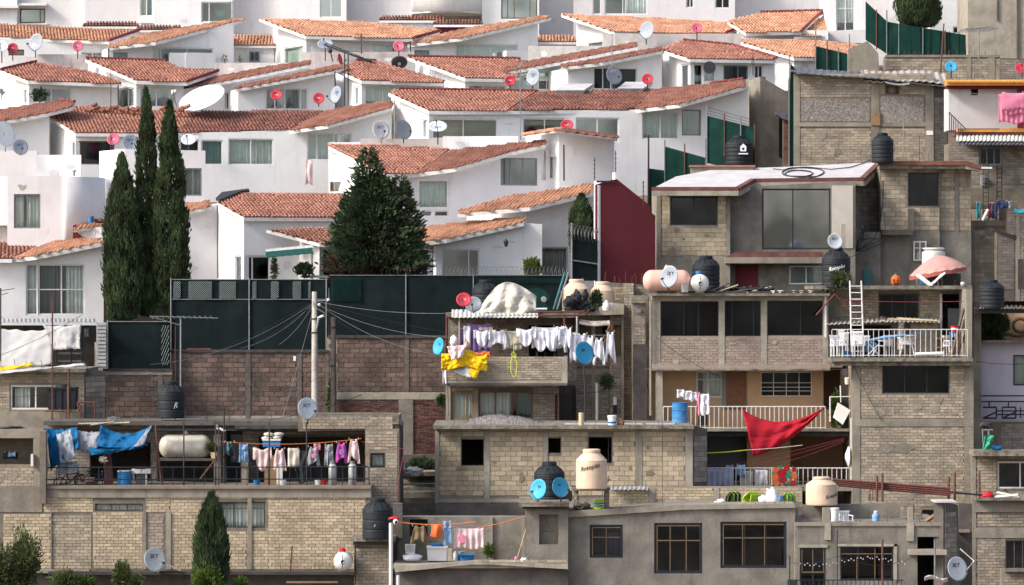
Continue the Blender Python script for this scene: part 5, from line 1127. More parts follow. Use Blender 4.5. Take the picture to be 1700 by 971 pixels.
def bush(px,py,rx,ry,Y,label,n=1500,m='leaf_olive',name='bush',cat='bush',stem=True,L=.16,group=None,spiky=.5):
    c=P(px,py,Y);s_=Y/F;base=P(px,py+ry,Y);t=Thing(name,label,cat,base,group)
    tr=MB()
    for i in range(5):
        a=random.random()*6.28;tr.tube([base,c+Vector((math.cos(a)*rx*s_*.5,math.sin(a)*rx*s_*.5,ry*s_*.3*random.random()))],[.03,.01],5)
    t.part('stem',tr,'bark');mb=MB()
    for i in range(n):
        d=Vector((random.gauss(0,1),random.gauss(0,1),random.gauss(0,1))).normalized()
        lobe=1+.5*noise.noise(d*1.7+c)+.3*noise.noise(d*4+c)
        q=random.random()**.45;p=c+Vector((d.x*rx,d.y*rx,d.z*ry))*(s_*lobe*q)
        leafy(mb,p,d+Vector((random.uniform(-.5,.5),random.uniform(-.5,.5),spiky)),random.uniform(.5,1.2)*L,L*.2,max(0,min(1,.45+.5*noise.noise(p*2)+random.uniform(-.3,.3))))
    t.part('foliage',mb,m);return t
bush(40,938,27,56,149.4,'tallest feathery shrub at the bottom left corner',3000,'leaf_olive',L=.15,spiky=.9)
bush(12,955,24,34,149.2,'rounder olive shrub between the tallest one and the left frame edge',2000,'leaf_olive',L=.14)
bush(-2,955,16,50,148.8,'darker shrub cut by the left frame edge at the bottom',1800,'leaf_olive')
bush(108,968,22,20,148.6,'second shrub from the left along the bottom edge',1300,'leaf_olive')
bush(140,972,16,14,148.9,'small yellowish shrub third along the bottom edge',700,'leaf_bright')
bush(202,955,13,22,148.7,'upright thin shrub left of the lettered dish at the bottom',900,'leaf_olive')
bush(226,968,11,12,148.6,'small shrub right under the lettered grey dish at bottom left',600,'leaf_olive')
bush(344,966,24,26,147.9,'yellow green bush at the foot of the lower left cypress',2000,'leaf_bright')
bush(398,972,10,12,148.2,'small sprig right of the lower left cypress',500,'leaf_bright')
bush(884,446,14,15,171.2,'small yellow-green conifer in front of the white house at centre',1400,'leaf_bright',spiky=1.2)
bush(1644,543,30,27,163.6,'dark green creeper bush under the black sheet roof at the right edge',3400,'leaf_fir')
bush(1392,463,17,13,162.6,'grey-green potted bush beside the black lettered tank on the roof',900,'leaf_olive')
bush(1388,680,8,30,162.9,'tall yellow green plant beside the white hanging box',900,'leaf_bright')
bush(990,497,9,14,163.0,'small green plant next to the second tan tank',500,'leaf_fir')
bush(702,776,22,7,162.9,'dark grass clump above the stair landing',1200,'leaf_fir',L=.3,spiky=2.5)
bush(735,665,9,8,167.6,'dark weed growing from the top of the red brick patch',350,'leaf_fir')
bush(549,660,5,40,167.6,'thin green creeper climbing the wooden pole',500,'leaf_olive')
bush(505,448,14,11,171.0,'small leafy shrub in front of the glass bay left of the fir',500,'leaf_fir')
bush(67,158,13,9,195.2,'potted plant behind the corner window of the second-row left house',300,'leaf_fir')
bush(372,98,4,6,201.0,'thin dry plant on the dirty cream parapet',40,'leaf_olive',L=.14)
bush(399,98,2,5,201.0,'second tiny dry plant on the dirty cream parapet',24,'leaf_olive',L=.12)
bush(1007,634,9,12,164.4,'trailing weed on the dark block annex wall',350,'leaf_fir')
bush(812,915,6,9,151.4,'small yellowing plant in the laundry yard corner',200,'leaf_bright')
bush(353,744,9,7,155.1,'small plant growing in the yellow pot on the shelf',250,'leaf_olive')
bush(455,446,4,22,171.5,'slender plant between the glass doors under the green awning',200,'leaf_fir')
# ================================================================ fences
def netfence(x0,x1,yt,yb,Y,posts,label,rails=(),m='fence_dark',n=None,pale_post='metal_grey',group='green screened net fences',yaw=0,tops=None,name='net_fence'):
    t=Thing(name,label,'fence',P((x0+x1)/2,yb,Y),group);q=VP(x0,Y,yaw)
    xs=sorted(set([x0]+[p for p in posts if x0<p<x1]+[x1]));tp=tops or (lambda x:yt)
    for a,b in zip(xs,xs[1:]):
        t.part('net_panel',quadsheet(q,[(a,tp(a)),(b,tp(b)),(b,yb),(a,yb)],max(6,int((b-a)/5)),6,.035),m)
    return t,q
def finish(t,q,x0,x1,tp,yb,posts,rails,m,over=3,r=.03):
    for p in posts:t.part('post',MB().line(q.hit(p,tp(p)-over)+q.N*.05,q.hit(p,yb)+q.N*.05,r,8),m)
    for f in rails:t.part('rail',MB().line(q.hit(x0,f(x0))+q.N*.04,q.hit(x1,f(x1))+q.N*.04,r*.7,6),m)
def lattice(t,q,x0,y0,x1,y1,m='metal_grey',step=3.4,slant=9,r=.008):
    mb=MB();k=slant/10.;x=x0-k*(y1-y0)
    while x<x1:
        ta=max(0,(x0-x)/k);tb=min(y1-y0,(x1-x)/k)     # x grows by k per pixel going up
        if tb-ta>2:mb.line(q.hit(x+k*ta,y1-ta)+q.N*.065,q.hit(x+k*tb,y1-tb)+q.N*.065,r,3)
        x+=step
    t.part('slat_pattern',mb,m,kind='stuff')
def razor(t,pts,rad,turns,m='metal_grey',wr=.012):
    A=pts;L=[];k=int(turns*14)
    for i in range(k+1):
        f=i/k*(len(A)-1);j=min(int(f),len(A)-2);c=A[j].lerp(A[j+1],f-j);a=i/14*6.283;L.append(c+Vector((math.sin(a)*rad*.35,math.sin(a)*rad,math.cos(a)*rad)))
    t.part('razor_coil',MB().tube(L,wr,4),m)
ps=[284,414,542]
K=lambda c:(lambda x:c)
netfence_tall,q=netfence(284,545,464,581,169,[414],'tall green net fence with pale diagonal slats, left of the utility pole')
finish(netfence_tall,q,284,545,K(464),585,ps,[K(464),K(497)],'metal_grey')
for a,b in((313,352),(364,392),(419,426),(450,463),(486,500),(512,516),(288,300)):lattice(netfence_tall,q,a,467,b,496,'slat_green',3.6,11,.013)
t,q=netfence(547,945,457,558,169,[674,778],'long dark net fence behind the utility poles with a razor coil','')
finish(t,q,547,945,K(457),560,[674,786],[K(457)],'metal_grey',r=.025)
lattice(t,q,550,462,600,500,'fence_green',3,9,.012);lattice(t,q,790,462,940,470,'fence_green',3,9,.01)
razor(t,[q.hit(725,452),q.hit(945,450)],.22,34,wr=.008)
t,q=netfence(177,283,534,613,167.6,[],'short dark net fence in front of the cypresses at left')
finish(t,q,177,283,K(534),613,[179],[K(534)],'metal_grey');lattice(t,q,268,540,281,606,'slat_green',4,4,.006)
t,q=netfence(949,992,388,466,170.2,[],'dark net gate topped with razor coil beside the red wall',yaw=8,tops=lambda x:388+(x-949)*.22)
finish(t,q,949,992,lambda x:388,466,[949],[lambda x:432+(x-949)*.15],'metal_grey',over=18,r=.05);razor(t,[q.hit(942,383),q.hit(994,392)],.32,9,'metal_grey',.012)
def gf(pts,Y,label,posts,yaw=0,wire=True):
    q=VP(pts[0][0],Y,yaw);cx=sum(p[0] for p in pts)/len(pts);by=max(p[1] for p in pts)
    t=Thing('net_fence',label,'fence',q.hit(cx,by),'green cloth fences stepping up the right hand slope')
    t.part('net_panel',quadsheet(q,pts,max(6,int((pts[1][0]-pts[0][0])/3)),6,.05),'fence_green')
    for (x,y0,y1) in posts:t.part('post',MB().line(q.hit(x,y0)+q.N*.06,q.hit(x,y1)+q.N*.06,.03,6),'rust' if x%2 else 'metal_grey')
    return t,q
t,q=gf([(1174,192),(1253,212),(1253,290),(1172,270)],181,'green cloth fence with barbed wire right behind the black lettered tank',[(1174,176,272),(1203,188,260),(1230,194,240),(1253,206,285)],yaw=-10)
for k in range(4):t.part('barbed_wire',MB().tube([q.hit(1174,178+k*5),q.hit(1253,200+k*5)],.008,4),'wire')
gf([(1104,243),(1172,262),(1172,300),(1102,318)],181.5,'green cloth fence stepping down left of the black lettered tank',[(1104,232,318),(1172,230,300),(1137,238,312)],yaw=-10)
gf([(1075,279),(1104,283),(1104,350),(1075,372)],181.8,'narrow green cloth fence between the white wall and the block house',[(1077,224,372),(1104,276,360)])
gf([(1312,104),(1322,118),(1322,300),(1309,300)],187,'sliver of green cloth fence between grey wall and pebbled house',[(1310,92,296)])
gf([(1354,76),(1410,90),(1411,122),(1354,119)],197,'green cloth fence left of the bare concrete gable, upper right',[(1354,34,119),(1373,66,119),(1392,80,120),(1410,57,122)])
gf([(1437,2),(1473,36),(1473,90),(1437,66)],198,'steep green cloth fence beside the slim white tower, top right',[(1455,16,82)])
t,q=gf([(1473,36),(1603,58),(1604,95),(1473,91)],197.6,'wide green cloth fence under the dark conifer at top right',[(1472,17,90),(1492,40,90),(1532,46,90),(1569,50,92)])
for k in range(8):t.part('slat_seam',MB().line(q.hit(1480+k*16,40+k*2)+q.N*.04,q.hit(1480+k*16,91)+q.N*.04,.015,4),'fence_dark')
# ================================================================ satellite dishes
def dish(px,py,w_,h_,Y,m,label,text=None,base=None,tcol='letter_blue',flip=False,tilt=12,arm=True,roll=0,group='small satellite dishes on the roofs',rimm='metal_grey',mast=True,tx=1.,back=False,ty=.3,armdir=1):
    s_=Y/F;Rr=h_/2*s_;a=math.acos(min(1,w_/h_)) if w_<=h_ else 0
    if w_>h_:Rr=w_/2*s_;tilt=math.degrees(math.acos(h_/w_))
    if flip:a=-a
    c=P(px,py,Y);by=base if base is not None else py+h_*.72;bp=P(px,by,Y+.12);t=Thing('satellite_dish',label,'satellite dish',bp,group)
    M3=Matrix.Rotation(R(roll),3,'Y')@Matrix.Rotation(a,3,'Z')@Matrix.Rotation(R(-tilt),3,'X')
    if back:M3=Matrix.Rotation(R(180),3,'Z')@M3
    dep=Rr*.22
    def L(x,y,z):return c+M3@Vector((x,y,z))      # local: -y faces out
    mb=MB();nr,na=5,28
    f=lambda r_,an,o=0:L(math.cos(an)*r_,dep*(1-(r_/Rr)**2)+o,math.sin(an)*r_)
    vs_=[f(0,0)];fs=[]
    for i in range(1,nr+1):
        for j in range(na):vs_.append(f(Rr*i/nr,6.2832*j/na))
    k=len(vs_);vs_+= [v+M3@Vector((0,.02,0)) for v in vs_]
    for j in range(na):
        j2=(j+1)%na;fs+=[(0,1+j2,1+j),(k,k+1+j,k+1+j2)]
        for i in range(nr-1):
            A=1+i*na;fs+=[(A+j,A+j2,A+na+j2,A+na+j),(k+A+na+j,k+A+na+j2,k+A+j2,k+A+j)]
        A=1+(nr-1)*na;fs.append((A+j,A+j2,k+A+j2,k+A+j))
    mb.add(vs_,fs);t.part('reflector',mb,m,smooth=True)
    if arm:
        e=L(-.15*Rr*armdir,-Rr*1.05,-Rr*.45);t.part('feed_arm',MB().tube([L(0,.02,-Rr*.98),L(-.1*Rr*armdir,-Rr*.5,-Rr*.8),e],.018,6),'metal_grey')
        t.part('receiver',MB().tube([e,e+M3@Vector((0,Rr*.22,Rr*.1))],[.05,.035],8),'metal_dark')
    if mast:
        q=L(0,dep+.05,0);t.part('mast',MB().tube([bp,Vector((bp.x,bp.y,bp.z+(q.z-bp.z)*.55)),q],.028,8),'metal_dark' if m!='dish_white' else 'metal_grey')
        t.part('bracket',MB().box(q.x-.07,q.y-.02,q.z-.07,q.x+.07,q.y+.08,q.z+.07),'metal_grey')
    if text:
        sz=Rr*.46;mt=MB()
        def g(x,z):
            zz=z+Rr*ty;rr=min(1,math.hypot(x,zz)/Rr);return L(x,dep*(1-rr*rr)-.012,zz)
        textmb(mt,text,g,sz,tx,slant=.15);t.part('lettering',mt,tcol)
    return t
RED=dict(text='claro',tcol='letter_white',tx=.62,ty=.12)
dish(59,70,24,31,200.6,'dish_grey','tall grey dish on the wire-covered parapet at top left',base=96,flip=True)
dish(21,80,18,18,200.8,'dish_red','bright red dish near the top left corner',base=101,**RED)
dish(3,76,22,19,200.5,'dish_pale','pale dish cut by the left frame edge near the top',base=104)
dish(129,76,18,18,200.6,'dish_pink','faded pink dish right of the tall grey one at top left',base=98,**RED)
dish(540,72,26,17,200.2,'dish_grey','blue-grey dish tipped upward beside the slanted steel beam','SKY',base=101,ty=0)
dish(565,98,6,19,199.8,'dish_red','red dish seen almost edge-on at the slanted beam',base=112)
dish(662,76,19,18,200.5,'dish_pink','rosy red dish on the dirty parapet right of the slanted beam',base=96,**RED)
dish(663,103,27,20,199.4,'dish_dark','dark dish seen from behind lying at the foot of the slanted beam',base=114,arm=False,back=True)
dish(1073,50,23,31,201.2,'dish_grey','large dark grey dish in front of the orange roof, top centre right',base=74,flip=True)
dish(1157,46,18,17,201.3,'dish_pink','faded pink dish in front of the orange roof, top centre right',base=66,**RED)
dish(847,134,18,18,192,'dish_red','red dish by the green window band right of centre, second row',base=150,**RED)
dish(884,128,22,30,192.3,'dish_grey','lettered grey dish beside the pale green wall','SKY',base=150,flip=True)
dish(1020,125,26,31,192,'dish_grey','lettered grey dish before the dark window of the gabled house','SKY',base=150,tcol='letter_white',ty=.5)
dish(1075,131,19,18,192.2,'dish_red','red dish on the white gable beside the lettered grey dish',base=148,**RED)
dish(459,157,20,17,192.5,'dish_red','red dish before the dark open window left of the twin masts',base=176,**RED)
dish(529,163,19,19,192.5,'dish_red','red dish on the white wall left of the narrow lettered dish',base=177,**RED)
dish(557,157,18,30,192.2,'dish_grey','narrow grey lettered dish touching the twin masts','SKY',base=178,flip=True)
dish(941,207,21,18,183.5,'dish_red','red dish behind the tiled roof-top box at centre right',base=224,**RED)
dish(633,215,27,31,182.6,'dish_white','white lettered dish, leftmost of three on the grey parapet','SKY',base=238)
dish(670,215,27,33,182.6,'dish_grey','plain grey dish, middle one of three on the grey parapet',base=238,armdir=-1)
dish(727,209,31,19,182.4,'dish_pale','pale dish tipped upward, rightmost of three on the grey parapet','SKY',base=240,tilt=50,ty=0)
dish(188,231,21,19,180.6,'dish_pink','rosy dish on the stair tower behind the cypresses',base=249,**RED)
dish(217,236,25,27,180.6,'dish_grey','lettered grey dish beside the rosy one behind the cypresses','SKY',base=250)
dish(313,231,25,18,180.2,'dish_pale','small pale dish right of the tall cypresses, tipped upward',base=250,tilt=40)
dish(34,244,24,27,179.8,'dish_grey','lettered grey dish on the lilac parapet at far left','SKY',base=258)
dish(9,222,28,44,180.5,'dish_white','big white dish cut by the left frame edge',base=252,arm=False)
dish(3,152,6,12,195,'dish_pale','tiny pale dish at the left frame edge, second row',base=165)
t=dish(335,162,80,40,190.5,'dish_white','huge white tilted dish lying above the brown roof at left',base=184,arm=False,roll=-20,group=None)
dish(1579,110,20,18,190.5,'dish_blue','blue dish above the wavy dark roof at upper right','tv',base=130,tcol='letter_dark')
dish(1697,113,24,18,190.5,'dish_red','red dish cut by the right frame edge, upper right',base=128)
dish(786,505,28,26,162.4,'dish_grey','grey dish hidden behind the red one on the tin roof',base=520)
dish(770,497,25,23,162.0,'dish_red','red dish at the left end of the pale tin roof',base=518,**RED)
dish(727,575,17,30,162.6,'dish_blue','narrow blue dish left of the yellow cloth','tv',base=590,tcol='letter_dark',flip=True,mast=False)
dish(971,586,31,39,161.6,'dish_blue','big blue dish on a tall thin mast at centre','tv',base=705,tcol='letter_dark',armdir=-1)
dish(1110,459,28,38,161.6,'dish_grey','grey dish in front of the pink gas tank','SKY',base=486,flip=True,armdir=-1,tcol='letter_dark')
dish(1387,400,26,27,162.0,'dish_pale','pale dish perched on top of the black lettered tank by the ladder','SKY',base=412,mast=False,tcol='letter_dark',arm=False)
dish(511,678,31,37,153.6,'dish_pale','pale lettered dish at the foot of the concrete utility pole','SKY',base=704,armdir=-1)
dish(893,812,26,35,148.7,'dish_blue','left blue dish on the small tower slab','tv',base=833,tcol='letter_black',flip=True,armdir=-1)
dish(931,809,27,34,148.7,'dish_blue','right blue dish on the small tower slab','tv',base=833,tcol='letter_black',armdir=-1)
dish(258,929,34,41,148.9,'dish_pale','lettered grey dish in front of the brick wall, bottom left','SKY',base=955,tcol='letter_dark',armdir=-1)
dish(1590,944,34,41,148.2,'dish_pale','lettered grey dish in the bottom right corner','SKY',base=972,tcol='letter_black',armdir=-1)
# ================================================================ water and gas tanks
def tank(px,yt,yb,w_,Y,m,label,text=None,tm='letter_white',ribs=5,lidf=.45,square=False,toff=-.15,tz_=.42,ts=.2,slant=.25,group='roof water tanks',shoulder=.22):
    s_=Y/F;r_=w_/2*s_;H=(yb-yt)*s_;c=P(px,yb,Y+r_);t=Thing('water_tank',label,'water tank',c,group)
    hb=H*(1-shoulder-.09);pr=[(r_*.97,0)]
    for i in range(ribs):
        a=hb*i/ribs;b=hb*(i+1)/ribs;pr+=[(r_*.985,a+.02),(r_,a+.05),(r_,b-.05),(r_*.985,b-.02),(r_*.965,b)]
    pr+=[(r_,hb+.01),(r_*.98,hb+.05),(r_*.75,hb+H*shoulder*.6),(r_*lidf,hb+H*shoulder)]
    t.part('tank_body',MB().lathe(pr,c,36),m,smooth=False)
    t.part('tank_lid',MB().lathe([(r_*lidf*.9,hb+H*shoulder-.01),(r_*lidf*1.08,hb+H*shoulder+.01),(r_*lidf*1.08,H-.03),(r_*lidf*.9,H)],c,28),m)
    mb=MB()
    for i in range(14):
        a=6.283*i/14;d=Vector((math.cos(a),math.sin(a),0));mb.tube([c+d*r_*.99+Vector((0,0,hb+.03)),c+d*r_*.76+Vector((0,0,hb+H*shoulder*.62)),c+d*r_*lidf+Vector((0,0,hb+H*shoulder))],.012,4)
    if m=='tank_black':t.part('shoulder_rib',mb,m)
    if text:
        mt=MB()
        def g(x,z):
            an=-math.pi/2+(x/r_)+toff;return c+Vector((math.cos(an)*(r_+.012),math.sin(an)*(r_+.012),hb*tz_/.5*.5+z))
        for k,wd in enumerate(text.split('|')):
            sz=r_*ts*2*(1 if k else 1);textmb(mt,wd,lambda x,z,k=k:g(x,z-k*sz*.9+.25*x),sz,.85,slant=slant)
        t.part('lettering',mt,tm)
    return t
tank(1227,225,274,46,179.5,'tank_black','black tank with a white house emblem in front of the green fence')
t=Thing('tank_emblem','white printed house emblem on the black tank by the green fence','emblem',P(1234,256,179.4))
mb=MB();q=FP(179.38);mb.prism(q,[tuple(q.uv(*z)) for z in[(1229,243),(1234,238),(1239,243),(1239,251),(1229,251)]],[[tuple(q.uv(*z)) for z in[(1232,245),(1236,245),(1236,249),(1232,249)]]],t=.02)
t.part('house_mark',mb,'letter_white');t.part('caption_strip',MB().pbox(q,*(lambda a:a)(House.rect(None,q,1226,254,1242,256)),-.02,0),'letter_white')
tank(1465,220,270,37,173.2,'tank_black','black tank half behind the red-brown parapet, upper right')
tank(1172,424,482,46,166.5,'tank_black','black tank right of the pink gas tank on the roof')
tank(1388,410,478,48,162.4,'tank_black','black lettered tank under the pale dish beside the ladder','Rotoplas',ts=.19,tz_=.72,slant=.2,toff=0)
tank(1646,464,512,43,160.6,'tank_black','black tank on the dark sheet roof at the right edge')
tank(284,632,694,45,155.4,'tank_black','ribbed black tank before the reddish stone wall, left','R',toff=.45,tz_=.5,ts=.3,ribs=3)
tank(627,826,894,51,149.4,'tank_black','large black tank on the pier room slab, lower centre left','::',tz_=.5,ts=.12,ribs=3)
tank(912,766,833,51,150.6,'tank_black','dark grey tank behind the two blue dishes')
tank(982,745,811,52,149.3,'tank_tan','tan lettered tank on brick piers, centre right','Rotoplas',tm='letter_black',ts=.21,tz_=.8,toff=-.1,ribs=1,lidf=.52,slant=.1)
tank(1364,791,838,53,151.4,'tank_tan','tan tank at the end of the steel beams','Rotoplas',tm='letter_black',ts=.17,tz_=.5,toff=.7,ribs=1,lidf=.52)
tank(957,463,522,47,165.2,'tank_tan','tan lettered tank behind the black bags, left of its twin','Rotoplas',tm='letter_black',ts=.21,tz_=.75,ribs=1,lidf=.5,toff=.1)
tank(1000,467,522,40,166,'tank_tan','plain tan tank with a plant before it, right of its twin',ribs=1,lidf=.55)
tank(806,464,520,46,165.6,'tank_black','black tank behind the cream covered pile on the roof')
tank(1512+38,411,440,39,172.9,'gas_white','white tank top showing above the pink parasol',ribs=1,lidf=.9)
tank(1496,534,580,13,163.2,'gas_white','slim white cylinder standing on the roof terrace',ribs=1,lidf=.8,group=None)
h=Thing('water_tank','square-shouldered black tank on a rusty frame before the white framed window','water tank',P(102,682,158.4),'roof water tanks')
c=P(102,680,158.4);s_=158.4/F
h.part('tank_body',MB().hexa([c+Vector((x*s_,y,z*s_)) for z in(0,34) for x,y in((-22-z*.05,0),(22+z*.05,0),(22+z*.05,1.),(-22-z*.05,1.))]),'tank_black')
h.part('tank_lid',MB().hexa([c+Vector((x*s_,y,z*s_)) for z,k in((34,1),(37,.93)) for x,y in((-25*k,-.04),(25*k,-.04),(25*k,1.04),(-25*k,1.04))]).lathe([(.3,37*s_),(.28,41*s_),(.1,42*s_)],c+Vector((0,.5,0)),16),'tank_black')
for x in(-12,0,12):h.part('tank_rib',MB().box(c.x+x*s_-.02,c.y-.03,c.z,c.x+x*s_+.02,c.y,c.z+.8),'tank_black')
mb=MB()
for a in((110,680,110,708),(112,640,114,708),(128,668,162,668),(128,668,136,705),(131,668,139,705),(157,668,158,706),(86,682,84,708),(76,682,118,682)):mb.line(P(a[0],a[1],158.2),P(a[2],a[3],158.2),.035)
h.part('rusty_frame',mb,'rust')
def gas(px0,px1,py,hp,Y,m,label,vert=False):
    s_=Y/F;r_=hp/2*s_;a=P(px0,py,Y);b=P(px1,py,Y);Lh=(b.x-a.x)
    t=Thing('gas_tank',label,'gas tank',P((px0+px1)/2,py+hp*.62,Y),'gas tanks on roofs and shelves')
    pr=[(r_*math.sin(k/8*math.pi/2),r_*(1-math.cos(k/8*math.pi/2))*.8) for k in range(1,9)]
    pr+=[(x,Lh-h) for x,h in reversed(pr)];t.part('tank_body',MB().lathe(pr,a,28,'x'),m,smooth=True)
    t.part('saddle',MB().box(a.x+Lh*.2,a.y-.12,a.z-r_*1.2,a.x+Lh*.3,a.y+.12,a.z-r_*.8).box(a.x+Lh*.7,a.y-.12,a.z-r_*1.2,a.x+Lh*.8,a.y+.12,a.z-r_*.8),'metal_grey')
    t.part('valve',MB().lathe([(.06,0),(.1,.03),(.1,.12),(.04,.2)],P((px0+px1)/2,py-hp/2,Y),12),m)
    t.part('strap',MB().lathe([(r_*1.01,-.02),(r_*1.01,.02)],a+Vector((Lh*.38,0,0)),28,'x'),m);return t
gas(1067,1147,466,36,162.8,'gas_pink','pink horizontal gas tank behind the grey dish on the roof')
gas(264,352,741,40,155.6,'gas_old','weathered white horizontal gas tank on the terrace shelf, left')
def gasend(px,py,d,Y,label,vm):
    s_=Y/F;r_=d/2*s_;c=P(px,py,Y);t=Thing('gas_tank',label,'gas tank',P(px,py+d*.55,Y),'gas tanks on roofs and shelves')
    pr=[(r_*math.sin(k/8*math.pi/2),r_*(1-math.cos(k/8*math.pi/2))*.7) for k in range(1,9)]+[(r_,1.2),(r_*.6,1.45)]
    t.part('tank_body',MB().lathe(pr,c+Vector((0,-.2,0)),28,'y'),'gas_white',smooth=True)
    t.part('valve_cap',MB().lathe([(.1,0),(.13,.05),(.12,.14),(.05,.16)],c+Vector((-.03,.3,r_-.02)),14),vm)
    t.part('seam',MB().tube([c+Vector((0,-.23,r_*k/5)) for k in range(-4,5)],.012,4),'metal_dark')
    t.part('saddle',MB().box(c.x-r_*.5,c.y+.1,c.z-r_*1.15,c.x+r_*.5,c.y+.5,c.z-r_*.85),'metal_grey')
gasend(1162,470,30,162.2,'round white gas tank end with a blue valve on the roof','plastic_blue')
gasend(569,932,31,149.6,'round white gas tank end with a red valve, bottom centre left','plastic_red')
for x,a,b in((552,768,806),(585,763,806)):
    t=Thing('gas_cylinder','tall silver gas cylinder behind the black railing, '+('left one' if x==552 else 'right one'),'gas cylinder',P(x,b,152.9));t.part('cylinder_body',MB().lathe([(.1,0),(.15,.02),(.15,.74),(.1,.82)],P(x,b,152.9),20),'zinc',smooth=True);t.part('collar',MB().lathe([(.09,.82),(.09,.92),(.07,.92)],P(x,b,152.9),14),'metal_grey')
# ================================================================ poles, masts, wires
def sag(a,b,d,n=14):return [a.lerp(b,i/n)+Vector((0,0,-d*4*(i/n)*(1-i/n))) for i in range(n+1)]
def rope(name,label,pts,Y0,Y1=None,d=.3,m='wire',r=.009,cat='cable',group=None):
    a=P(pts[0],pts[1],Y0);b=P(pts[2],pts[3],Y1 or Y0);return solo(name,MB().tube(sag(a,b,d),r,5),m,label,cat,group)
t=Thing('utility_pole','pale concrete utility pole in front of the long stone wall','utility pole',P(522,730,165.6))
t.part('pole_shaft',MB().tube([P(523,735,165.6),P(522.5,600,165.6),P(522,484,165.6)],[.15,.13,.10],12),'pole_concrete',smooth=True)
t.part('crossarm',MB().line(P(525,500,165.4),P(548,498,165.4),.03).line(P(526,512,165.4),P(540,520,165.4),.025),'metal_grey')
t.part('insulator',MB().lathe([(.04,0),(.07,.06),(.03,.12)],P(530,508,165.3),10).lathe([(.04,0),(.07,.06),(.03,.12)],P(545,500,165.3),10),'metal_white')
t.part('street_lamp_head',MB().tube([P(526,545,165.4),P(529,527,165.1),P(537,524,164.9)],[.02,.05,.06],8),'metal_white');t.part('clamp_band',MB().lathe([(.145,0),(.145,.05)],P(522,553,165.6),12).lathe([(.145,0),(.145,.05)],P(522,530,165.6),12),'metal_dark')
t=Thing('utility_pole','dark wooden utility pole just right of the concrete one','utility pole',P(554,735,165.9));t.part('pole_shaft',MB().tube([P(553,735,165.9),P(554,620,165.9),P(553,526,165.9)],[.14,.12,.10],10),'pole_wood',smooth=True)
t.part('clamp_band',MB().lathe([(.13,0),(.13,.06)],P(553,608,165.9),12).lathe([(.12,0),(.12,.06)],P(553,545,165.9),12),'metal_dark')
G='overhead cables spreading from the poles'
W=[(521,502,250,605,150,.5,1),(521,503,400,578,163,.3,1),(521,504,463,572,163,.2,1),(522,505,465,705,158,.1,1),(521,500,0,660,156,.9,0),(521,506,160,660,157,.7,0),(524,500,740,520,163,.15,1),(526,502,1000,575,164,.4,0),(526,503,738,590,164,.4,1),(527,505,745,560,164,.3,1),(528,508,800,625,163.5,.6,0),(526,607,745,612,164,.1,0),(553,612,742,609,164,-.1,0),(553,614,410,640,158,.4,0),(523,612,180,705,156,.8,0),(553,610,746,700,163.8,.5,0),(524,560,553,612,165.8,.15,0),(549,540,549,680,165.5,.0,0)]
WL=['pale cable from the concrete pole down to the upper left roofs','pale cable falling steeply left of the concrete pole','short pale cable falling close left of the concrete pole','pale cable with the white junction box, dropping to the lettered dish','long dark cable from the concrete pole to the left frame edge','dark cable sagging above the longest one to the left roofs','pale cable running level to the tin roof over the laundry','dark cable passing behind the laundry to the annex','pale cable ending at the narrow blue dish','pale cable between the blue dish cable and the level one','pale cable sagging deepest under the laundry terrace','dark cable from the concrete pole at mid height to the right','dark cable arching right from the wooden pole','dark cable from the wooden pole to the lower left terrace','dark cable from mid concrete pole to the square water tank','dark cable from the wooden pole down to the gravel roof','short dark tie between the two utility poles','dark vertical cable running down the wooden pole']
for i,(a,b,c,d_,Y1,s_,pl_) in enumerate(W):
    ends=['towards the lower left roofs','towards the laundry house']
    rope('overhead_cable',WL[i],(a,b,c,d_),165.5,Y1,s_,'wire_pale' if pl_ else 'wire',.0065,group=G)
solo('cable_junction',MB().ibox(487,591,491,599,163.5,.12),'plastic_white','small white junction box hanging on a thin cable left of the pole','junction box')
def mast(px,yt,yb,Y,label,m='metal_grey',r=.03,arms=(),name='antenna_mast',cat='antenna',group='thin masts and antennas on the roofs',dx=0):
    t=Thing(name,label,cat,P(px,yb,Y),group);t.part('pole',MB().line(P(px,yb,Y),P(px+dx,yt,Y),r,8),m)
    if arms:
        mb=MB()
        for a in arms:mb.line(P(a[0],a[1],Y-.05),P(a[2],a[3],Y-.05+(a[4] if len(a)>4 else 0)),r*.5,5)
        t.part('antenna_element',mb,m)
    return t
mast(184,95,300,180.4,'thin dark mast rising over the red roof by the tallest cypress','rust',.02,[(180,108,190,103),(186,96,190,112)])
for i,(x,y) in enumerate(((572,85),(578,88))):mast(x,y,176,192,'%s of the two thin dark masts before the gabled roof, second row'%('left' if i==0 else 'right'),'metal_dark',.03)
t=Thing('steel_beam','thin dark steel beam leaning down to the red roof at centre top','steel beam',P(626,108,199.8));t.part('beam_chord',MB().line(P(538,74,200),P(626,107,199.5),.04).line(P(540,71,200),P(620,103,199.5),.025),'metal_dark')
mb=MB()
for k in range(14):mb.line(P(539+k*6.2,74+k*2.3,200),P(543+k*6.0,71+k*2.3,199.9),.015,4)
t.part('beam_lacing',mb,'metal_dark')
t=Thing('security_camera','small dark round camera on a stub beside the steel beam','camera',P(553,102,200));t.part('camera_head',MB().blob(P(548,84,200),.12,.12,.12),'metal_dark',smooth=True);t.part('stub',MB().tube([P(549,87,200),P(551,96,200),P(553,102,200)],.03),'metal_dark')
mast(600,56,90,200.6,'thin roof antenna with one long boom above the dirty parapet','metal_dark',.025,[(590,56,622,58),(572,84,604,87),(597,60,606,62)])
mast(1016,40,150,192.1,'thin pale mast behind the lettered dish at the gabled house','metal_grey',.018,[(1012,40,1022,42)])
mast(864,104,232,184.5,'pale slim mast right of centre on the red roofs','metal_grey',.022,[(860,112,868,106)])
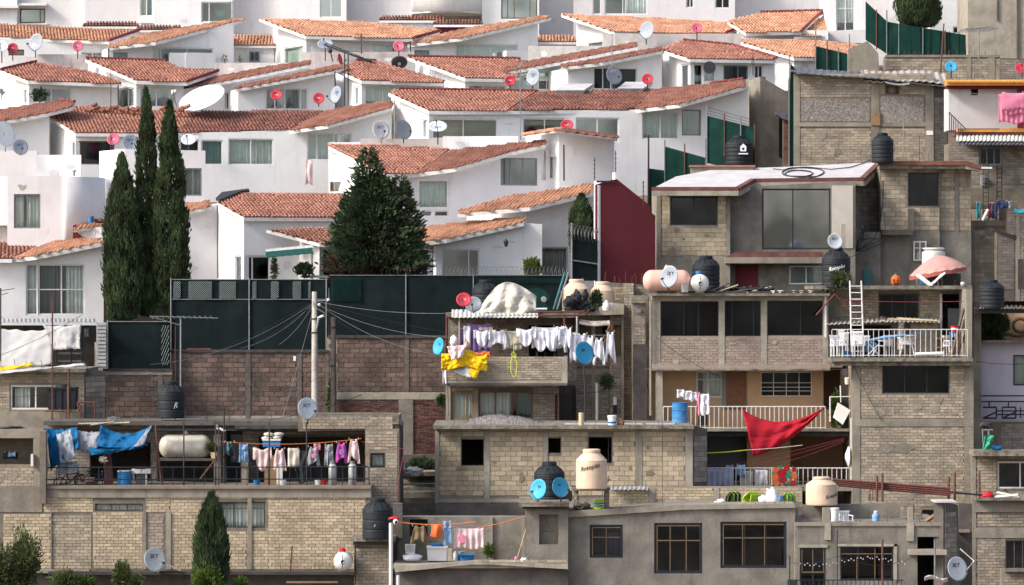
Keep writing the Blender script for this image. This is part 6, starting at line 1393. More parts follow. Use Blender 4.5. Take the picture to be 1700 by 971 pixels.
mast(1250,90,125,195,'leaning lattice aerial on the roof edge beside the grey gable','metal_dark',.02,[(1243,125,1250,92),(1256,125,1250,92)])
mast(1076,224,300,181,'dark slim rod on the green fence beside the tall white wall','metal_dark',.02)
mast(1022,250,300,177.8,'electric fence rod with insulators on the red wall corner','metal_dark',.02,[(1020,255+k*8,1024,255+k*8) for k in range(6)])
mast(987,262,306,174.6,'electric fence rod with insulators on the roof end left of the red wall','metal_dark',.02,[(985,266+k*7,989,266+k*7) for k in range(6)])
mast(1068,300,345,170.4,'electric fence rod standing on the sloping red wall','metal_dark',.02,[(1066,303+k*7,1070,303+k*7) for k in range(6)])
mast(1560,39,137,190.8,'rusty mast leaning above the wavy dark roof, upper right','rust',.035,dx=7)
t=mast(1625,48,98,191,'wide pale comb antenna in front of the bare concrete block','metal_grey',.03,[(1594,50,1650,44,1)]+[(1590+k*7,54-k*.3,1608+k*7,46,1.) for k in range(8)])
mast(1500,200,260,180.,'thin grey pipe standing before the pebbled house','metal_grey',.03)
mast(1526,225,270,180.,'short rusty rod standing before the pebbled house','rust',.02)
mast(87,488,735,156.5,'rusty mast with a stub top before the bay window house','rust',.03,[(84,492,100,494)])
mast(1,478,600,158,'dark antenna at the left frame edge','metal_dark',.03,[(-10,484,24,479),(0,490,14,486)])
mast(300,525,700,158,'grey antenna mast with a long horizontal comb, left','metal_grey',.035,[(248,525,362,528),(248,525,300,540)]+[(250+k*9,524,254+k*9,529) for k in range(12)])
mast(114,612,705,157.8,'rusty upright rod beside the square water tank','rust',.035)
mast(291,540,700,156.,'thin rusty rod right of the ribbed black tank','rust',.012,[])
mast(372,676,808,154.5,'black pipe frame rising from the left terrace roof','metal_dark',.03,[(342,677,380,680),(342,677,344,700),(380,680,380,706)],name='rooftop_frame',cat='pipe frame')
mast(649,868,1000,148.,'white pole topped with a masked figure, lower centre','metal_white',.07,name='pole',cat='pole')
mast(661,955,1000,147.8,'short pale pipe beside the white pole at the bottom edge','metal_white',.06,name='pole',cat='pole')
mast(965,685,709,157.5,'short wooden post on the white roof edge, base of the tall dish mast','wood_pale',.1,name='wooden_post',cat='post')
for i,(x,y0,y1) in enumerate(((1456,790,833),(1465,785,833),(1575,792,834),(1585,784,832))):mast(x,y0,y1,150.6,['first','second','third','fourth'][i]+' rusty rebar upright from the left on the open roof room','rust',.045,name='rebar_post',cat='rebar',group='rusty rebar uprights on the open roof room')
t=Thing('rebar_post','narrow bent rebar loop on the open roof room wall','rebar',P(1446,830,150.8));t.part('rod',MB().tube([P(1443,830,150.8),P(1445,802,150.8),P(1449,801,150.8),P(1449,830,150.8)],.02),'rust')
mast(1465,895,1000,148.4,'rusty rod in front of the lower right grated window','rust',.04)
mast(1552,896,960,148.3,'slim grey pipe leaning over the debris ledge, lower right','metal_grey',.03,name='pipe',cat='pipe')
mast(1390,880,1000,148.2,'thin dark rod between the iron door and the grated window','metal_dark',.02)
mast(1311,922,1000,148.2,'thin dark rod left of the iron door','metal_dark',.025)
mast(1626,782,828,158.4,'dark rod on the ledge at the lower right edge','rust',.04)
mast(910,745,833,150.4,'thin black wire aerial above the dark grey tank','metal_dark',.015)
mast(482,906,950,150.5,'rusty rod leaning against the long brick wall, bottom','rust',.03,dx=3)
mast(1482,640+20,0+690,162,'x','metal_grey') if False else None
t=Thing('steel_beam','bundle of long red-brown steel channels lying across the open roof room','steel beams',P(1480,815,150.5))
for k in range(4):t.part('channel',MB().tube([P(1382+k*3,796+k*3.2,151),P(1578,811+k*3.6,150.4)],.045,4),'rust_red')
t=Thing('steel_pipe','thin dark steel pipe continuing the beams to the far right ledge','pipe',P(1600,820,150.6));t.part('pipe_run',MB().line(P(1570,816,150.6),P(1630,822,152),.035),'metal_dark')
# ladders
t=Thing('ladder','white metal ladder leaning from the roof terrace up to the roof','ladder',P(1425,590,161.6))
mb=MB().line(P(1414,590,161.4),P(1411,466,162.0),.03).line(P(1434,590,161.4),P(1430,466,162.0),.03);t.part('ladder_rail',mb,'metal_white')
for k in range(11):
    f_=k/10;t.part('rung',MB().line(P(1414-3*f_*.95,583-f_*108,161.4+f_*.55),P(1434-4*f_*.95,583-f_*108,161.4+f_*.55),.02),'metal_white')
# ================================================================ cloth
def garment(kind,x0,y0,x1,y1,Y,m,label,group=None,name=None,cat=None,rip=.035,top=0,mark=None):
    s_=Y/F;W_=(x1-x0);H=y1-y0;ph=random.random()*6;k=max(1.,W_*s_/.22);mb=MB()
    def S(L_,R_,t0,b0,nu=10,nv=8,dy=0):
        def fn(u,v):
            vv=1-v;tt=t0(u) if callable(t0) else t0;bb=b0(u) if callable(b0) else b0
            l=L_(vv) if callable(L_) else L_;r=R_(vv) if callable(R_) else R_
            yy=tt+(bb-tt)*vv;xx=l+(r-l)*u
            return P(x0+W_*xx,y0+H*yy+top*xx,Y+dy+rip*(.3+vv)*math.sin(xx*k*6.28+ph)+.02*math.sin(vv*7+ph+xx*5))
        mb.sheet(fn,nu,nv,.012)
    sg=lambda d:(lambda u:d*4*u*(1-u))
    if kind=='sheet':S(0,1,sg(.04),lambda u:1-.04*math.sin(u*9+ph),max(10,int(k*6)),8)
    elif kind=='folded':
        S(0,1,sg(.05),lambda u:.93+.06*math.sin(u*8+ph),max(10,int(k*6)),8);S(.03,.97,sg(.05),lambda u:.75+.06*math.sin(u*6),10,5,-.06)
    elif kind=='tee':
        S(lambda v:.25-.05*v,lambda v:.75+.05*v,sg(.10),lambda u:.80+.08*math.sin(u*5+ph),12,8)
        S(lambda v:.26-.26*v**.7,lambda v:.40-.18*v,0.02,.95,5,7,.02);S(lambda v:.60+.18*v,lambda v:.74+.26*v**.7,0.02,1.,5,7,.02)
    elif kind=='onesie':
        S(lambda v:.12+.1*v,lambda v:.88-.1*v,lambda u:.10*math.sin(u*3.14)**2,lambda u:.70+.3*math.sin(u*3.14),14,8);S(0,.16,.0,.5,4,4,.02);S(.84,1,.0,.55,4,4,.02)
    elif kind=='pants':
        S(.08,.92,0,.34,10,4);S(lambda v:.08-.06*v,lambda v:.47-.07*v,.32,1,6,7);S(lambda v:.53+.04*v,lambda v:.92+.08*v,.32,.96,6,7)
    elif kind=='towel':S(0,1,0,lambda u:1-.05*math.sin(u*5+ph),8,6)
    o=Thing(name or {'tee':'shirt','onesie':'baby_suit','pants':'trousers','sheet':'hanging_sheet','folded':'hanging_sheet','towel':'towel'}[kind],label,cat or {'tee':'shirt','onesie':'baby clothes','pants':'trousers','sheet':'sheet','folded':'sheet','towel':'towel'}[kind],P((x0+x1)/2,y1,Y),group)
    o.part('fabric',mb,m,smooth=True)
    for q in(.12,.85):
        p=P(x0+W_*q,y0+top*q,Y);o.part('peg',MB().box(p.x-.012,p.y-.02,p.z-.03,p.x+.012,p.y+.02,p.z+.04),'wood_pale')
    if mark:mark(o)
    return o
GW='white laundry hung along the terrace'
rope('clothes_line','clothes line carrying the white laundry along the terrace',(745,543,1022,556),162.7,None,.12,'wire_pale',.01,'clothes line')
L=[('folded',763,541,771,577,.3,'cloth_purple','narrow folded purple cloth at the left end of the white laundry'),('sheet',779,537,811,583,.25,'cloth_purple','wide purple cloth hanging slantwise behind the first white shirt'),
('towel',771,541,780,575,.0,'cloth_white','white cloth strip between the two purple cloths'),('onesie',789,548,811,577,-.15,'cloth_white','white shirt in front of the wide purple cloth'),
('sheet',797,543,816,555,.05,'cloth_cream','small cream cloth peeking above the first white shirt'),('tee',812,547,842,578,-.05,'cloth_white','broad white vest second in the white row, just left of the cream sheet'),('folded',838,548,864,582,.12,'cloth_cream','cream sheet hanging between the white vests'),
('onesie',860,545,887,576,-.1,'cloth_white','white garment just right of the cream sheet and rope'),('onesie',883,547,913,584,-.02,'cloth_white','deeply draped white garment in the middle of the row'),('folded',888,542,935,580,.12,'cloth_white','long white sheet hung behind the middle garments'),
('onesie',903,545,928,583,-.12,'cloth_white','draped white garment left of the thin red post'),('tee',919,541,940,585,-.02,'cloth_white','white garment directly behind the thin red post'),('tee',938,543,950,583,-.1,'cloth_white','white garment right of the thin red post'),
('towel',947,552,956,600,0,'cloth_white','long narrow white cloth left of the big blue dish'),('tee',955,553,976,585,.1,'cloth_white','white garment mostly behind the big blue dish'),('tee',973,556,987,606,.05,'cloth_white','long white garment right behind the blue dish rim'),
('tee',986,560,1003,606,0,'cloth_white','tall white garment right of the blue dish'),('tee',1006,550,1021,603,.3,'cloth_white','lone white shirt at the right end hanging by the annex door')]
for kd,a,b,c,d_,dy,m_,lb in L:garment(kd,a-(c-a)*.12,b,c+(c-a)*.12,d_,162.7+dy,m_,lb,GW)
GL='laundry hung in front of the left terrace'
rope('clothes_line','orange rope with laundry in front of the black cage railing, left',(368,733,600,728),153.2,None,.15,'rope_orange',.012,'clothes line')
def spot(m,fx,fy,r_):
    def f(o):
        p=Vector((o.loc.x+fx,o.loc.y-.06,o.loc.z+fy));o.part('print',MB().lathe([(r_*.2,0),(r_,.004),(r_*.9,.008)],p,12,'y'),m)
    return f
for kd,a,b,c,d_,m_,lb,mk in[('tee',371,733,392,762,'cloth_black','black shirt at the left end of the orange line',None),('towel',377,735,384,748,'cloth_teal','teal scrap tucked beside the black shirt',None),('pants',396,738,413,768,'cloth_sky','small blue jeans beside the black shirt',None),
('onesie',420,743,451,783,'cloth_palepink','pale pink baby suit with dangling arms, leftmost pink one',None),('tee',453,744,476,782,'cloth_palepink','pale pink shirt in the middle of the line',None),('towel',478,744,497,775,'cloth_cream','beige folded top beside the pale pink shirt',None),
('tee',509,741,532,775,'cloth_grey','light grey shirt with a pink print',spot('cloth_pink',0,.42,.09)),('towel',521,737,532,748,'cloth_pink','bright pink cloth folded above the grey shirt',None),('pants',538,738,554,774,'cloth_grey','dark grey trousers left of the magenta shirt',None),('tee',556,734,578,770,'cloth_magenta','magenta shirt with a dark square print',spot('cloth_purple',0,.45,.11)),('tee',577,728,598,770,'cloth_palepink','pale pink shirt at the right end next to the magenta one',None)]:
    garment(kd,a,b,c,d_,153.1,m_,lb,GL,mark=mk)
GY='items hung on the yard line'
rope('clothes_line','orange rope sagging across the laundry yard',(651,865,790,866),149.8,None,.12,'rope_orange',.02,'clothes line');rope('clothes_line','orange rope rising from the printed sheet to the tower slab',(790,876,866,858),149.8,None,.05,'rope_orange',.015,'clothes line')
garment('tee',681,872,712,905,149.8,'cloth_olive','olive brown sweater hanging by its waist in the yard',GY)
garment('pants',735,865,750,905,149.8,'cloth_sky','pale blue jeans hanging by one leg in the yard',GY)
garment('sheet',754,876,803,911,149.9,'cloth_palepink','grey-pink printed sheet hanging in the yard',GY,mark=lambda o:[spot('cloth_red',-.3,.4,.11)(o),spot('cloth_red',.25,.42,.12)(o)][0] if False else spot('cloth_pink',-.25,.38,.16)(o))
o=solo('pillow',MB().sheet(lambda u,v:P(715+20*u+(2*v-1)*1.2+1.2*math.sin(v*3.14)*(1 if u<.5 else -1),890.5-19*v+2*u-1.3*math.sin(u*3.14)*(1 if v<.5 else -1)*-1,149.7-.08*math.sin(u*3.14)*math.sin(v*3.14)+.02*math.sin(u*9)),12,10,.05),'plastic_orange','orange pillow pegged to the yard line','pillow',GY,True)
GB='washing on the two right hand balconies'
rope('clothes_line','line with white shorts on the upper right balcony',(1122,647,1180,656),161.9,None,.03,'wire_pale',.01,'clothes line')
for i,(a,b,c,d_) in enumerate(((1124,647,1137,660),(1134,649,1149,664),(1147,651,1157,666))):garment('towel',a,b,c,d_,161.9+.02*i,'cloth_white',['left','middle','right'][i]+' one of three white shorts on the upper balcony line',GB)
garment('towel',1157,652,1162,690,161.9,'cloth_pink','narrow red and pink patterned strip beside the white trousers',GB);garment('pants',1162,654,1179,690,161.85,'cloth_white','small white trousers hanging before the upper balcony rail',GB)
garment('sheet',1173,778,1218,809,161.6,'cloth_lilac','grey-blue blanket over the lower balcony rail',GB)
garment('towel',1205,773,1218,790,162.2,'cloth_sky','left small light blue cloth behind the lower rail',GB);garment('towel',1223,772,1238,790,162.2,'cloth_sky','right small light blue cloth behind the lower rail',GB)
garment('towel',1228,782,1250,807,162.4,'cloth_cream','beige cloth behind the lower balcony rail',GB,name='towel');garment('towel',1255,780,1275,806,162.5,'cloth_white','whitish cloth behind the lower balcony rail, left of the floral one',GB)
def floral(o):
    Y=o.loc.y-.07
    for i,(x,y,r_,m_) in enumerate(((1288,780,5,'plastic_orange'),(1298,785,7,'cloth_red'),(1306,778,5,'cloth_red'),(1287,792,6,'plastic_orange'),(1300,797,6,'cloth_red'),(1289,803,5,'plastic_orange'),(1318,779,4,'cloth_red'),(1319,790,5,'plastic_orange'),(1317,802,5,'cloth_red'),(1308,790,4,'plastic_green'),(1296,776,3,'plastic_green'),(1311,783,3,'plastic_green'),(1284,786,3,'plastic_green'),(1306,801,3,'plastic_green'))):
        p=P(x,y,Y-.02*(i%3));q=r_*Y/F;mb=MB()
        for k in range(6):
            a=k*1.047;c=p+Vector((math.cos(a)*q*.55,0,math.sin(a)*q*.55));mb.lathe([(q*.1,0),(q*.5,.005),(q*.48,.009)],c,10,'y')
        o.part('printed_flower',mb,m_)
garment('sheet',1280,776,1323,807,161.55,'wood_pale','floral blanket with big red and orange flowers over the lower rail',GB,mark=floral)
GT='towels hung at the orange trimmed house'
rope('clothes_line','line with the pink towels at the right edge',(1575,148,1720,160),180.8,None,.12,'wire_pale',.01,'clothes line')
garment('folded',1663,153,1704,192,180.8,'cloth_pink','folded pink towel laid over the larger one at the right edge',GT);garment('sheet',1658,156,1712,204,180.9,'cloth_pink','large pink towel with a scalloped hem at the right edge',GT)
GN='small dark laundry on the annex roof'
rope('clothes_line','line with dark clothes at far right',(1610,334,1690,334),174.6,None,.05,'wire_pale',.01,'clothes line')
for a,b,c,d_,m_,lb in((1621,336,1627,362,'cloth_teal','dark teal garment, leftmost on the far right line'),(1642,337,1647,362,'cloth_maroon','narrow wine red garment on the far right line'),(1648,337,1656,364,'cloth_navy','navy trousers on the far right line'),(1654,333,1673,346,'cloth_navy','wide navy cloth on the far right line'),(1672,334,1680,345,'cloth_grey','small grey cloth at the end of the far right line')):
    garment('towel',a,b,c,d_,174.6,m_,lb,GN)
t=Thing('pvc_pipe','white pipe leaning under the dark laundry at far right','pipe',P(1632,366,174.3));t.part('tube',MB().line(P(1631,366,174.3),P(1640,348,174.5),.06,10),'metal_white')
solo('tarp',MB().sheet(lambda u,v:P(1684+u*26,346+v*6+2*math.sin(u*5),174.6-v*.3),10,3,.03),'cloth_teal','turquoise tarp edge at the far right roof','tarp')
garment('towel',507,266,519,306,185.2,'cloth_palepink','peach towel hanging from a window sill left of the fir',None)
garment('towel',5,750,30,762,153,'cloth_black','dark cloth hanging in the far left washroom window',None);garment('towel',14,751,26,758,152.9,'cloth_sky','pale blue cloth on top of the dark one in the far left window',None)
# ================================================================ tarps
def tarp(fn,nu,nv,m,label,name='tarp',cat='tarp',th=.02,group=None):return solo(name,MB().sheet(fn,nu,nv,th),m,label,cat,group,True)
def quadP(A,B_,C_,D_,wr=.08,k=5,sagx=0,sagv=0):
    """corner pixels+depth: A top left, B top right, C bottom right, D bottom left"""
    a,b,c,d=[P(*q) for q in(A,B_,C_,D_)];ph=random.random()*9
    def fn(u,v):
        p=a.lerp(b,u).lerp(d.lerp(c,u),v)
        n_=noise.noise(Vector((u*k+ph,v*k*.6,ph)))
        w2=abs(noise.noise(Vector((u*k*2.1+v*4+ph,v*k*1.3,3))));w3=abs(noise.noise(Vector((u*k*4+ph,v*k*4-u*6,7))))
        return p+Vector((.05*n_,-wr*n_-wr*.5*math.sin(u*k*2.2+v*3+ph)-wr*1.8*w2-wr*w3,.07*noise.noise(Vector((u*9,ph,v*4)))-sagx*4*u*(1-u)*(1-v)-sagv*4*u*(1-u)*v))
    return fn
tarp(quadP((77,710,154),(128,708,154.2),(131,742,153),(84,780,153.4),.12,4,.1),20,16,'cloth_blue','crumpled blue tarp at the left end of the terrace, hanging low')
tarp(quadP((94,722,153.6),(118,712,153.4),(126,760,152.9),(100,768,153.1),.1,5),14,12,'dish_grey','faded grey-blue worn panel in front of the crumpled blue tarp')
tarp(quadP((128,714,154.2),(168,716,154),(163,745,153.5),(124,748,153.6),.1,5,.05),18,10,'cloth_grey','grey sheet hanging between the two blue tarps')
tarp(quadP((167,706,154.3),(254,704,154.3),(240,738,153.1),(160,740,153.1),.13,5,.35,.1),26,14,'cloth_blue','blue tarp sagging under the terrace roof edge, the wider one')
tarp(quadP((146,742,153.2),(246,738,153),(236,742,153.),(152,757,153.2),.08,5,.1),24,8,'cloth_blue','rolled lower edge of the wider blue tarp')
tarp(quadP((243,716,153.9),(252,706,154.1),(238,738,152.9),(222,742,152.95),.05,5),12,8,'cloth_grey','pale folded flap on the wider blue tarp')
tarp(quadP((96,768,153.5),(128,766,153.3),(132,780,153.2),(96,790,153.2),.1,4),12,8,'dish_grey','grey plastic sheet over the bicycles')
tarp(quadP((-30,542,166.6),(88,545,166.6),(87,605,166),(-30,612,166),.045,3,.12,.05),26,14,'cloth_canvas','large white sheet hung under the tin roof at far left')
tarp(quadP((72,540,166.5),(134,539,166.5),(134,579,166.2),(90,581,166.2),.06,4,.03),18,10,'cloth_canvas','smaller white sheet beside the large one under the tin roof',)
# red tarp
def redt(u,v):
    a=P(1232,679,162.2);b=P(1369,676,162.3);c=P(1250,757,161.4)
    top=a.lerp(b,u)+Vector((0,0,-.62*4*u*(1-u)*(1-.25*u)));bot=c.lerp(b,u)+Vector((0,0,-.34*4*u*(1-u)))
    return top.lerp(bot,v)+Vector((0,-.25*math.sin(v*3.1)*(1-u)+.03*math.sin(u*30+v*9)+.05*math.sin(v*12+u*4)-.12*abs(noise.noise(Vector((u*6+v*3,v*7,2)))),0))
tarp(redt,36,18,'cloth_red','big red tarp slung between the balcony rail and the drain corner')
t=Thing('cable','yellow green and pale lines crossing the lower right balcony','clothes line',P(1300,745,161.3));t.part('strand',MB().tube(sag(P(1172,752,161.3),P(1240,747,161.2),.02),.02),'rope_lime');t.part('strand',MB().tube(sag(P(1240,747,161.2),P(1332,739,161.2),.02),.015),'cloth_cream')
for k in range(3):t.part('strand',MB().tube(sag(P(1200+k*50,774-k*3,161.3),P(1402,727+k*2.5,161.6),.05),.007),'rope_red')
def dr(u,v):  # yellow draped tarp
    return P(733+u*76,587+v*27-4*math.sin(u*3.2)+2*math.sin(u*9),162.35-.22*math.sin(min(1,v*1.3)*1.6)+.1*noise.noise(Vector((u*8,v*5,0)))-.05*math.sin(u*14+v*4)-.14*abs(noise.noise(Vector((u*17+v*6,v*8,1)))))
tarp(dr,50,20,'cloth_yellow','bright yellow tarp draped over the laundry terrace wall',th=.03)
tarp(quadP((745,612,162.3),(793,610,162.2),(786,628,162.1),(768,624,162.1),.04,4,-.05),12,6,'zinc','torn grey mesh hanging under the yellow tarp');
tarp(quadP((776,612,162.15),(800,611,162.1),(789,628,162.05),(783,626,162.05),.03,4),8,5,'cloth_yellow','yellow strap loop hanging below the yellow tarp')
tarp(quadP((785,588,162.3),(812,583,162.3),(816,592,162.3),(790,596,162.3),.05,5),10,5,'plastic_orange','faded orange cloth behind the yellow tarp')
tarp(quadP((742,575,162.1),(776,572,162.2),(768,592,161.95),(750,598,161.9),.06,6),14,8,'cloth_palepink','pale pink cloth lying over the yellow tarp')
solo('laundry_heap',MB().blob(P(753,567,162.4),.16,.12,.22,12,8,.5),'cloth_white','small white bundle above the pale pink cloth','laundry',None,True)
solo('laundry_heap',MB().blob(P(775,573,162.4),.12,.1,.16,12,8,.5),'skin_tan','tan bundle beside the pale pink cloth','laundry',None,True)
garment('towel',735,612,741,637,162.3,'cloth_white','narrow white cloth at the left end of the terrace wall')
def cover(u,v):
    a=(u)*3.1416;x=791+99*u;yt=525-57*(math.sin(min(1,u*1.9)*1.57)**.9)*(1 if u<.52 else 1-.42*((u-.52)/.48)**1.6)
    y=yt+(522-yt)*v
    return P(x,y,165.0-1.3*math.sin(v*1.57)+.3*noise.noise(Vector((u*5,v*4,2)))+.10*abs(noise.noise(Vector((u*15+v*5,v*9,5))))+.07*math.sin(u*26+v*3))
tarp(cover,60,30,'cloth_tarp','cream canvas thrown over a pile on top of the tin roof',th=.04)
# cloth at the green vehicle
t=Thing('vehicle_cab','rounded dark green cab part with a round emblem behind the covered pile','vehicle part',P(893,515,166.3))
q=FP(166.2);t.part('cab_shell',MB().prism(q,[tuple(q.uv(*z)) for z in[(872,480),(895,478),(906,483),(912,492),(912,515),(872,515)]],t=1.),'plastic_green' if False else 'fence_green')
t.part('emblem',MB().lathe([(.10,0),(.12,.02),(.05,.04)],P(903,497,166.1),16,'y'),'zinc');t.part('bumper',MB().line(P(890,513,166.1),P(908,513,166.1),.05),'plastic_white')
for i,(x,y,a,b) in enumerate(((945,500,.25,.2),(957,495,.2,.3),(968,507,.35,.18),(980,513,.25,.12),(950,512,.3,.15),(972,492,.12,.25))):solo('rubbish_bag',MB().blob(P(x,y,164.6+.1*i),a,.25,b,12,8,.7),'cloth_black',['black bag at the left of the heap below the lettered tan tank','upper black bag of the heap below the lettered tan tank','largest black bag leaning in the heap','flat black bag at the right foot of the heap','low black bag at the front of the heap','thin upright black bag atop the heap'][i],'bag','black bags heaped before the tan tanks')
t=Thing('jug','white plastic jug with a handle beside the tan tanks','jug',P(1008,516,164.5));t.part('jug_body',MB().lathe([(.13,0),(.17,.04),(.17,.24),(.06,.36),(.05,.4)],P(1007,515,164.5),16),'plastic_white',smooth=True);t.part('handle',MB().tube([P(1011,503,164.5),P(1016,504,164.5),P(1015,512,164.5)],.02),'plastic_white')
t=Thing('lattice_truss','blue-grey folded metal truss leaning behind the black bags','truss',P(930,512,165.4))
for dx in(0,6):t.part('chord',MB().line(P(919+dx,514,165.4),P(938+dx,452,165.8),.045),'metal_grey' if dx else 'curtain_teal')
t.part('lacing',MB().line(P(928,486,165.4),P(968,462,165.9),.02).line(P(934,512,165.2),P(962,472,165.6),.02).line(P(945,514,165.2),P(984,470,165.5),.015),'metal_grey')
t=Thing('rope','lime rope hanging in a loop from the laundry line','rope',P(853,628,161.9));mb=MB();mb.line(P(853,560,162.),P(853,592,161.95),.015)
mb.tube([P(853+5*math.sin(a*.5),608+18*-math.cos(a*.5),161.95) for a in range(0,14)],.018,5);mb.tube([P(853+4*math.sin(a*1.1),590+5*math.cos(a),161.93) for a in range(8)],.02,5);t.part('loop',mb,'rope_lime')
# ================================================================ gravel
def gravel(u,v):
    x=752+u*180;h=(math.sin(max(0,min(1,(u)/.42))*1.57) if u<.42 else max(0,1-((u-.42)/.58)**1.4))
    y0=709-21*h*math.sin(min(1,v)*1.57)+1.5*noise.noise(Vector((u*9,v*3,0)));return P(x,y0,158.6+v*3.2)
mb=MB().sheet(gravel,50,8,.03);
for i in range(2600):
    u=random.random();v=random.random()**.8;p=gravel(u,v);r_=random.uniform(.012,.035);mb.add([p+Vector((r_,0,0)),p+Vector((-r_*.6,-r_,0)),p+Vector((-r_*.4,r_*.7,0)),p+Vector((0,-r_*.3,r_*1.4))],[(0,3,1),(1,3,2),(2,3,0)],random.random())
solo('gravel_pile',mb,'gravel','heap of grey gravel on the flat roof of the pale block house','gravel',kind='stuff')
mb=MB().sheet(lambda u,v:P(262+u*38,950-14*math.sin(min(1,u*2.2)*1.57)*(1-.8*max(0,u-.35)/.65),151+v*.5),14,3,.05);solo('gravel_pile',mb,'brick_pink','small reddish sand heap behind the lettered dish, bottom left','sand')
# ================================================================ clutter
def chair(px,py,Y,label,m='plastic_white',h_=.85,rot=0,group='white garden chairs on the terrace'):
    b=P(px,py,Y);t=Thing('garden_chair',label,'chair',b,group);M3=Matrix.Rotation(R(rot),3,'Z')
    def bx(a,c):
        p=[M3@Vector(q) for q in[(a[0],a[1],a[2]),(c[0],a[1],a[2]),(c[0],c[1],a[2]),(a[0],c[1],a[2]),(a[0],a[1],c[2]),(c[0],a[1],c[2]),(c[0],c[1],c[2]),(a[0],c[1],c[2])]];return MB().hexa([b+q for q in p])
    t.part('seat',bx((-.22,-.22,.42),(.22,.2,.45)),m);bk=MB()
    for k in range(5):
        x=-.2+k*.085;q=bx((x,.19,.45),(x+.055,.23,h_-.05));bk.add(q.v,q.f)
    q=bx((-.22,.18,h_-.06),(.22,.24,h_));bk.add(q.v,q.f);t.part('backrest',bk,m)
    for x in(-.2,.16):
        for y in(-.2,.17):t.part('leg',bx((x,y,0),(x+.045,y+.045,.42)),m)
        q=bx((x,-.22,.62),(x+.05,.2,.65));t.part('armrest',q.add(*(lambda z:(z.v,z.f))(bx((x,-.2,.45),(x+.04,-.16,.62)))),m)
    return t
chair(1389,592,161.2,'white plastic chair at the left end of the roof terrace',rot=15);chair(1399,591,161.9,'white plastic chair just behind the first one on the roof terrace',rot=-20,h_=.95)
chair(1424,592,161.5,'white plastic chair below the ladder on the roof terrace',rot=10);chair(1438,592,162.2,'white plastic chair right of the ladder on the roof terrace',rot=160)
chair(1470,592,162.4,'white plastic chair before the dark opening on the roof terrace',rot=-150);chair(1578,592,162.2,'white chair near the dark door on the roof terrace',rot=30)
t=chair(1405,884,150.8,'white plastic chair with its curved back showing above the lower right parapet','plastic_white',.8,20,None)
def box_(px0,py0,px1,py1,Y,d,m,name,label,cat,group=None,lid=None,grip=True):
    t=Thing(name,label,cat,P((px0+px1)/2,py1,Y),group);t.part('box_body',MB().ibox(px0,py0,px1,py1,Y,d),m)
    t.part('box_lid',MB().ibox(px0-.7,py0-1.6,px1+.7,py0+.4,Y-.03,d+.06),lid or m);return t
box_(1417,553,1432,572,161.3,.4,'plastic_white','storage_box','white box stacked on chairs below the ladder','box')
box_(1393,549,1402,566,161.6,.3,'plastic_white','storage_box','upright white container above the first terrace chair','box')
box_(1402,584,1411,590,161.3,.3,'plastic_blue','storage_box','blue box under the terrace chairs','box')
t=Thing('folded_parasol','closed blue and white parasol lying across the terrace railing','parasol',P(1485,566,161.5));t.part('folded_canopy',MB().tube([P(1436,566,161.2),P(1470,560,161.3),P(1505,556,161.3)],[.03,.08,.03],8),'cloth_sky');t.part('pole',MB().line(P(1505,556,161.3),P(1533,552,161.3),.02),'plastic_blue')
t=Thing('folding_cot','light blue folded cot with white legs on the terrace','folding bed',P(1447,590,161.6));t.part('cot_sheet',MB().sheet(lambda u,v:P(1437+u*18,566+v*18+4*u,161.6+.2*v+.05*math.sin(u*9)),8,6,.03),'cloth_sky')
for a in((1440,590,1458,572),(1444,572,1460,590),(1448,590,1456,578)):t.part('cot_leg',MB().line(P(a[0],a[1],161.4),P(a[2],a[3],161.5),.02),'plastic_white')
t=Thing('garden_table','small white wrought table with lattice rim on the terrace','table',P(1505,578,162))
t.part('table_top',MB().lathe([(.4,-.02),(.4,.02)],P(1506,557,162),24),'plastic_white');mb=MB()
for k in range(18):
    a=k*.349;c=P(1506,560,162)+Vector((math.cos(a)*.38,math.sin(a)*.38,0));d_=P(1506,572,162)+Vector((math.cos(a+.9)*.3,math.sin(a+.9)*.3,0));mb.line(c,d_,.014,4);e_=P(1506,572,162)+Vector((math.cos(a-.9)*.3,math.sin(a-.9)*.3,0));mb.line(c,e_,.014,4)
t.part('lattice_skirt',mb,'plastic_white');t.part('table_leg',MB().line(P(1498,572,162),P(1494,590,161.8),.02).line(P(1514,572,162),P(1518,590,161.8),.02),'plastic_white')
box_(1494,560,1499,578,162.3,.1,'plastic_white','board','white board standing behind the lattice table','board')
t=Thing('shelf_rack','small wooden rack with bottles near the dark terrace door','rack',P(1572,590,162.3));t.part('shelf',MB().ibox(1554,561,1580,562.5,162.2,.4).ibox(1558,576,1586,577.5,162.2,.4),'wood');t.part('side',MB().ibox(1565,562.5,1567,590,162.3,.3),'wood')
t=Thing('bucket','red bucket with white band at the right end of the terrace','bucket',P(1585,550,161.6));t.part('bucket_body',MB().lathe([(.13,0),(.17,.2),(.18,.22)],P(1585,550,161.6),18),'plastic_red');t.part('label_band',MB().lathe([(.145,.06),(.16,.14)],P(1585,550,161.6),18),'plastic_white')
t=Thing('laundry_bag','striped blue and white bag under the red bucket','bag',P(1583,562,161.7))
for k in range(5):t.part('stripe',MB().ibox(1577+k*2.2,551,1579.2+k*2.2,561-k*.6,161.7+.01*(k%2),.2),'plastic_white' if k%2 else 'plastic_blue')
GP='planks leaning at the right end of the terrace'
for i,(a,b,c,d_) in enumerate(((1580,590,1600,512),(1586,592,1602,530),(1591,586,1606,545),(1574,590,1598,560))):t=Thing('plank',['tallest','second tallest','rightmost','leftmost and shortest'][i]+' weathered plank leaning against the terrace end wall','plank',P(a,b,161.4),GP);t.part('board',MB().tube([P(a,b,161.2+.1*i),P(c,d_,161.8)],.06,4),'wood' if i%2 else 'pole_wood')
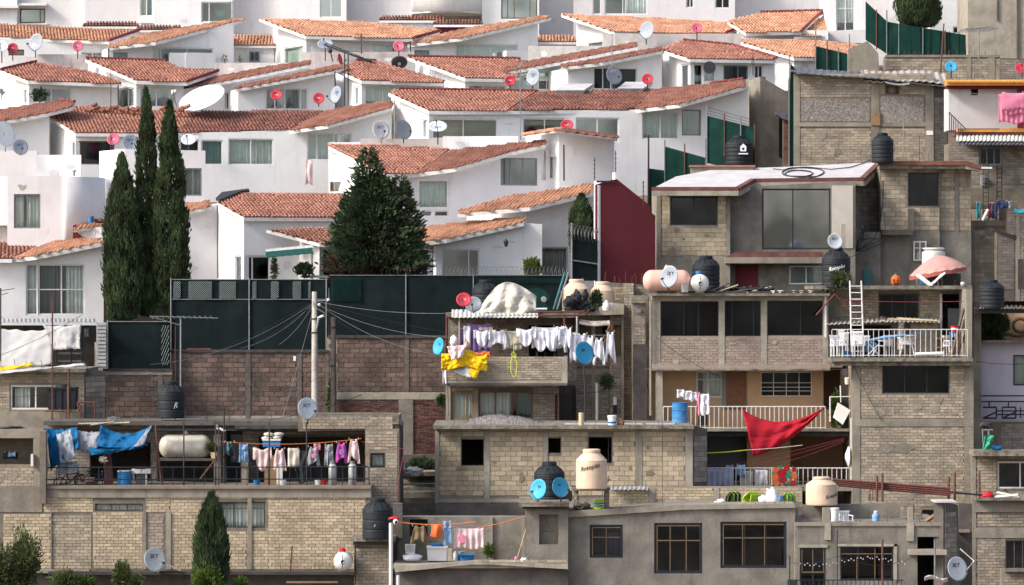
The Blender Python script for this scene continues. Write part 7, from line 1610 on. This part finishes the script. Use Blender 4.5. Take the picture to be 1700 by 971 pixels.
t=Thing('pvc_pipe','white pipe lying on the terrace floor edge','pipe',P(1541,588,160.5));t.part('tube',MB().line(P(1519,588,160.5),P(1565,586.5,160.5),.07,10),'plastic_white')
box_(1514,540,1512+42,592,163.2,.05,'concrete','partition_board','grey board standing on the terrace behind the rail','board') if False else None
# rooftop of terrace house
t=Thing('parasol','faded pink scalloped parasol on the roof, upper right','parasol',P(1557,478,164.0));c=P(1557,424,164.0);mb=MB();n=16;vs_=[];fs=[]
s_=164/F
for i in range(7):
    k=i/6
    for j in range(n*2):
        a=6.2832*j/(n*2);r_=47*s_*k;z=-(k**1.6)*25*s_-(.05 if (i==6 and j%2==0) else 0)+k*8*s_*math.cos(a)-.02*k*abs(math.sin(a*4));vs_.append(c+Vector((math.cos(a)*r_,math.sin(a)*r_*.9,z)))
for i in range(6):
    for j in range(n*2):j2=(j+1)%(n*2);fs.append((i*n*2+j,i*n*2+j2,(i+1)*n*2+j2,(i+1)*n*2+j))
mb.add(vs_,fs);t.part('canopy',mb,'umbrella_pink');mb=MB();fr=vs_[6*n*2:]
for j in range(n*2):
    j2=(j+1)%(n*2);a,b=fr[j]+(fr[j]-c).normalized()*.015,fr[j2]+(fr[j2]-c).normalized()*.015;mb.add([a,b,b+Vector((0,0,-.13-.04*(j2%2))),a+Vector((0,0,-.13-.04*(j%2)))],[(0,1,2,3)])
t.part('fringe',mb,'umbrella_band');t.part('pole',MB().line(c,P(1557,478,164.0),.03),'metal_white')
t=Thing('folding_trestle','white trestle legs forming a V under the pink parasol','trestle',P(1545,474,162.6))
for a in((1520,456,1544,474),(1524,455,1548,474),(1569,453,1544,474),(1564,455,1550,470)):t.part('leg',MB().tube([P(a[0],a[1],162.8),P(a[2],a[3],162.6)],.05,4),'metal_white')
solo('blue_box',MB().ibox(1528,463,1535,472,163,.2),'plastic_blue','small blue box between the white trestle legs','box');box_(1523,455,1595,474,165,.6,'concrete_dark','planter_box','dark low box standing behind the white trestle legs','box')
t=Thing('pumpkin_ornament','orange pumpkin ornament with a green stalk on the roof edge','ornament',P(1487,474,163));mb=MB()
for k in range(9):
    a=k*.698;mb.blob(P(1487,466,163.2)+Vector((math.cos(a)*.09,math.sin(a)*.09,0)),.11,.11,.2,10,8)
t.part('pumpkin_body',mb,'plastic_orange',smooth=True);t.part('stalk',MB().tube([P(1487,461,163.2),P(1486,455,163.2),P(1488,452,163.2)],[.05,.03,.02]),'plastic_green');t.part('pumpkin_top',MB().blob(P(1487,460,163.2),.13,.13,.1),'plastic_orange',smooth=True)
t.part('carved_face',MB().ibox(1483,464,1485,467,162.93,.02).ibox(1489,464,1491,467,162.93,.02).ibox(1484,470,1490,472,162.93,.02),'letter_black')
solo('roof_stone',MB().blob(P(1598,471,162.5),.1,.1,.08,8,6,.5),'plastic_white','pale clay lump at the right end of the terrace roof','ornament')
# roof of ribbon window house
solo('cloth_bucket',MB().lathe([(.13,0),(.16,.3),(.17,.33),(.15,.33)],P(1137,485,162.2),18),'gas_white','pale bucket at the foot of the grey dish on the roof','bucket')
for i in range(9):
    x=1185+i*11+random.uniform(-4,4);solo('rubble_bag',MB().blob(P(x,481-random.uniform(0,3),163.1+random.random()),random.uniform(.15,.35),.3,random.uniform(.06,.15),12,7,.9),'cloth_black','black plastic scrap on the ribbon window roof, number '+['one','two','three','four','five','six','seven','eight','nine'][i]+' from the left of its heap','plastic scrap','black scraps on the ribbon window roof')
for i,(a,b,c,d_) in enumerate(((1180,484,1210,470),(1190,485,1225,473),(1205,486,1260,478),(1240,486,1280,476),(1170,484,1195,478))):t=Thing('plank',['pale short plank','grey-white short plank','long grey plank','dark plank at the right end','dark plank at the left end'][i]+' lying among the black scraps on the ribbon window roof','plank',P((a+c)/2,max(b,d_),162.8),'planks among the roof scraps');t.part('board',MB().tube([P(a,b,162.7),P(c,d_,163.2)],.03,4),'wood_pale' if i%2 else 'concrete_dark')
for i,(x,m_) in enumerate(((1283,'gas_white'),(1296,'cloth_cream'),(1318,'concrete_light'),(1330,'wood_pale'),(1345,'concrete_light'))):solo('roof_rubble',MB().blob(P(x,485,162.8),.14,.14,.07,9,6,.8),m_,['leftmost','second','middle','fourth','rightmost'][i]+' of five small rubble lumps on the ribbon window roof edge','rubble','rubble lumps on the roof edge')
# balcony bits
t=Thing('barrel','faded blue and white drum on the block house roof','barrel',P(1129,706,160.5));c=P(1129,706,160.5);t.part('drum_body',MB().lathe([(.28,0),(.31,.03),(.31,.28),(.325,.30),(.31,.32),(.31,.58),(.325,.6),(.31,.62),(.31,.86),(.29,.88)],c,28),'barrel_blue',smooth=False);t.part('drum_rim',MB().lathe([(.3,.87),(.325,.88),(.3,.9)],c,24),'plastic_blue')
t=Thing('bucket','white lettered bucket on the pale block house roof','bucket',P(1016,709,157.7));c=P(1016,709,157.7);t.part('bucket_body',MB().lathe([(.14,0),(.165,.4)],c,20),'plastic_white');t.part('bucket_rim',MB().lathe([(.175,.38),(.18,.44),(.165,.46)],c,20),'plastic_white');t.part('label_band',MB().lathe([(.156,.15),(.162,.22)],c,20),'letter_blue')
solo('dry_plant_bundle',MB().blob(P(1030,702,157.8),.16,.12,.14,10,8,.8),'wood','brown bundle right of the white lettered bucket','bundle')
solo('dark_bottle',MB().lathe([(.05,0),(.05,.16),(.02,.24),(.02,.3)],P(1034,709,157.6),12),'rust','dark brown bottle right of the white bucket','bottle')
box_(1160,688,1175,706,163.6,.4,'cloth_black','storage_box','dark box on the upper balcony behind the rail','box')
t=Thing('board','tilted white panel hanging at the balcony corner','panel',P(1396,704,162));q=FP(162);t.part('panel_face',MB().prism(q,[tuple(q.uv(*z)) for z in[(1391,668),(1412,681),(1399,705),(1383,693)]],t=.08),'paint_white');t.part('frame_bar',MB().line(P(1377,659,162.1),P(1418,658,162.1),.02).line(P(1378,659,162.1),P(1378,700,162.1),.03).line(P(1395,640,162.2),P(1396,668,162.2),.03),'metal_white')
t=Thing('lamp','pale bucket-shaped lantern hanging in the balcony corner','lamp',P(1407,639,162.6));t.part('shade',MB().lathe([(.1,0),(.12,.25),(.08,.28)],P(1407,638,162.6),14),'cloth_cream');t.part('cord',MB().line(P(1407,626,162.6),P(1406,612,162.6),.01),'wire')
solo('hanging_basin',MB().lathe([(.1,0),(.4,.12),(.42,.15),(.38,.18)],P(1408,758,161.8)+Vector((-.12,0,0)),20,'x'),'plastic_white','white basin hung on the right pillar of the lower balcony','basin')
# wardrobes of rope chairs
GC='folded lime string chairs on the brick plinth'
def strchair(px,py,lean,label,ms=('lime',)):
    t=Thing('folded_chair',label,'folded chair',P(px,py,153.6),GC);Y=153.6;s_=Y/F
    for k in range(7):
        x=px-9+k*2.2;t.part('string_loop',MB().tube([P(x,py,Y+.05*k),P(x+lean*.35,py-13,Y+.05*k),P(x+lean+2,py-21,Y+.05*k),P(x+lean+6,py-17,Y+.05*k),P(x+lean*.7+7,py,Y+.05*k)],.032,5),ms[k%len(ms)])
strchair(1213,838,6,'dark and lime folded string chair, leftmost on the plinth',('cloth_black','lime','cloth_black'));strchair(1240,838,10,'all lime folded string chair, middle of the plinth');strchair(1304,840,6,'lime and green folded string chair right of the white bags',('lime','plastic_green','lime'))
t=Thing('rope','lime rope lying at the foot of the middle string chair','rope',P(1232,836,153.4));t.part('loop',MB().tube([P(1226+k*2,834+2*math.sin(k),153.4) for k in range(8)],.04),'lime')
GBG='plastic bags and sacks'
for i,(x,y,a,b,m_,lb) in enumerate(((1197,834,.22,.12,'plastic_white','small white bag left of the dark and lime chair'),(1268,832,.2,.22,'plastic_white','left white bag between the lime chairs'),(1282,828,.28,.4,'plastic_white','tall white bag between the lime chairs'),(1294,833,.15,.25,'cloth_sky','pale blue bag next to the right lime chair'))):
    solo('plastic_bag',MB().blob(P(x,y,153.5),a,.2,b,14,9,.7),m_,lb,'bag',GBG,True)
solo('sack',MB().blob(P(686,783,160.2),.38,.25,.17,16,9,.7),'plastic_white','white sack lying on the landing above the dark stairs','sack',GBG,True);solo('sack',MB().blob(P(673,788,160.1),.2,.2,.14,12,8,.7),'cloth_grey','greyish sack at the left of the stair landing','sack',GBG,True)
solo('plastic_bag',MB().blob(P(851,933,149.3),.22,.15,.06,12,8,.6),'plastic_white','flat white bag on the yard floor edge beside the broom','bag',GBG,True);solo('plastic_bag',MB().blob(P(870,931,149.3),.16,.14,.1,12,8,.6),'plastic_white','rounded white bag at the tower corner of the yard','bag',GBG,True)
solo('plastic_bag',MB().blob(P(756,923,150.2),.09,.09,.17,10,8,.5),'cloth_white','small knotted white bag left of the blue tub','bag',GBG,True)
# steps roof right
t=Thing('bottle','large pale blue water bottle on the lower right roof','bottle',P(1454,867,150.9));c=P(1454,867,150.9);t.part('bottle_body',MB().lathe([(.12,0),(.14,.02),(.14,.12),(.125,.14),(.14,.16),(.14,.27),(.06,.36)],c,20),'cloth_sky',smooth=True);t.part('bottle_cap',MB().lathe([(.07,.36),(.07,.42),(.05,.43)],c,14),'plastic_white')
t=Thing('bucket','tall white drum beside the chair on the lower right roof','bucket',P(1386,868,150.6));c=P(1386,868,150.6);t.part('bucket_body',MB().lathe([(.13,0),(.15,.5),(.16,.52)],c,18),'plastic_white');t.part('bucket_rim',MB().lathe([(.165,.5),(.165,.55),(.14,.56)],c,18),'cloth_white')
# yard things
t=Thing('laundry_basket','white slotted laundry basket on a folded bundle in the yard','basket',P(681,919,150.4));t.part('basket_body',MB().hexa([P(x,y,150.3+d_) for y,k in((919,0),(903,1)) for x,d_ in((674-k,0),(688+k,0),(689+k,.4),(673-k,.4))]),'plastic_white')
t.part('basket_slots',MB().add(*(lambda z:(z.v,z.f))(sum([[q] for q in[MB()]],[])[0])),'letter_black') if False else None
mb=MB()
for i in range(6):
    for j in range(5):mb.ibox(674.5+i*2.2,905+j*2.6,675.5+i*2.2,906.4+j*2.6,150.25,.03)
t.part('basket_slots',mb,'metal_grey')
solo('laundry_heap',MB().blob(P(685,926,150.4),.36,.3,.16,16,9,.4,fl=.6),'cloth_white','folded white bundle under the laundry basket','laundry',None,True)
t=Thing('washing_machine','white washing machine with a blue basin on top in the yard','washing machine',P(725,931,150.6));t.part('machine_body',MB().hexa([P(x,y,150.6+d_) for y,k in((931,0),(910,1)) for x,d_ in((710-k,0),(741+k,0),(741+k,.6),(710-k,.6))]),'plastic_white');t.part('machine_lid',MB().ibox(708,907.5,743,910,150.55,.7),'plastic_white')
solo('basin',MB().lathe([(.18,0),(.27,.12),(.28,.14),(.24,.12)],P(726,908.5,150.9),22),'plastic_blue','blue basin standing on the washing machine','basin',None,True)
solo('tub',MB().lathe([(.28,0),(.34,.2),(.37,.21),(.32,.18)],P(773,930,150.4),24),'plastic_blue','blue tub on the yard floor below the printed sheet','tub',None,True);solo('bowl',MB().lathe([(.08,0),(.13,.08),(.11,.08)],P(766,919,150.5),16),'stucco_green','small green bowl on the blue tub','bowl')
t=Thing('broom','pink headed broom leaning in the yard corner','broom',P(858,930,149.7));t.part('handle',MB().line(P(858,928,149.6),P(874,876,149.9),.014),'wood_pale');t.part('broom_head',MB().blob(P(857,927,149.6),.07,.05,.07),'cloth_pink')
t=Thing('coat_hanger','dark coat hanger in the tower niche','hanger',P(911,883,149.7));t.part('hanger_wire',MB().tube([P(902,882,149.7),P(911,875,149.7),P(920,882,149.7),P(902,882,149.7)],.014).tube([P(911,875,149.7),P(909,871,149.7),P(908,865,149.7),P(904,856,149.7)],.008),'metal_dark')
t=Thing('masked_figure','small red black and white figure tied to the top of the white pole','figure',P(655,871,148));t.part('figure_head',MB().blob(P(657,866,147.9),.1,.09,.11),'plastic_white',smooth=True);t.part('figure_hood',MB().blob(P(654,861,147.95),.2,.09,.08,12,8,.4),'plastic_red',smooth=True);t.part('figure_band',MB().blob(P(648,863,147.9),.09,.07,.06),'letter_black',smooth=True).name='figure_band';t.part('visor',MB().blob(P(657.5,867,147.8),.055,.04,.06),'letter_dark')
t=Thing('crate_stack','coiled green hoses stored under the tan tank stand','hose',P(994,845,150.4))
for k,m_ in enumerate(('lime','plastic_green','plastic_green','lime')):t.part('hose_ring',MB().lathe([(.17,0),(.2,.03),(.17,.06)],P(994,845-k*4.2,150.4),18),m_)
solo('rubbish_bag',MB().blob(P(968,842,150.5),.3,.2,.14,12,8,.8),'grime_and_shade','dark tangled heap under the tan tank stand','rubbish')
# terrace left things
t=Thing('barrel','blue drum behind the black railing, left terrace','barrel',P(207,812,153.8));c=P(207,812,153.8);t.part('drum_body',MB().lathe([(.25,0),(.27,.02),(.27,.22),(.285,.24),(.27,.26),(.27,.45),(.285,.47),(.27,.49),(.27,.66),(.25,.68)],c,28),'plastic_blue');t.part('drum_lid',MB().lathe([(.28,.67),(.28,.7),(.26,.71)],c,24),'cloth_cream')
t=Thing('work_table','pale table with thick legs beside the blue drum','table',P(234,811,154));t.part('table_top',MB().ibox(218,779,250,786,153.9,.7),'paint_white')
for x in(220,241):t.part('leg',MB().ibox(x,786,x+3,811,154,.08),'metal_white')
solo('washboard',MB().ibox(224,775,240,779,154.1,.4),'paint_maroon','dark red tray on the pale table','tray');box_(226,788,239,811,154.3,.4,'metal_grey','storage_box','grey box below the pale table','box')
def bicycle(px,py,Y,sc,rot,fm,label,k=1):
    b=P(px,py,Y);t=Thing('bicycle',label,'bicycle',b,'bicycles leaning on the left terrace');M3=Matrix.Rotation(R(rot),3,'Y')
    L_=lambda x,z,y=0:b+M3@Vector((x*sc,y,z*sc))
    r_=.24
    for x in(-.42,.42):
        w_=t.part('wheel',MB().tube([L_(x+math.cos(a*.3307)*r_,r_+math.sin(a*.3307)*r_) for a in range(20)],.022,6),'rubber');mb=MB()
        for a in range(10):mb.line(L_(x,r_),L_(x+math.cos(a*.628)*r_,r_+math.sin(a*.628)*r_),.005,3)
        t.part('spokes',mb,'metal_grey',w_)
    A=L_(-.42,r_);B_=L_(.42,r_);S_=L_(-.15,.62);H_=L_(.32,.6);X=L_(-.02,.26)
    t.part('frame',MB().line(A,X,.02).line(A,S_,.018).line(S_,X,.022).line(X,H_,.022).line(L_(-.13,.56),H_,.022).line(H_,B_,.022),fm)
    t.part('saddle',MB().blob(L_(-.17,.66),.12,.05,.03),'rubber');t.part('handlebar',MB().tube([H_,L_(.3,.72),L_(.3,.76,-.2)],.015).line(L_(.3,.72),L_(.3,.76,.2),.015),'metal_grey');t.part('pedal_crank',MB().line(L_(-.1,.2,-.05),L_(.06,.33,-.05),.012),'metal_grey')
bicycle(119,812,153.6,1.0,-6,'paint_maroon','dark red small bicycle leaning at the left end of the terrace');bicycle(150,812,153.9,1.0,12,'cloth_navy','dark blue bicycle tilted behind the terracotta planter')
t=Thing('planter','terracotta bowl on a grey block behind the railing','planter',P(149,812,153.2));t.part('bowl',MB().lathe([(.15,.28),(.2,.42),(.21,.44),(.15,.44)],P(149,812,153.2),18),'tile_orange');t.part('pedestal',MB().ibox(142,800,160,812,153.1,.4),'metal_dark');t.part('front_block',MB().ibox(128,807,141,812,152.9,.2),'concrete_light')
tarp(quadP((172,752,154),(184,750,154),(190,811,153.8),(173,811,153.8),.08,3),8,10,'paint_redbrown','dark red curtain hanging behind the bicycles',name='curtain',cat='curtain')
solo('hat_bundle',MB().blob(P(172,763,153.7),.16,.12,.12,12,8,.8),'cloth_cream','tan and white bundle hanging above the dark red curtain','bundle')
t=Thing('flower_pot','yellow square pot on the shelf end right of the old gas tank','plant pot',P(355,761,154.9));t.part('pot_body',MB().hexa([P(x,y,154.9+d_) for y,k in((761,0),(751,1)) for x,d_ in((351-k*2,0),(359+k*2,0),(359+k*2,.25),(351-k*2,.25))]),'wood_pale')
t=Thing('pvc_pipe','bent white drain pipe on the terrace roof edge','pipe',P(368,712,154.6));t.part('tube',MB().tube([P(359,704,154.6),P(359,711,154.6),P(366,712,154.6),P(374,716,154.6)],.05,8),'metal_white')
box_(436,731,465,742,153.8,.5,'plastic_blue','cooler','blue cooler box on the ledge above the pink laundry','cooler',lid='plastic_white')
for i,(x,y) in enumerate(((443,727),(460,726),(446,721),(463,721))):solo('sack',MB().blob(P(x,y,154.1),.2,.2,.08,12,7,.3),'cloth_tarp',['lower left','lower right','upper left','upper right'][i]+' of four pale sacks piled on the blue cooler','sack','sacks piled on the blue cooler',True)
t=Thing('mattress_board','tan and white boards standing behind the railing','board',P(453,807,154));t.part('board_panel',MB().ibox(439,756,459,807,154,.08),'wood');t.part('white_board',MB().ibox(459,760,469,807,153.9,.08),'paint_white')
solo('hanging_clothes',MB().sheet(quadP((478,748,154.2),(508,748,154.2),(508,800,154.),(498,804,154),.06,4),10,8,.02),'cloth_black','black garments hanging further back behind the beige top','clothes');
for i,(x,m_) in enumerate(((426,'plastic_blue'),(470,'plastic_white'),(528,'plastic_white'),(537,'plastic_red'))):solo('bucket',MB().lathe([(.1,0),(.13,.22),(.14,.23)],P(x,807,153.6),16),m_,['small blue bucket left of the tan board','white bucket right of the tan board','white bucket under the grey shirt','red bucket under the grey trousers'][i],'bucket','buckets on the left terrace')
for i,(x,y,a) in enumerate(((20,711,.5),(8,713,.4),(195,703,.3))):solo('debris_heap',MB().blob(P(x,y,155+i*.2),a,.3,.08,12,7,.9),'grime_and_shade',['dark scrap heap on the far left slab, right part','dark scrap heap on the far left slab at the frame edge','low dark scrap on the terrace roof'][i],'scrap')
solo('board_pile',MB().tube([P(130,704,155),P(215,702,155)],.05,4).tube([P(150,706,154.9),P(190,700,155)],.03,4),'concrete_light','pale boards lying on the left terrace roof','boards')
t=Thing('wire_heap','tangle of pale wire on the left terrace roof','wire',P(188,703,155.4));t.part('coil',MB().tube([P(184+8*math.sin(k*1.3)+k*.2,697+6*math.cos(k*1.9),155.4) for k in range(40)],.018,4),'wire_pale')
tarp(quadP((0,610,159.2),(52,602,159.6),(56,606,159.2),(0,616,158.9),.05,4),12,4,'cloth_yellow','yellow strip of cloth on the roof below the white sheet');tarp(quadP((-5,617,158.9),(140,603,159.5),(142,606,159.2),(-5,621,158.8),.04,6),24,4,'cloth_canvas','crumpled white plastic along the roof edge at far left')
# right edge things
t=Thing('hand_cart','white folding cart with teal cloth on the narrow far right ledge','cart',P(1640,746,159.4));t.part('cart_frame',MB().line(P(1630,714,159.4),P(1648,714,159.4),.04).line(P(1631,714,159.4),P(1633,746,159.4),.03).line(P(1641,714,159.4),P(1643,746,159.4),.04),'metal_grey');t.part('teal_cloth',MB().sheet(quadP((1634,724,159.3),(1649,722,159.3),(1646,746,159.2),(1630,746,159.2),.08,3),8,8,.03),'plastic_green')
solo('cloth_heap',MB().blob(P(1655,744,159.4),.22,.15,.1,12,8,.8),'plastic_blue','blue and grey cloth heap on the far right ledge','cloth heap',None,True);solo('rubbish_bag',MB().blob(P(1637,706,159.9),.25,.2,.1,12,8,.8),'grime_and_shade','dark heap on the cart at far right','rubbish')
solo('red_bag',MB().blob(P(1640,823,159.7),.25,.15,.14,12,8,.7),'plastic_red','crumpled red bag on the lower right ledge','bag',None,True)
for i,(a,b,c,d_) in enumerate(((1650,826,1690,822),(1655,818,1692,826),(1648,824,1668,812),(1668,812,1680,825))):t=Thing('board',['upper wide white board','lower wide white board','thin dark stick rising right','thin dark stick falling right'][i]+' in the pile beside the red bag','board',P((a+c)/2,max(b,d_),159.8),'boards piled beside the red bag');t.part('plank_face',MB().tube([P(a,b,159.7+i*.05),P(c,d_,159.8)],.07 if i<2 else .03,4),'paint_white' if i<2 else 'pole_wood')
t=Thing('pipe_bracket','white bent pipe bracket beside the lower right dish','bracket',P(1594,948,148.6));t.part('pipe_run',MB().tube([P(1594,911,148.9),P(1617,931,148.9),P(1604,947,148.6)],.03),'metal_white')
tarp(lambda u,v:P(1535+u*38,958+v*6-3*math.sin(u*6),148.6+v*.3+.05*math.sin(u*20)),16,4,'cloth_white','ragged white plastic on the ledge at lower right')
t=Thing('garland','string of small coloured bulbs looping across the grated window, lower right','string lights',P(1400,945,148.3));t.part('wire_loop',MB().tube(sag(P(1312,934,148.4),P(1390,923,148.3),.12)+sag(P(1390,923,148.3),P(1450,938,148.3),.05)+sag(P(1450,938,148.3),P(1515,925,148.5),.1),.008,4),'wire')
for k in range(34):
    x=1330+k*5.2+random.uniform(-1.5,1.5);t.part('bulb',MB().blob(P(x,932+6*math.sin(k*.19+.6)+2*math.sin(k*2.3),148.25),.026,.024,.026,6,4),random.choice(['cloth_sky','cloth_canvas','cloth_lilac']))
solo('box_shelf',MB().ibox(1308,963,1324,985,148.6,.4),'metal_dark','dark box at the foot of the thin rod, lower right','box')
# ridge rubble
for i in range(34):
    x=140+i*5+random.uniform(-2,2);y=181-2*math.sin(i*.8)+random.uniform(-2,2);
    if 232<x<262:continue
    a=random.uniform(-.6,.6);p=P(x,y,189.8);solo('loose_roof_tile',MB().tube([p,p+Vector((.32*math.cos(a),-.1,.32*math.sin(a)))],[.1,.08],7),random.choice(['tile_brown','tile_red','tile_brown']),'broken clay tile in the loose row along the ridge behind the cypresses','roof tile','broken tiles heaped along the red roof ridge')
t=Thing('wok','dark round pan hanging on the white wall of the grated window house','pan',P(1178,118,195));t.part('pan_bowl',MB().lathe([(.3,0),(.3,.03),(.1,.12)],P(1178,112,195),18,'y'),'metal_dark')
t=Thing('outdoor_lamp','small white twin spotlight left of the huge dish','lamp',P(293,170,193));t.part('lamp_head',MB().blob(P(287,153,193),.09,.09,.12).blob(P(291,152,193),.07,.07,.1),'metal_white',smooth=True);t.part('stand',MB().tube([P(288,156,193),P(290,165,193),P(294,178,193)],.02),'metal_dark')
solo('paint_can',MB().lathe([(.13,0),(.13,.24),(.14,.25)],P(151,369,173.2),16),'barrel_blue','blue and white paint can on the tiled corner piece','paint can');solo('rubble_lump',MB().blob(P(165,366,173.4),.22,.2,.1,10,7,.7),'paint_redbrown','dark reddish lump beside the blue paint can','rubble')
t=Thing('roof_vent','small mushroom vent on the white stair block roof','vent',P(123,290,174.8));t.part('vent_pipe',MB().lathe([(.04,0),(.04,.18),(.1,.19),(.08,.25)],P(123,292,174.8),12),'metal_grey')
# figures inside

for i,(p,Y0,Y1,s_,m_,lb) in enumerate((((1052,500,1085,700),165.2,163,.05,'wire','dark cable hanging down the stained pier by the ribbon window house'),((1036,560,1060,704),165,163,.1,'wire','dark cable slanting down between annex and ribbon window house'),((1416,604,1465,700),160.9,160.9,.1,'wire','thin cable on the tan block wall left of the three-pane window'),((1090,560,1240,640),162.7,162.7,.25,'wire','cable sagging across the peach balcony wall'),
  ((1400,498,1600,500),160.6,160.6,.05,'rope_red','reddish line stretched across the roof terrace'),((600,733,672,745),151.9,152,.05,'rope_red','red hose running right from the end of the terrace line'),((672,745,655,830),152,150.8,.0,'rope_red','red hose dropping down to the large black tank'),
  ((1100,690,1100,860),153.5,149.8,.0,'wire','thin cable dropping from the block house to the grey rendered house'),((770,640,1000,650),162,164,.2,'wire','cable under the laundry terrace wall'),((1460,270,1470,380),173.4,173.4,.1,'wire','dark cable down the tall block section'),((1620,600,1700,604),162.2,162.2,.05,'wire','double cable across the mauve wall'),
  ((1300,440,1480,400),171.8,173.4,.3,'wire','cable looping from the canopy to the tall block section'),((0,590,140,520),158,166,.1,'wire_pale','thin cable over the white sheets at far left'),((410,700,600,655),155,165,.2,'wire','cable from the terrace roof rising to the poles'),((740,560,745,690),162.3,162.6,.0,'wire','dark cable down the left edge of the laundry house'))):
    rope('hanging_cable',lb,p,Y0,Y1,s_,m_,.011)
# ================================================================ terrain
prof=[(-400,-2600),(60,1500),(120,1400),(146,1250),(150,1180),(158,1060),(161,1010),(164,900),(168.6,800),(170.5,640),(172.6,585),(176.9,535),(178.5,440),(181,392),(186,350),(190,300),(196,215),(199,200),(205,142),(214,112),(220,105),(260,100),(900,60)]
def tz(y):
    for (a,p),(b,q) in zip(prof,prof[1:]):
        if a<=y<=b:
            za=P(0,p,a).z if a>0 else -4;zb=P(0,q,b).z;k=(y-a)/(b-a);return za+(zb-za)*k
    return 0
ys=[-300,-100,0,30,60,90,110,120,130,140,146,149,151,153,156,158,161,164,166,167,168.6,170.5,172.6,175,176.9,178.5,181,182,186,190,193,196,199,202,205,208,214,220,260,400,900]
xs=[-700,-300,-150,-80,-50,-40,-30,-20,-10,0,10,20,30,40,50,80,150,300,700]
mb=MB();mb.add([(x,y,(tz(y) if y>110 else max(-4,tz(y)))+(.3*noise.noise(Vector((x*.2,y*.2,0))))) for y in ys for x in xs],[(j*len(xs)+i,j*len(xs)+i+1,(j+1)*len(xs)+i+1,(j+1)*len(xs)+i) for j in range(len(ys)-1) for i in range(len(xs)-1)])
structure('ground',mb,'earth',smooth=True)
